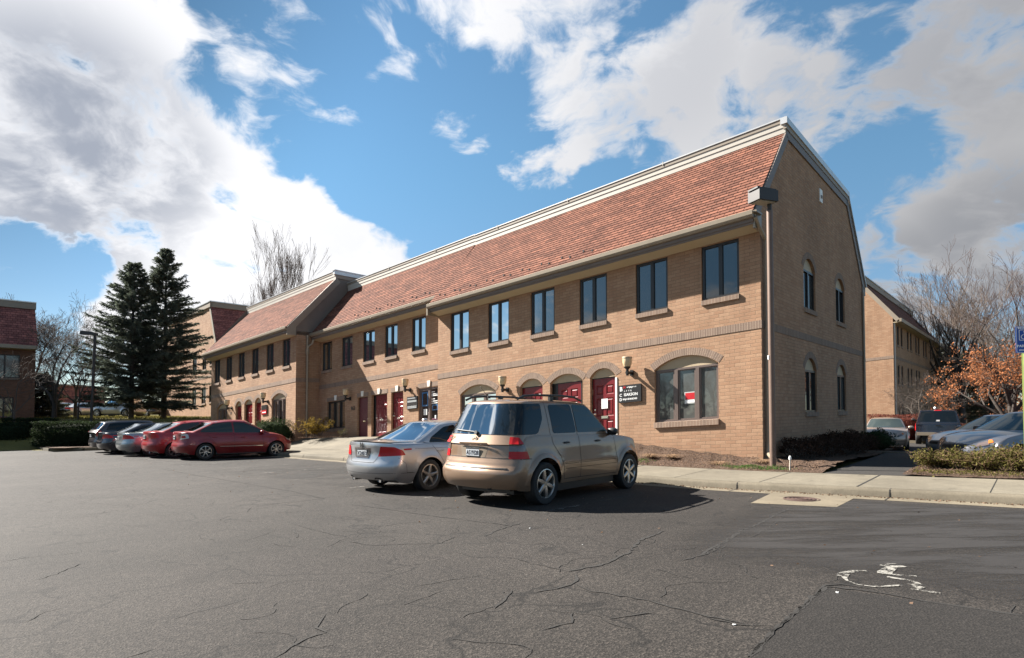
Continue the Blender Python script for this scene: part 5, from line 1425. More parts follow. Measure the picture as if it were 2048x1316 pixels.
# ---------------- silver sedan
def sed_extra(txt=None):
    def f(sh, root, part, sp):
        P = sp['paint']
        R_ = lambda y, z, off=0.0: sh.hit(sh.rear(), y, z, off)
        if sp.get('near'):
            part('plate_frame', sh.patch(rnd([(-.20, .70), (.23, .70), (.29, .90), (-.26, .90)], .03), sh.rear(), .010, 20, 4), M['greylens'])
            part('plate_pocket', sh.patch(rnd([(-.17, .725), (.20, .725), (.255, .882), (-.225, .882)], .02), sh.rear(), .014, 20, 4), M['hub'])
            c = R_(.02, .955, .010); mb = MB()
            mb.prism([(-.045, .05), (-.025, .05), (-.006, -.01), (-.012, -.05), (-.04, -.05)], lambda p, q, d: (c.x - d, c.y + p, c.z + q), 0, .008)
            mb.prism([(.045, .05), (.025, .05), (.006, -.01), (.012, -.05), (.04, -.05)], lambda p, q, d: (c.x - d, c.y + p, c.z + q), 0, .008); mb.build('badge', M['hub'], root)
            part('spoiler_lip', join(sh.strip([(.72, 1.012), (0, 1.022), (-.72, 1.012)], sh.rear(), .022, .02)), P)
            for y in (.43, -.43):
                mb = MB(); mb.tube([(-2.20, y, .255), (-1.9, y, .26)], .046, 12, False); mb.tube([(-2.19, y, .255), (-2.0, y, .26)], .038, 12); mb.build('exhaust_pipe', M['chrome'], root, smooth=True)
                part('exhaust_cutout', sh.patch(rnd([(y - .10, .215), (y + .10, .215), (y + .08, .32), (y - .08, .32)], .04), sh.rear(), .003, 12, 4), M['plastic'])
            mb = MB(); v, f_ = blob((-.62, 0, 1.462), (.07, .035, .022), 6); mb.v = v; mb.f = f_; mb.uv = [(0, 0)] * sum(len(q) for q in f_); mb.build('antenna', P, root, smooth=True)
    return f
silver = merge(SEDAN, paint=paint['silver'], near=True, plate=(.01, .80, '3CR4073'), extra=[sed_extra()],
  patches=[('rear_window', 'rear', [(-.70, 1.03), (.70, 1.03), (.53, 1.385), (-.53, 1.385)], 'carglass', dict(r=.06))] + sedan_patches(1.355, .975, -1.22, 1.0) + [
    ('windshield', 'front', [(-.70, .98), (.70, .98), (.53, 1.37), (-.53, 1.37)], 'carglass', dict(r=.06)),
    ('tail_light', 'corner_r', [(D_(7.5), .735), (D_(52), .765), (D_(47), .86), (D_(34), .925), (D_(11), .935)], 'redlens', dict(c=(-1.5, .35), r=.03, off=.008)),
    ('side_marker', 'side', [(-1.93, .858), (-1.74, .862), (-1.74, .895), (-1.93, .89)], 'redlens', dict(r=.01)),
    ('headlight', 'corner_f', [(D_(10), .58), (D_(50), .66), (D_(44), .74), (D_(10), .68)], 'clearlens', dict(c=(1.6, .3)))],
  seams=SED_SEAMS + [('rear', [(.50, .94), (.44, .72), (.36, .615), (-.36, .615), (-.44, .72), (-.50, .94)], .009), ('side', [(-2.05, .72), (-1.90, .60), (-1.86, .42), (-1.64, .41)], .006), ('rear', [(.80, .415), (0, .40), (-.80, .415)], .006), ('side', [(-2.0, .415), (-1.68, .41)], .006), ('side', [(-1.66, .88), (.9, .86)], .005),
    ('side', [(-1.42, 1.02), (-1.30, .985), (-1.2, .972)], .008)])
# ---------------- compact red sedan (nearest of the far five)
COMPACT = merge(SEDAN, L=4.52, R=.315, arch=.365, xr=-1.32, xf=1.37, spokes=7, style=(.08, .10, .09, .13), rim_r=.215,
    bot=[(-2.3, .30), (-2.1, .23), (-1.8, .20), (-.85, .20), (1.0, .20), (1.8, .19), (2.3, .26)],
    top=[(-2.3, 1.03), (-2.15, 1.06), (-1.9, 1.06), (-1.4, 1.03), (-.5, .985), (.5, .96), (1.15, .96), (1.5, .91), (1.9, .82), (2.2, .70), (2.3, .62)],
    plan=[(-2.3, .78), (-2.05, .86), (-1.5, .89), (1.4, .89), (1.85, .85), (2.1, .79), (2.3, .70)],
    gh=dict(xbr=-1.86, xtr=-1.0, xtf=.20, xbf=1.30, roof=[(-1.1, 1.43), (-.6, 1.495), (-.2, 1.515), (.1, 1.505), (.4, 1.455)], wb=.79, wt=.58, bulge=.02, bowr=.14, bowf=.2, sm=3, crown=.05),
    mirror=(.80, 1.03), handles=[(-1.0, .86), (.05, .84)])
def compact(paint_, tail='redlens', **k):
    return merge(COMPACT, paint=paint_, plate=(.0, .86, k.pop('txt', '2AX6148')), extra=[sed_extra()],
      patches=[('rear_window', 'rear', [(-.66, 1.10), (.66, 1.10), (.52, 1.455), (-.52, 1.455)], 'carglass', dict(r=.06)),
        ('side_window', 'side', [(-1.50, 1.06), (-1.40, 1.17), (-.95, 1.39), (-.33, 1.435), (-.31, 1.025)], 'carglass_lt', {}), ('side_window', 'side', [(-.25, 1.02), (-.27, 1.435), (.12, 1.41), (.45, 1.28), (.94, 1.03), (.96, 1.0)], 'carglass_lt', {}),
        ('windshield', 'front', [(-.68, 1.02), (.68, 1.02), (.53, 1.44), (-.53, 1.44)], 'carglass', dict(r=.06)),
        ('tail_light', 'corner_r', [(D_(16), .78), (D_(48), .84), (D_(44), .98), (D_(33), 1.03), (D_(20), 1.02)], tail, dict(c=(-1.45, .35), r=.03, off=.008)),
        ('tail_lamp_core', 'corner_r', [(D_(21), .84), (D_(38), .86), (D_(36), .93), (D_(22), .93)], 'redlens', dict(c=(-1.45, .35), r=.02, off=.014)),
        ('headlight', 'corner_f', [(D_(8), .62), (D_(48), .72), (D_(42), .83), (D_(10), .72)], 'clearlens', dict(c=(1.5, .3)))],
      seams=[('side', [(-.28, 1.0), (-.26, .6), (-.28, .28)], .008), ('side', [(.80, .98), (.84, .55), (.80, .27)], .008), ('side', [(-1.3, 1.04), (-1.06, .74), (-.88, .5), (-.86, .27), (.8, .25)], .008), ('rear', [(.48, 1.03), (.42, .8), (.36, .68), (-.36, .68), (-.42, .8), (-.48, 1.03)], .009), ('rear', [(.8, .5), (-.8, .5)], .006)],
      strips=[('side', [(-.80, .505), (.82, .49)], .022, k.pop('mold', 'chrome'), 'side_moulding')], **k)
red_a = compact(paint['red'], 'clearlens')
red_b = compact(paint['red2'], 'redlens', txt='7BD2205')
steel = merge(silver, paint=paint['steel'], plate=(.0, .80, '5EK9316'), near=False)
black = merge(silver, paint=paint['black'], plate=None, near=False)
HATCH = merge(COMPACT, paint=paint['dark'], top=[(-2.3, 1.02), (-2.0, 1.06), (-1.4, 1.05), (-.5, 1.0), (.5, .97), (1.15, .97), (1.5, .92), (1.9, .83), (2.2, .70), (2.3, .62)],
    gh=dict(xbr=-2.14, xtr=-1.72, xtf=.20, xbf=1.30, roof=[(-1.8, 1.48), (-1.2, 1.55), (-.4, 1.57), (.1, 1.55), (.4, 1.49)], wb=.79, wt=.60, bulge=.02, bowr=.12, bowf=.2, sm=3, crown=.05))
hatch = merge(HATCH, plate=(.0, .84, '4DC1187'), extra=[], patches=[('rear_window', 'rear', [(-.66, 1.12), (.66, 1.12), (.54, 1.47), (-.54, 1.47)], 'carglass_lt', dict(r=.06)),
    ('side_window', 'side', [(-1.75, 1.10), (-1.55, 1.42), (-.33, 1.48), (-.31, 1.04)], 'carglass', {}), ('side_window', 'side', [(-.25, 1.03), (-.27, 1.48), (.12, 1.45), (.45, 1.3), (.94, 1.04)], 'carglass', {}),
    ('windshield', 'front', [(-.68, 1.02), (.68, 1.02), (.53, 1.46), (-.53, 1.46)], 'carglass', {}), ('tail_light', 'corner_r', [(D_(20), .80), (D_(50), .84), (D_(44), 1.08), (D_(24), 1.06)], 'redlens', dict(c=(-1.5, .35), off=.01))],
    seams=[('side', [(-.28, 1.0), (-.26, .6), (-.28, .28)], .008), ('rear', [(.60, 1.06), (.56, .7), (-.56, .7), (-.60, 1.06)], .009)])
# ---------------- cars at the right, seen from the front
def front_bits(c=1.6):
    return [('headlight', 'corner_f', [(D_(18), .60), (D_(44), .665), (D_(40), .75), (D_(20), .685)], 'greylens', dict(c=(c, .3), off=.008)), ('turn_light', 'corner_f', [(D_(41), .69), (D_(52), .72), (D_(50), .78), (D_(41), .765)], 'amber', dict(c=(c, .3), off=.009)),
        ('grille', 'front', [(-.30, .56), (.30, .56), (.34, .66), (-.34, .66)], 'plastic', dict(off=.005)), ('lower_grille', 'front', [(-.42, .27), (.42, .27), (.36, .40), (-.36, .40)], 'plastic', dict(off=.005))]
beige = merge(SEDAN, paint=paint['beige'], L=4.5, xr=-1.25, xf=1.35, extra=[], top=[(-2.3, 1.0), (-1.6, 1.0), (-.6, .98), (.4, .965), (1.05, .96), (1.4, .92), (1.9, .83), (2.2, .71), (2.3, .62)],
    gh=dict(SEDAN['gh'], wt=.60), patches=sedan_patches(1.355, .99, -1.22, 1.0) + [('windshield', 'front', [(-.72, 1.0), (.72, 1.0), (.56, 1.375), (-.56, 1.375)], 'carglass_lt', dict(r=.05)), ('rear_window', 'rear', [(-.68, 1.04), (.68, 1.04), (.53, 1.37), (-.53, 1.37)], 'carglass', {})] + front_bits(1.5),
    seams=SED_SEAMS + [('front', [(.75, .42), (-.75, .42)], .008)])
slate = merge(SEDAN, paint=paint['slate'], extra=[], patches=sedan_patches(1.355, .975, -1.22, 1.0) + [('windshield', 'front', [(-.72, .99), (.72, .99), (.56, 1.375), (-.56, 1.375)], 'carglass_lt', dict(r=.05)), ('rear_window', 'rear', [(-.68, 1.04), (.68, 1.04), (.53, 1.37), (-.53, 1.37)], 'carglass', {})] + front_bits(1.6), seams=SED_SEAMS + [('side', [(-1.1, .62), (1.0, .56)], .006)],
    strips=[('side', [(-1.15, .985), (-.3, .972), (.9, .968)], .014, 'chrome', 'window_trim')])
sky_car = merge(slate, paint=paint['sky'])
PICK = dict(L=5.5, W=1.95, R=.39, tw=.26, arch=.46, xr=-1.55, xf=1.85, spokes=6, style=(.12, .16, .13, .16), rim_r=.24, nt=16, sm=1, paint=paint['black'],
    bot=[(-2.8, .50), (-2.5, .46), (-1, .42), (2.2, .42), (2.8, .48)], top=[(-2.8, 1.10), (-.5, 1.12), (1.2, 1.14), (1.6, 1.12), (2.4, 1.06), (2.75, .95)], crown=[(-2.8, 0), (1.4, 0), (1.7, .06), (2.75, .03)],
    rear=[(.4, .02), (.5, 0), (.62, 0), (.66, .10), (1.15, .13)], front=[(.4, .1), (.6, 0), (.9, .03), (1.1, .2)], plan=[(-2.75, .95), (-2.4, .965), (2.0, .965), (2.5, .92), (2.75, .84)], sect=[(.4, .95), (.6, .99), (.9, 1.0), (1.15, .97)], bowr=.06, bowf=.2,
    gh=dict(xbr=-2.60, xtr=-2.42, xtf=.75, xbf=1.55, roof=[(-2.6, 1.80), (-1.5, 1.84), (0, 1.87), (.6, 1.86), (.9, 1.80)], wb=.93, wt=.76, bulge=.01, bowr=.03, bowf=.15, sm=1, crown=.03), mirror=(1.15, 1.28), mmat='plastic', handles=[])
def pick_extra(sh, root, part, sp):
    mb = MB(); mb.box(-2.82, -2.66, -.92, .92, .50, .66); mb.build('rear_bumper', M['gutter'], root)
    c = sh.hit(sh.rear(), 0, 1.02, .01); mb = MB(); mb.box(c.x - .02, c.x, -.11, .11, .985, 1.045); mb.build('handle', M['plastic'], root)
    c = sh.hit(sh.rear(), 0, 1.26, .01); mb = MB(); mb.box(c.x - .008, c.x, -.07, .07, 1.225, 1.30); mb.build('sticker', M['paper'], root)
    mb = MB(); mb.tube([(-2.0, .1, 1.87), (-1.9, .1, 1.93), (-1.78, .1, 1.90)], .05, 8); mb.build('beacon', M['paper'], root, smooth=True)
pickup = merge(PICK, extra=[pick_extra], patches=[('rear_window', 'rear', [(-.78, 1.20), (.78, 1.20), (.70, 1.74), (-.70, 1.74)], 'carglass', dict(r=.05)), ('side_window', 'side', [(-2.2, 1.25), (-2.1, 1.68), (-.8, 1.70), (-.8, 1.25)], 'carglass', {}), ('side_window', 'side', [(-.3, 1.22), (-.3, 1.76), (.55, 1.76), (1.1, 1.22)], 'carglass', {}),
    ('tail_light', 'corner_r', [(D_(14), .74), (D_(36), .74), (D_(36), 1.10), (D_(14), 1.10)], 'redlens', dict(c=(-1.4, .65), r=.03, off=.015)), ('windshield', 'front', [(-.78, 1.22), (.78, 1.22), (.66, 1.76), (-.66, 1.76)], 'carglass', {}), ('brake_light', 'rear', [(-.16, 1.765), (.16, 1.765), (.15, 1.80), (-.15, 1.80)], 'redlens', dict(r=.01))],
    seams=[('rear', [(-.86, 1.13), (.86, 1.13)], .016), ('rear', [(.80, 1.12), (.80, .68)], .012), ('rear', [(-.80, 1.12), (-.80, .68)], .012), ('side', [(-.55, 1.8), (-.55, .5)], .02)])
CARS = {}
def on_wheels(name, sp, rear_px, heading, label, sc=1.06, front_px=None, **k):
    a, b = floor_pt(*rear_px); th = R(heading); fwd = Vector((math.cos(th), math.sin(th))); right = Vector((fwd.y, -fwd.x))
    w = (WP(a, b, 0)).xy; yw = (sp['W'] / 2 - .02) * sc
    c = w - right * yw - fwd * sp['xr'] * sc
    ca, cb = ab(c.x, c.y)
    r = build_car(name, sp, (c.x, c.y, gz(ca)), th, label, **k); r.scale = (sc, sc, sc)
    ca, cb = ab(*(w + fwd * 2.8 * sc)); pa, pb = ab(w.x, w.y)
    return r
random.seed(21)
on_wheels('parked_suv', suv, (1089, 1009), 50.0, 'champagne tan sport utility vehicle with roof rails and wrapped rear glass', cat='car')
on_wheels('parked_car', silver, (860, 981), 50.0, 'silver four door sedan with star shaped alloy wheels left of the tan vehicle')
on_wheels('parked_car', red_a, (411, 919.5), 42.0, 'dark red compact sedan with pale tail lights, nearest of the far row')
def in_row(name, sp, ak, bk, heading, label, sc=1.06, **k):
    th = R(heading); fwd = Vector((math.cos(th), math.sin(th))); right = Vector((fwd.y, -fwd.x))
    w = WP(ak - .524, bk + KB0, 0).xy; c = w - right * (sp['W']/2 - .02) * sc - fwd * sp['xr'] * sc; ca, cb = ab(c.x, c.y)
    r = build_car(name, sp, (c.x, c.y, gz(ca)), th, label, **k); r.scale = (sc, sc, sc); return r
in_row('parked_car', red_b, 22.6, -3.15, 45, 'bright red sedan parked between the grey sedan and the nearest red one')
in_row('parked_car', steel, 25.1, -3.3, 46, 'blue grey sedan with red tail lights between the red and the black sedans')
in_row('parked_car', black, 27.9, -3.4, 46, 'glossy black sedan between the grey sedan and the dark hatchback')
in_row('parked_car', hatch, 30.4, -3.3, 47, 'charcoal hatchback with tall tail lights at the far end of the row')
def at_pt(name, sp, x, y, z, heading, label, sc=1.06, **k):
    r = build_car(name, sp, (x, y, z), R(heading), label, **k); r.scale = (sc,) * 3; return r
G2 = 'cars in the rear lot'
at_pt('parked_car', beige, 18.45, 29.2, -.09, 236, 'beige sedan facing the viewer beside the brown gabled block', group=G2)
at_pt('parked_truck', pickup, 24.6, 34.3, -.09, 56, 'black pickup truck with a cap over its bed, seen from behind', cat='truck', group=G2)
at_pt('parked_car', slate, 13.45, 15.1, .16, 186, 'slate blue sedan with its nose behind the yellow bushes', group=G2)
at_pt('parked_car', sky_car, 15.6, 18.6, .08, 186, 'pale blue sedan standing just behind the slate sedan', group=G2)
at_pt('parked_car', merge(beige, paint=paint['red']), 25.7, 31.0, -.09, 200, 'small red car half hidden between the pickup and the blue sedans', group=G2)
# ============================================================ OTHER BUILDINGS
def block(name, label, a0, b0, Wd, Dp, zb, eave, top, inset, brick, shingle, belt_z=None, wins_gable=(), wins_side=(), glass='glass_dim', end_top=True):
    """brick block with a mansard: gable faces look along -b, long side looks along -a. heights are world heights at (a0, b0)"""
    zo = -KA * a0 - KB * b0
    org = WB(a0, b0, zb + zo); root = empty(name, org); tag(root, label, 'building')
    X = lambda a, b, z: WB(a0 + a, b0 + b, z + zo)
    def part(mb, nm, mat, par=root): return mb.build(nm, mat, par, X, org)
    prof = [(0, zb - 1), (Wd, zb - 1), (Wd, eave), (Wd - inset, top), (inset, top), (0, eave)]
    mb = MB(); gh_ = [hole_rect(*w) for w in wins_gable]; sh_ = [hole_rect(*w) for w in wins_side]
    wall_mesh(mb, prof, gh_, lambda p, q, d: (p, d, q), .12)
    wall_mesh(mb, [(0, zb - 1), (Dp, zb - 1), (Dp, eave), (0, eave)], sh_, lambda p, q, d: (d, p, q), .12)
    mb.face([(p, Dp, q) for p, q in prof]); mb.face([(Wd, 0, zb - 1), (Wd, Dp, zb - 1), (Wd, Dp, eave), (Wd, 0, eave)])
    part(mb, 'wall', brick)
    mb = MB(); L = math.hypot(inset, top - eave)
    e = .45; ze = eave - e * (top - eave) / inset * .3
    mb.face([(-e, -.05, ze), (-e, Dp + .05, ze), (inset, Dp + .05, top), (inset, -.05, top)], [(0, 0), (Dp, 0), (Dp, L), (0, L)])
    mb.face([(Wd + e, -.05, ze), (Wd + e, Dp + .05, ze), (Wd - inset, Dp + .05, top), (Wd - inset, -.05, top)], [(0, 0), (Dp, 0), (Dp, L), (0, L)])
    mb.face([(inset, 0, top), (Wd - inset, 0, top), (Wd - inset, Dp, top), (inset, Dp, top)]); part(mb, 'roof', shingle)
    mb = MB(); mb.box(inset - .12, inset + .2, -.12, Dp + .1, top - .05, top + .42); mb.box(inset - .12, Wd - inset + .12, -.13, .1, top - .06, top + .40); part(mb, 'parapet', M['trim'])
    mb = MB(); mb.box(inset - .18, inset + .2, -.18, Dp + .1, top + .421, top + .50); mb.box(inset + .2, Wd - inset, -.18, .1, top + .405, top + .49); part(mb, 'coping', M['coping'])
    mb = MB(); fn = lambda p, q, d: (p, d, q)
    board(mb, fn, (-e, ze), (inset, top), .28, -.06, .02, -1); part(mb, 'rake_board', M['trim']); mb = MB(); board(mb, fn, (Wd + e, ze), (Wd - inset, top), .28, -.06, .02, 1); part(mb, 'rake_board', M['trim'])
    mb = MB(); mb.box(-e - .12, -e + .03, -.1, Dp, ze - .22, ze + .04); part(mb, 'gutter', M['gutter'])
    mb = MB(); mb.box(-e + .03, 0, 0, Dp, ze - .24, ze - .18); part(mb, 'soffit', M['soffit'])
    mb = MB(); mb.tube([(-.07, .12, ze - .2), (-.07, .12, zb)], .06, 8); part(mb, 'downspout', M['trim_light'])
    if belt_z:
        mb = MB(); belt(mb, lambda p, q, d: (p, d, q), -.01, Wd, belt_z, belt_z + .22); belt(mb, lambda p, q, d: (d, p, q), -.01, Dp, belt_z, belt_z + .22); part(mb, 'soldier_course', M['soldier'])
    for ws, fn in ((wins_gable, lambda p, q, d: (p, d, q)), (wins_side, lambda p, q, d: (d, p, q))):
        for p0, p1, z0, z1 in ws:
            mb = MB(); c = (p0 + p1) / 2; win_frame(mb, fn, p0, p1, z0, z1, .07, (c,), .05, .12, .05); w = part(mb, 'window', M['frame'])
            mb = MB(); win_panes(mb, fn, ((p0 + .07, c - .05), (c + .05, p1 - .07)), z0 + .07, z1 - .07, .10); part(mb, 'pane', M[glass], w)
            part(sill_mb(fn, p0, p1, z0 - .14, z0), 'sill', M['sill'], w)
    return root
# wing behind the spruces: its lit gable end faces the lot
block('brick_block', 'tan brick gable end with dark slate roof slope beyond the far end of the row', 49.95, 5.0, 13.0, 18, .8, 8.0, 11.6, 1.15, M['brick'], M['shingle_dark'], 5.05,
      wins_gable=[(.35, 1.25, 2.75, 4.26), (2.0, 3.0, 2.75, 4.26), (.30, 1.25, 6.2, 7.7), (2.0, 2.9, 5.9, 7.4), (4.3, 5.3, 2.75, 4.26), (4.3, 5.3, 5.9, 7.4)])
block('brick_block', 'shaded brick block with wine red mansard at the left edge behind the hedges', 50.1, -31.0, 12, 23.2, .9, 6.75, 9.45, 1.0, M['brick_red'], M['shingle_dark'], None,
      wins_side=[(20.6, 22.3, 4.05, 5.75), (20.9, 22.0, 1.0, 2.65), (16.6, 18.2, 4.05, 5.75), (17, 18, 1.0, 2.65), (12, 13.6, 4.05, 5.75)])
block('brick_block', 'three storey tan brick block with pale rake board behind the rear lot', 2.55, 36.0, 17, 27, -.3, 9.0, 12.6, 2.4, M['brick'], M['shingle'], 5.85,
      wins_side=[(p, p + .9, z, z + 1.55) for z in (.75, 3.9, 7.0) for p in (1.6, 3.2, 6.2, 7.8, 10.6, 12.2, 15.2, 16.8, 20, 21.6)])
# low dark block far off beyond the bank
fb = empty('brick_block', (-63, 83, 1.2)); tag(fb, 'low dark red brick block far off beyond the grass bank', 'building')
mb = MB(); mb.box(-2.4, .3, 0, 8, -.5, 4.4); mb.build('wall', M['shingle_dark'], fb)
mb = MB(); mb.box(-2.55, .45, -.15, 8.1, 4.401, 4.6); mb.build('roof', M['trim_dark'], fb)
mb = MB(); mb.box(-1.9, -.4, -.04, .0, .9, 2.2); mb.build('window_band', M['frame'], fb)

# ============================================================ LAMP POSTS, PARKING SIGN
def tube_obj(name, mat, par, pts, r, n=10):
    mb = MB(); mb.tube(pts, r, n); return mb.build(name, mat, par, smooth=True)
pz = gz(-.7) + .23
lp = empty('lamp_post', WP(-.70, -1.35, pz)); tag(lp, 'bronze brown lamp post with a box head at the near corner of the building', 'lamp post')
tube_obj('pole', M['pole_br'], lp, [(0, 0, 0), (0, 0, 6.55)], .075, 14)
mb = MB(); mb.box(-.14, .14, -.14, .14, 0, .03); mb.build('base_plate', M['pole_br'], lp)
tube_obj('neck', M['pole_dk'], lp, [(0, 0, 6.5), (0, 0, 6.72)], .055, 10)
hd = MB(); c45 = R(200)
def hx(p, q, z): return (p * math.cos(c45) - q * math.sin(c45), p * math.sin(c45) + q * math.cos(c45), z)
P8 = [(-.10, -.20), (.50, -.20), (.50, .20), (-.10, .20)]
hd.prism([(p, q) for p, q in P8], lambda p, q, d: hx(p, q, d), 6.74, 7.02); hd.prism([(p + .03, q * .85) for p, q in P8], lambda p, q, d: hx(p, q, d), 7.021, 7.06); hd.build('lamp_head', M['pole_dk'], lp)
hd = MB(); hd.prism([(-.04, -.15), (.44, -.15), (.44, .15), (-.04, .15)], lambda p, q, d: hx(p, q, d), 6.72, 6.739); hd.build('lens', M['lens'], lp)
mb = MB(); mb.box(-.085, -.07, -.03, .03, 2.75, 2.85); mb.build('tag_plate', M['paper'], lp)
lp2 = empty('lamp_post', (-28.4, 40, .9)); tag(lp2, 'black lamp post with one flat head leaning left before the spruces', 'lamp post')
tube_obj('pole', M['pole_dk'], lp2, [(-.06, 0, -.3), (.08, 0, 6.1)], .09, 10)
mb = MB(); mb.prism([(-.85, 6.10), (-.80, 6.36), (-.05, 6.28), (.16, 6.20), (.16, 6.02), (-.2, 6.08)], lambda p, q, d: (p, d, q), -.2, .2); mb.build('lamp_head', M['pole_dk'], lp2)
# parking sign for wheelchair users, cut by the right edge of the picture
sp_ = WP(-5.53, -1.62, gz(-5.47) + .2); ps = empty('parking_sign', sp_); tag(ps, 'blue wheelchair parking sign on a green channel post at the right edge', 'sign')
mb = MB(); mb.prism([(-.045, 0), (-.03, -.02), (-.02, -.045), (.02, -.045), (.03, -.02), (.045, 0), (.03, -.005), (.015, -.03), (-.015, -.03), (-.03, -.005)], lambda p, q, d: (p, q, d), -.1, 2.92); mb.build('post', M['upost'], ps)
def rrect(w, h, r, cx=0, cy=0):
    o = []
    for (sx, sy, s0) in ((1, 1, 0), (-1, 1, 90), (-1, -1, 180), (1, -1, 270)):
        for k in range(5): o.append((cx + sx * (w/2 - r) + r * math.cos(R(s0 + 22.5*k)), cy + sy * (h/2 - r) + r * math.sin(R(s0 + 22.5*k))))
    return o
sy = R(-24)
def sx_(x, z, d): return (x * math.cos(sy) + (-.05 - d) * -math.sin(sy) * -1 * 0 + 0, x * math.sin(sy) - .05 - d, z)
SC = 2.70
mb = MB(); mb.prism(rrect(.31, .53, .03, 0, SC), sx_, 0, .004); mb.build('sign_plate', M['blue'], ps)
mb = MB(); o1 = rrect(.292, .512, .025, 0, SC); i1 = rrect(.276, .496, .02, 0, SC)
for k in range(len(o1)):
    l = (k + 1) % len(o1); mb.face([sx_(*o1[k], .0055), sx_(*o1[l], .0055), sx_(*i1[l], .0055), sx_(*i1[k], .0055)])
o1 = rrect(.21, .21, .02, 0, SC + .09); i1 = rrect(.19, .19, .015, 0, SC + .09)
for k in range(len(o1)):
    l = (k + 1) % len(o1); mb.face([sx_(*o1[k], .0055), sx_(*o1[l], .0055), sx_(*i1[l], .0055), sx_(*i1[k], .0055)])
def stroke(mb, pts, w, d=.006):
    for (x0, z0), (x1, z1) in zip(pts, pts[1:]):
        t_ = Vector((x1 - x0, z1 - z0)).normalized() * w * .5; n_ = Vector((-t_.y, t_.x))
        mb.face([sx_(x0 - t_.x * .4 + n_.x, z0 - t_.y * .4 + n_.y, d), sx_(x1 + t_.x * .4 + n_.x, z1 + t_.y * .4 + n_.y, d), sx_(x1 + t_.x * .4 - n_.x, z1 + t_.y * .4 - n_.y, d), sx_(x0 - t_.x * .4 - n_.x, z0 - t_.y * .4 - n_.y, d)])
cz = SC + .09
stroke(mb, [(-.02, cz + .05), (-.015, cz - .01), (.035, cz - .012), (.055, cz - .065)], .016); stroke(mb, [(-.016, cz + .022), (.03, cz + .02)], .012)
stroke(mb, [(-.02 + .05 * math.cos(R(t_)), cz - .035 + .045 * math.sin(R(t_))) for t_ in range(110, 371, 20)], .013)
mb.face([sx_(-.022 + .014 * math.cos(t_ * .7), cz + .068 + .014 * math.sin(t_ * .7), .006) for t_ in range(9)])
mb.build('symbol', M['paper'], ps)
mb = MB(); mb.text('RESERVED', .052, lambda x, y, d: sx_(x, SC + .225 + y, .005 + .001 * d), bold=True); mb.text('PARKING', .066, lambda x, y, d: sx_(x, SC - .125 + y, .005 + .001 * d), bold=True); mb.text('PERMIT ONLY', .034, lambda x, y, d: sx_(x, SC - .205 + y, .005 + .001 * d), bold=True)
mb.build('lettering', M['paper'], ps)
# ============================================================ TREES AND SHRUBS
rs = np.random.RandomState(7)
def seg_mesh(name, segs, mat, parent, n=4):
    """tapering sticks from [(p0, p1, r0, r1)]"""
    P0 = np.array([s[0] for s in segs]); P1 = np.array([s[1] for s in segs]); r0 = np.array([s[2] for s in segs]); r1 = np.array([s[3] for s in segs])
    d = P1 - P0; d /= np.linalg.norm(d, axis=1, keepdims=True) + 1e-9
    ref = np.where(np.abs(d[:, 2:3]) > .9, np.array([[1., 0, 0]]), np.array([[0, 0, 1.]]))
    u = np.cross(d, ref); u /= np.linalg.norm(u, axis=1, keepdims=True) + 1e-9; w = np.cross(d, u)
    m = len(segs); V = np.zeros((m, 2 * n, 3))
    for k in range(n):
        a = 2 * math.pi * k / n; o = u * math.cos(a) + w * math.sin(a)
        V[:, k] = P0 + o * r0[:, None]; V[:, n + k] = P1 + o * r1[:, None]
    base = (np.arange(m) * 2 * n)[:, None]
    F = np.concatenate([base + np.array([[k, (k + 1) % n, n + (k + 1) % n, n + k]]) for k in range(n)], 0)
    return np_mesh(name, V.reshape(-1, 3), F, mat, parent, True)
def leaf_mesh(name, C_, size, mat, parent, aspect=.5, updir=None, jitter=1.0):
    """one small pointed leaf (two triangles as a quad) at each centre"""
    m = len(C_); C_ = np.asarray(C_)
    d = rs.normal(size=(m, 3)) * jitter
    if updir is not None: d += updir
    d /= np.linalg.norm(d, axis=1, keepdims=True) + 1e-9
    e = np.cross(d, rs.normal(size=(m, 3))); e /= np.linalg.norm(e, axis=1, keepdims=True) + 1e-9
    s = (size * rs.uniform(.6, 1.4, size=(m, 1)))
    V = np.stack([C_ - d * s * .5, C_ + e * s * aspect * .5, C_ + d * s * .5, C_ - e * s * aspect * .5], 1)
    return np_mesh(name, V.reshape(-1, 3), np.arange(4 * m).reshape(m, 4), mat, parent)
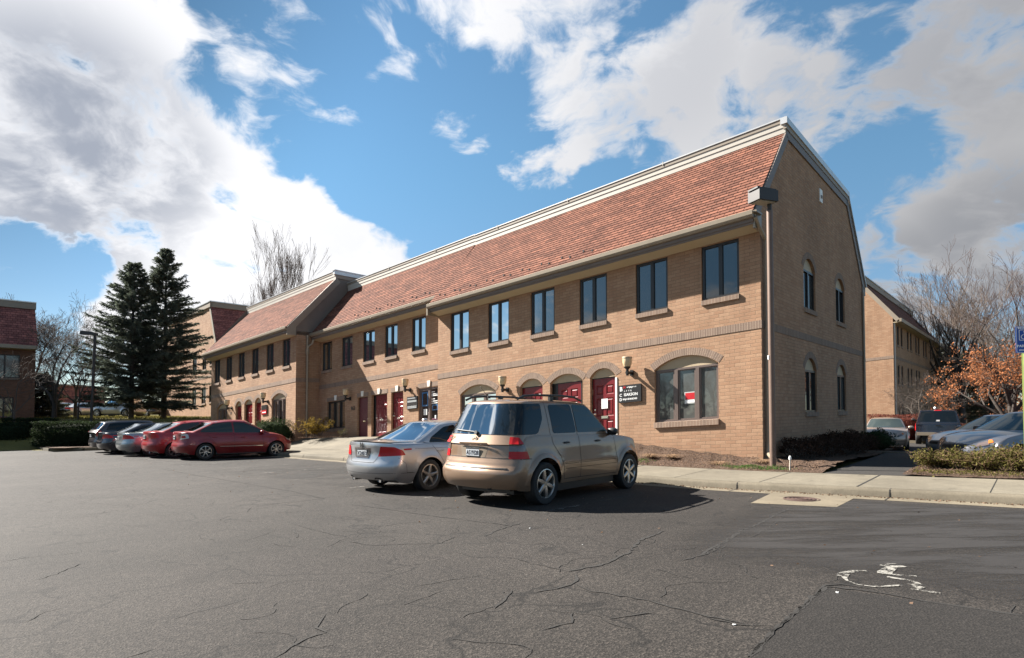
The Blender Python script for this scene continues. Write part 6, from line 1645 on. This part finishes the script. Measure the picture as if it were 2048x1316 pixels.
def grow(p, d, L, r, depth, rng, spread, up, out, kids=(3, 4), shrink=.68, minr=.004, wander=.12, tw=None, tip=4):
    """limb that bends a little, then forks"""
    n = 3 if depth > 1 else 2; q = Vector(p); dd = Vector(d).normalized()
    r_end = max(minr, r * (.62 if depth > 0 else .4))
    pts = [q.copy()]
    for k in range(n):
        dd = (dd + Vector((rng.gauss(0, wander), rng.gauss(0, wander), rng.gauss(0, wander) + up * .10))).normalized()
        q2 = q + dd * (L / n); ra = r + (r_end - r) * k / n; rb = r + (r_end - r) * (k + 1) / n
        out.append((tuple(q), tuple(q2), ra, rb, depth)); q = q2; pts.append(q.copy())
    if depth <= 0:
        if tw is not None: tw.append(q.copy())
        return
    nk = rng.randint(*kids)
    for k in range(nk):
        t = rng.uniform(.45, 1.0) if k > 0 else 1.0
        i = min(n - 1, int(t * n)); s = pts[i].lerp(pts[i + 1], t * n - i if t < 1 else 1.0)
        ax = dd.orthogonal().normalized(); ax.rotate(Matrix.Rotation(rng.uniform(0, 6.283), 3, dd))
        ang = rng.uniform(.5, 1.0) * spread * (.55 if k == 0 else 1.0)
        nd = (dd * math.cos(ang) + ax * math.sin(ang)); nd.z += up * .25; nd.normalize()
        grow(s, nd, L * shrink * rng.uniform(.75, 1.15), r_end * (.85 if k == 0 else .65), depth - 1, rng, spread, up, out, kids, shrink, minr, wander, tw, tip)
def bare_tree(pos, H, seed, label, cat='tree', group=None, r=None, depth=6, spread=.75, up=.55, trunk_h=.25, lean=(0, 0), kids=(3, 4), bark='bark', twig='twig', shrink=.70, name='bare_tree', minr=.006, limbs=4, tw=None, first=.34):
    rng = random.Random(seed); r = r or H * .02
    root = empty(name, pos); tag(root, label, cat, group)
    out = []; th = H * trunk_h; top = Vector((lean[0] * th, lean[1] * th, th))
    out.append(((0, 0, -.3), tuple(top * .5), r * 1.15, r * .95, 9)); out.append((tuple(top * .5), tuple(top), r * .95, r * .85, 9))
    for k in range(limbs):
        a = 6.283 * k / limbs + rng.uniform(-.4, .4); an = rng.uniform(.35, 1.0) * spread if k else .1
        d = Vector((math.sin(an) * math.cos(a), math.sin(an) * math.sin(a), math.cos(an)))
        s = top * rng.uniform(.75, 1.0) if k else top
        grow(s, d, H * first * rng.uniform(.8, 1.1), r * (.62 if k == 0 else .48), depth - 1, rng, spread, up, out, kids, shrink, minr, .13, tw)
    thick = [s[:4] for s in out if s[4] >= depth - 2]; thin = [s[:4] for s in out if s[4] < depth - 2]
    seg_mesh('trunk', thick, M[bark], root, 7); seg_mesh('crown', thin, M[twig], root, 3)
    return root
def conifer(pos, H, Wd, seed, label, needle='needle', group=None, name='spruce_tree', trunk_to=.09, dens=1.0, droop=.35):
    rng = np.random.RandomState(seed); root = empty(name, pos); tag(root, label, 'tree', group)
    seg_mesh('trunk', [((0, 0, -.3), (0, 0, H * .5), H * .016, H * .010), ((0, 0, H * .5), (0, 0, H * .985), H * .010, .015)], M['bark_dk'], root, 9)
    limbs = []; Cc = []; Dd = []
    z = H * trunk_to
    while z < H * .985:
        t = (z / H - trunk_to) / (1 - trunk_to)
        prof = (1 - t) ** .80 * (.75 + .35 * min(1, t * 4)) 
        nb = int(rng.randint(6, 10) * dens) + 1
        for k in range(nb):
            a = rng.uniform(0, 6.283); L = Wd * prof * rng.uniform(.42, 1.34) + .12
            el = .32 * t + .10 + rng.normal() * .09
            n = 5; p = np.array([0, 0, z + rng.uniform(-.1, .1)]); pts = [p]
            for i in range(n):
                e = el - droop * (i / n) * (1.1 - t) + .38 * (i / n) ** 3
                p = p + np.array([math.cos(a) * math.cos(e), math.sin(a) * math.cos(e), math.sin(e)]) * L / n; pts.append(p)
            for i in range(n):
                limbs.append((tuple(pts[i]), tuple(pts[i + 1]), .022 * (1 - i / n) * (L / Wd + .3) + .006, .022 * (1 - (i + 1) / n) * (L / Wd + .3) + .004))
            m = int(14 + L * 46)
            tt = rng.uniform(.16, 1.0, m) ** .8; idx = np.minimum((tt * n).astype(int), n - 1); fr = tt * n - idx
            PP = np.array(pts); c = PP[idx] * (1 - fr[:, None]) + PP[idx + 1] * fr[:, None]
            side = np.array([-math.sin(a), math.cos(a), 0]); ln = (.10 + .34 * (1 - tt) * L / 2.2 + .10)[:, None] * rng.uniform(.5, 1.2, (m, 1))
            dr = np.array([math.cos(a), math.sin(a), 0]) * rng.uniform(.3, 1.0, (m, 1)) + side * rng.choice([-1, 1], (m, 1)) * rng.uniform(.3, 1.0, (m, 1)) + np.array([0, 0, 1.]) * rng.normal(-.12, .28, (m, 1))
            dr /= np.linalg.norm(dr, axis=1, keepdims=True)
            for q in range(m): limbs.append((tuple(c[q]), tuple(c[q] + dr[q] * ln[q, 0]), .006, .003))
            # sprays of needles along every side twig
            for s in (.25, .5, .75, 1.0):
                Cc.append(c + dr * ln * s); Dd.append(dr)
        z += H * .0145 * (1.0 + .5 * (1 - t)) * rng.uniform(.7, 1.3)
    Cc = np.concatenate(Cc); Dd = np.concatenate(Dd); m = len(Cc)
    e = np.cross(Dd, rng.normal(size=(m, 3))); e /= np.linalg.norm(e, axis=1, keepdims=True) + 1e-9
    s = rng.uniform(.10, .20, (m, 1)); w = rng.uniform(.014, .032, (m, 1))
    V = np.stack([Cc - Dd * s * .5, Cc + e * w, Cc + Dd * s * .6, Cc - e * w], 1).reshape(-1, 3)
    np_mesh('crown', V, np.arange(4 * m).reshape(m, 4), M[needle], root)
    seg_mesh('branches', limbs, M['bark_dk'], root, 3)
    return root
def shell_pts(n, rad, flat=0.0, lump=.18, seed=0, box=False):
    rng = np.random.RandomState(seed)
    if box:
        P = rng.uniform(-1, 1, (n, 3)); ax = rng.randint(0, 5, n); sgn = np.array([[0, -1], [0, 1], [1, -1], [1, 1], [2, 1]])
        P[np.arange(n), sgn[ax, 0]] = sgn[ax, 1] * rng.uniform(.82, 1.03, n)
    else:
        P = rng.normal(size=(n, 3)); P /= np.linalg.norm(P, axis=1, keepdims=True); P[:, 2] = np.where(P[:, 2] < -.5, -P[:, 2], P[:, 2]); P *= rng.uniform(.62, 1.03, (n, 1))
    f = 1 + lump * (np.sin(P[:, 0] * 5.1 + seed) * np.sin(P[:, 1] * 4.3 + seed * 2) + .6 * np.sin(P[:, 2] * 7 + P[:, 0] * 6))
    return P * f[:, None] * np.array(rad)
def bush(pos, rad, n, size, mat, label, seed, name='shrub', cat='shrub', group=None, box=False, stems=14, lump=.18, core=True, aspect=.55, rz=0.0, z0=None):
    root = empty(name, pos, rz); tag(root, label, cat, group)
    P = shell_pts(n, rad, 0, lump, seed, box); P[:, 2] += rad[2] * (1.0 if z0 is None else z0)
    P = P[P[:, 2] > -.02]
    leaf_mesh('foliage', P, size, M[mat], root, aspect)
    rng = random.Random(seed); segs = []
    for k in range(stems):
        q = P[rng.randrange(len(P))]; b = (q[0] * .25, q[1] * .25, -.05); mid = tuple(lerp(b[i], q[i], .5) + rng.gauss(0, .04) for i in range(3))
        segs += [(b, mid, .016, .011), (mid, tuple(q), .011, .004)]
    if segs: seg_mesh('stems', segs, M['bark'], root, 4)
    if core:
        v, f = blob((0, 0, rad[2] * .95), (rad[0] * .80, rad[1] * .80, rad[2] * .84), 8, 3.5 if box else 2.2)
        mesh_obj('inner_twigs', v, f, M[mat], root, True)
    return root
def twiggy(pos, rad, seed, label, leafmat, nleaf, size, nst=26, group=None, name='shrub', stemmat='twig', cat='shrub'):
    """open bush of arching stems with leaves along their outer half"""
    rng = random.Random(seed); root = empty(name, pos); tag(root, label, cat, group); segs = []; L = []
    for k in range(nst):
        a = rng.uniform(0, 6.283); rr = rng.uniform(.35, 1.0); p = Vector((rng.uniform(-.3, .3) * rad[0], rng.uniform(-.3, .3) * rad[1], -.05)); d = Vector((math.cos(a) * rr * rad[0], math.sin(a) * rr * rad[1], rad[2] * 2 * rng.uniform(.55, 1.0)))
        prev = p
        for i in range(1, 6):
            t = i / 5; q = p + Vector((d.x * t ** 1.3, d.y * t ** 1.3, d.z * (t - .25 * t * t) * 1.25)) + Vector((rng.gauss(0, .03), rng.gauss(0, .03), rng.gauss(0, .02)))
            segs.append((tuple(prev), tuple(q), .011 * (1 - t * .7), .011 * (1 - t * .7) * .8))
            if i > 1:
                for j in range(3):
                    e = q + Vector((rng.gauss(0, .12), rng.gauss(0, .12), rng.uniform(-.03, .14))); segs.append((tuple(q), tuple(e), .004, .002))
                    for m in range(max(1, int(nleaf / (nst * 12)))): L.append(tuple(q.lerp(e, rng.random()) + Vector((rng.gauss(0, .05), rng.gauss(0, .05), rng.gauss(0, .04)))))
            prev = q
    seg_mesh('stems', segs, M[stemmat], root, 3); leaf_mesh('foliage', np.array(L), size, M[leafmat], root, .5)
    return root
def tuft(pos, r, h, n, mat, label, seed, name='grass_tuft', group=None):
    rng = np.random.RandomState(seed); root = empty(name, pos)
    tag(root, label, 'ornamental grass', group); V = []; F = []
    for k in range(n):
        a = rng.uniform(0, 6.283); b = rng.uniform(0, r * .35); p = np.array([math.cos(a) * b, math.sin(a) * b, 0]); L = h * rng.uniform(.6, 1.2); out = rng.uniform(.5, 1.5); w = .006
        sd = np.array([-math.sin(a), math.cos(a), 0]) * w; i0 = len(V)
        for i in range(5):
            t = i / 4; q = p + np.array([math.cos(a), math.sin(a), 0]) * r * out * t ** 1.2 + np.array([0, 0, L * (1.6 * t - 1.35 * t * t)])
            V += [q - sd * (1 - .7 * t), q + sd * (1 - .7 * t)]
        for i in range(4): F.append((i0 + 2*i, i0 + 2*i + 1, i0 + 2*i + 3, i0 + 2*i + 2))
    np_mesh('blades', np.array(V), np.array(F), M[mat], root)
    return root
def at_px(px, py, Y, z=None):
    d = px_dir(px, py); t = Y / d.y; return Vector((d.x * t, Y, 1.6 + d.z * t if z is None else z))

# -- left
conifer(at_px(262, 838, 44, 1.0), 12.1, 3.5, 3, 'dark spruce, left and slightly shorter of the pair behind the parked cars', droop=.30)
conifer(at_px(327, 838, 46, .9), 13.7, 3.7, 8, 'dark spruce, right and taller of the pair behind the parked cars', droop=.30)
GL = 'bare trees on the left bank'
bare_tree(at_px(108, 846, 44, 1.0), 9.0, 4, 'bare tree with a dark forked trunk right of the left brick block', group=GL, depth=7, spread=.95, up=.35, trunk_h=.17, bark='bark_dk', minr=.009, kids=(3, 3))
bare_tree(at_px(60, 830, 58, 1.2), 10.3, 9, 'tall bare tree rising over the mansard of the left brick block', group=GL, depth=6, spread=.85, up=.5, trunk_h=.3, minr=.012)
bare_tree(at_px(-15, 830, 60, 1.2), 10.5, 12, 'wide bare tree at the left edge above the roof', group=GL, depth=6, spread=1.0, up=.35, trunk_h=.3, minr=.012)
bare_tree(at_px(150, 845, 52, 1.2), 7.6, 15, 'rounded bare tree between the forked tree and the dark lamp post', group=GL, depth=6, spread=1.0, up=.4, trunk_h=.2, bark='bark_dk', minr=.009)
bare_tree(at_px(156, 850, 41, .8), 4.6, 18, 'thin young tree with two stems beside the dark lamp post', group=GL, depth=5, spread=.8, up=.6, trunk_h=.3, limbs=3, r=.06, bark='bark_dk', minr=.007)
bare_tree(at_px(28, 850, 38, .4), 4.8, 23, 'low spreading bare tree in front of the left brick block', group=GL, depth=5, spread=1.1, up=.15, trunk_h=.3, r=.07, minr=.007)
conifer(at_px(84, 838, 50, 1.2), 3.9, 1.6, 31, 'small pale green pine between the left block and the forked tree', needle='needle_far', name='pine_tree', dens=.6, trunk_to=.04)
for i, (px, w, b_, lab) in enumerate([(145, 3.9, -7.9, 'clipped dark hedge block beside the farthest parked car'), (62, 2.6, -8.4, 'clipped hedge behind and left of the long hedge block'), (15, 3.2, -8.8, 'low clipped hedge at the left edge of the lot')]):
    p = at_px(px, 880, (35.2, 38.5, 37.0)[i]); p.z = -.30
    bush(tuple(p), (w * (.5 if i else .46), .8, (.72, .80, .66)[i]), 15000 if i == 0 else 9000, .085, 'hedge', lab, 40 + i, name='hedge', cat='hedge', box=True, lump=.05, rz=R(6))
# -- behind the row
GT = 'tall bare trees behind the row'
bare_tree(at_px(562, 640, 74, 3.0), 14.2, 27, 'tall upright bare tree rising behind the far unit\'s parapet', group=GT, depth=7, spread=.20, up=.9, trunk_h=.34, kids=(2, 3), limbs=7, shrink=.80, minr=.013, bark='bark_dk', twig='twig', r=.26, first=.30)
bare_tree(at_px(505, 640, 80, 3.0), 10.6, 33, 'lower thin bare tree left of the tall upright one behind the far unit', group=GT, depth=6, spread=.28, up=.9, trunk_h=.3, kids=(2, 3), limbs=6, minr=.013, r=.2, shrink=.78)
# -- right: woods, brown-leaved oak, evergreens
GR = 'bare trees beyond the rear lot'
for i, (px, H, Y, dp, spr, lab) in enumerate([(1905, 15.5, 58, 7, .62, 'tallest bare tree beyond the black pickup truck'), (1810, 12.5, 62, 6, .8, 'bare tree over the roof of the three storey block'), (1985, 14.5, 60, 6, .8, 'bare tree behind the brown leaved oak'), (2060, 15.5, 56, 6, .8, 'bare tree at the right edge beyond the oak'), (1925, 14.0, 52, 6, .7, 'bare tree directly left of the oak\'s crown'), (1880, 14.5, 68, 6, .75, 'bare tree between the pines and the tallest bare tree'), (2005, 16.5, 64, 6, .7, 'tall bare tree rising above the oak\'s crown'), (1765, 15.0, 78, 6, .85, 'distant bare tree right of the gable\'s rear eave'), (1860, 13.5, 72, 6, .85, 'bare tree behind the pines'), (1945, 13.0, 75, 6, .85, 'grey bare tree far behind the oak\'s left side'), (2025, 14.5, 70, 6, .9, 'grey bare tree far behind the oak\'s right side')]):
    bare_tree(at_px(px, 840, Y, -.1), H * .98, 50 + i, lab, group=GR, depth=dp, spread=spr, up=.7, trunk_h=.22, minr=.010, limbs=5, kids=(2, 3) if dp > 6 else (3, 3), bark='bark_dk', twig='twig_pale' if i % 3 else 'twig_red')
bare_tree(at_px(1835, 850, 40, -.1), 4.6, 71, 'pale small tree in front of the three storey block', group=GR, depth=6, spread=1.0, up=.25, trunk_h=.25, minr=.005, r=.07)
for i, (px, H, Y, W_) in enumerate([(1856, 10.5, 64, 3.0), (1895, 9.6, 66, 3.2), (1935, 9.0, 68, 3.0)]):
    conifer(at_px(px, 840, Y, -.1), H, W_, 80 + i, ['tallest dull green pine right of the three storey block', 'dull green pine behind the oak\'s left branches', 'shortest dull green pine behind the oak'][i], needle='needle_far', name='pine_tree', dens=.45, trunk_to=.12, group='pines beyond the rear lot')
tips = []
ok = bare_tree(at_px(2022, 850, 33, -.1), 7.4, 92, 'oak still holding rust brown leaves on its lower branches beyond the blue sedans', name='oak_tree', depth=6, spread=1.05, up=.15, trunk_h=.20, minr=.006, bark='bark_dk', r=.24, limbs=6, tw=tips, first=.30)
rng = np.random.RandomState(4); L = []
for q in tips:
    if q.z < 5.6 + rng.normal() * .3 and rng.uniform() < .45 and math.hypot(q.x, q.y) > .9:
        for k in range(rng.randint(5, 11)): L.append((q.x + rng.normal() * .13, q.y + rng.normal() * .13, q.z + rng.normal() * .13 - .05))
leaf_mesh('leaves', np.array(L), .115, M['oakleaf'], ok, .55, np.array([0, 0, -.8]))
bush(at_px(1822, 868, 36.5, -.15), (2.4, .7, .85), 8000, .07, 'redhedge', 'clipped russet hedge behind the beige sedan', 95, name='hedge', cat='hedge', box=True, lump=.06)
bush(at_px(1985, 855, 40, -.15), (3.4, .8, .55), 6000, .08, 'redhedge', 'low russet hedge beyond the blue sedans', 96, name='hedge', cat='hedge', box=True, lump=.08)
# -- planting by the gable and the walk
def P_(a, b, z=None): return WP(a, b, wall_foot(a) - .05 if z is None else z)
GS = 'shrubs along the shaded gable'
for i, (a, b, rx, rz_, n, lab) in enumerate([(-.62, 1.3, .62, .42, 2600, 'nearest russet twiggy shrub along the shaded gable'), (-.66, 2.9, .66, .40, 2600, 'russet shrub under the first gable window'), (-.68, 4.7, .75, .50, 3600, 'largest russet shrub between the two gable windows'), (-.66, 6.6, .75, .52, 3600, 'dark russet shrub left of the second gable window'), (-.6, 8.5, .7, .45, 3000, 'russet shrub under the second gable window')]):
    bush(P_(a, b, lerp(.30, .12, b / 10)), (rx, rx * 1.15, rz_ * .78), n, .055, 'russetbush', lab, 110 + i, group=GS, stems=40, lump=.22, core=False)
bush(P_(-.75, 11.0, .1), (.62, .62, .42), 4200, .055, 'boxwood', 'round dark boxwood at the rear corner of the gable', 120)
bush(WP(25.0, -1.75, gz(25) + .2), (1.15, .85, .72), 6500, .060, 'boxwood', 'round clipped boxwood at the corner of the far unit', 121)
twiggy(WP(22.6, -.65, wall_foot(22.6)), (1.0, .7, .55), 122, 'yellow leaved shrub in the inner corner under the middle unit\'s window', 'yellowbush', 2600, .075, 34)
twiggy(WP(20.9, -.1, wall_foot(20.9)), (.35, .3, .22), 123, 'tiny green plant against the wall under the middle unit\'s house number', 'olivebush', 350, .05, 10)
GY = 'olive and yellow shrubs before the slate sedan'
for i, (a, b, rx, rz_, lab) in enumerate([(-4.05, -.55, .50, .22, 'smallest olive shrub, at the path\'s edge before the slate sedan'), (-4.75, -.85, .62, .25, 'olive shrub below the slate sedan\'s front wheel'), (-5.45, -.95, .62, .27, 'yellow green shrub left of the blue parking sign'), (-6.2, -1.0, .65, .28, 'yellow green shrub at the right edge behind the sign post')]):
    twiggy(WP(a, b, walk_back(a) + .05), (rx, rx, rz_), 130 + i, lab, 'olivebush', 3000, .055, 46, group=GY, stemmat='straw')
GD = 'dead ornamental grass in the mulch'
for i, (a, b, lab) in enumerate([(3.55, -1.35, 'dead grass clump nearest the tan vehicle'), (2.75, -1.3, 'russet grass clump under the left part of the arched window'), (2.15, -1.15, 'straw grass clump under the middle of the arched window'), (.65, -1.4, 'low russet grass clump near the lamp post'), (-.25, -.75, 'pale spiky grass clump at the foot of the downspout')]):
    tuft(WP(a, b, mulch_h(a, b, 0, 0) - .01), .26, .20, 240, 'straw', lab, 140 + i, group=GD)
rng = np.random.RandomState(9); C_ = []
for k in range(2200):
    a = rng.uniform(-1.7, 4.8); b = rng.uniform(-2.08, -.1)
    p = WP(a, b, mulch_h(a, b, 0, 0) + .012); C_.append(tuple(p))
for k in range(1800):
    a = rng.uniform(-9, -3.6); b = rng.uniform(-2.08, .4); C_.append(tuple(WP(a, b, walk_back(a) + .08 + rng.uniform(0, .02))))
for k in range(700):
    a = rng.uniform(20.6, 24); b = rng.uniform(-1.3, .3); C_.append(tuple(WP(a, b, wall_foot(a) + .02)))
tag(leaf_mesh('leaf_litter', np.array(C_), .042, M['litter'], None, .5), 'dry leaf and bark litter strewn over the planting beds', 'leaf litter', kind='stuff')
C_ = []
for k in range(900):
    a = rng.uniform(-8, 6); C_.append(tuple(WP(a, KB0 - abs(rng.normal()) * .10 - .02, gz(a) + .014)))
for k in range(260):
    a = rng.uniform(-8, 30); C_.append(tuple(WP(a, KB0 - rng.uniform(.3, 7) , gz(a) + .008)))
tag(leaf_mesh('gutter_litter', np.array(C_), .035, M['litter'], None, .6, np.array([1.5, 0, .0])), 'grit and dry leaf scraps gathered along the gutter', 'leaf litter', kind='stuff')
C_ = []
for k in range(1500):
    a = rng.choice([.1, -.2, -.55, 2.9, 3.6, -.9]) + rng.normal() * .22; b = -1.75 + rng.normal() * .12
    if b > -2.05: C_.append(tuple(WP(a, b, mulch_h(a, b, 0, 0) + rng.uniform(0, .05))))
tag(leaf_mesh('weeds', np.array(C_), .045, M['greentuft'], None, .3, np.array([0, 0, 1.2])), 'small green weeds along the edge of the walk', 'weeds', kind='stuff')
C_ = []
for k in range(2400):
    a = rng.uniform(-8, -3.7); b = rng.uniform(-2.0, -1.3); C_.append(tuple(WP(a, b, walk_back(a) + .05 + rng.uniform(0, .06))))
tag(leaf_mesh('ground_cover', np.array(C_), .05, M['olivebush'], None, .3, np.array([0, 0, .8])), 'yellowed ground cover in front of the shrubs by the walk', 'ground cover', kind='stuff')
# short grass blades on the bank
N_ = 26000; px_ = rng.uniform(-70, -22, N_); py_ = rng.uniform(36, 72, N_)
C_ = [(x, y, base_h(*ab(x, y), x, y) + .05) for x, y in zip(px_, py_)]
M['grassblade'] = mat_leaf('grass_blade', (.13, .115, .035), .4)
tag(leaf_mesh('bank_grass', np.array(C_), .22, M['grassblade'], None, .2, np.array([0, 0, 1.5])), 'winter grass on the bank behind the hedges', 'grass', kind='stuff')
# woods: one far mass to the right and behind the viewer
segs = []; rg = random.Random(77)
def far_tree(x, y, H):
    z = -.3; r = H * .012; segs.append(((x, y, z), (x, y, H * .45), r * 1.6, r))
    for k in range(rg.randint(9, 14)):
        a = rg.uniform(0, 6.283); h = H * rg.uniform(.25, .55); L = H * rg.uniform(.25, .48); e = rg.uniform(.6, 1.25)
        p = Vector((x, y, h)); q = p + Vector((math.cos(a) * math.cos(e), math.sin(a) * math.cos(e), math.sin(e))) * L
        segs.append((tuple(p), tuple(q), r * .6, r * .25))
        for j in range(11):
            s = p.lerp(q, rg.uniform(.3, 1)); dd = Vector((rg.gauss(0, .55), rg.gauss(0, .55), rg.uniform(.2, 1))).normalized(); e1 = s + dd * L * rg.uniform(.2, .5)
            segs.append((tuple(s), tuple(e1), r * .22, .012))
            for m in range(3):
                s2 = s.lerp(e1, rg.uniform(.4, 1)); segs.append((tuple(s2), tuple(s2 + Vector((rg.gauss(0, .5), rg.gauss(0, .5), rg.uniform(.1, .9))).normalized() * L * .16), .016, .008))
for k in range(46):
    px = rg.uniform(1735, 2300); Y = rg.uniform(80, 115); p = at_px(px, 830, Y); far_tree(p.x, p.y, rg.uniform(8, 12.5))
for k in range(90):
    a = R(rg.uniform(185, 378)); rad = rg.uniform(62, 95); far_tree(rad * math.cos(a), rad * math.sin(a), rg.uniform(9, 15))
tag(seg_mesh('woodland', segs, M['twig_pale'], None, 3), 'grey brown winter woods standing beyond the parking lots', 'woods', kind='stuff')
# undergrowth that closes the foot of the woods
C_ = []
for k in range(9000):
    px = rg.uniform(1735, 2350); Y = rg.uniform(70, 100); p = at_px(px, 830, Y); C_.append((p.x, p.y, abs(rg.gauss(0, 1.5)) + .1))
for k in range(9000):
    a = R(rg.uniform(185, 378)); rad = rg.uniform(55, 85); C_.append((rad * math.cos(a), rad * math.sin(a), abs(rg.gauss(0, 1.7)) + .1))
tag(leaf_mesh('undergrowth', np.array(C_), .9, M['russetbush'], None, .6), 'brown undergrowth at the foot of the winter woods', 'undergrowth', kind='stuff')
# cars far off beyond the grass bank
GB = 'cars beyond the grass bank'
lite = dict(seams=[], extra=[])
for i, (px, sp, Y, hd_, lab) in enumerate([(92, merge(hatch, paint=paint['white'], **lite), 64, 40, 'white hatchback beyond the grass bank by the forked tree'), (129, merge(silver, paint=paint['silver'], **lite), 66, 60, 'silver car right of the white hatchback beyond the bank'), (168, merge(silver, paint=paint['steel'], **lite), 66, 70, 'grey car beyond the bank beside the dark lamp post'), (238, merge(suv, paint=paint['silver'], **lite), 58, 172, 'silver off roader beyond the bank left of the spruces'), (290, merge(silver, paint=paint['dark'], **lite), 62, 160, 'dark car beyond the bank between the spruce trunks'), (205, merge(compact(paint['red']), **lite), 72, 30, 'small red car farthest beyond the bank')]):
    p = at_px(px, 832, Y); a_, b_ = ab(p.x, p.y); sp = merge(sp, plate=None)
    r = build_car('parked_car', sp, (p.x, p.y, base_h(a_, b_, p.x, p.y)), R(hd_), lab, group=GB); r.scale = (1.06,) * 3
# hose bib and marker by the lamp post
st = empty('marker_stake', WP(-1.22, -1.75, gz(-1.2) + .2)); tag(st, 'short white topped stake right of the foot of the bronze lamp post', 'stake')
mb = MB(); mb.tube([(0, 0, -.05), (.01, 0, .30)], .014, 6); mb.build('stem', M['trim_light'], st); mb = MB(); mb.lathe([(.03, .28), (.035, .33), (.02, .37), (0, .375)], (.01, 0, 0), 8); mb.build('cap', M['paper'], st, smooth=True)
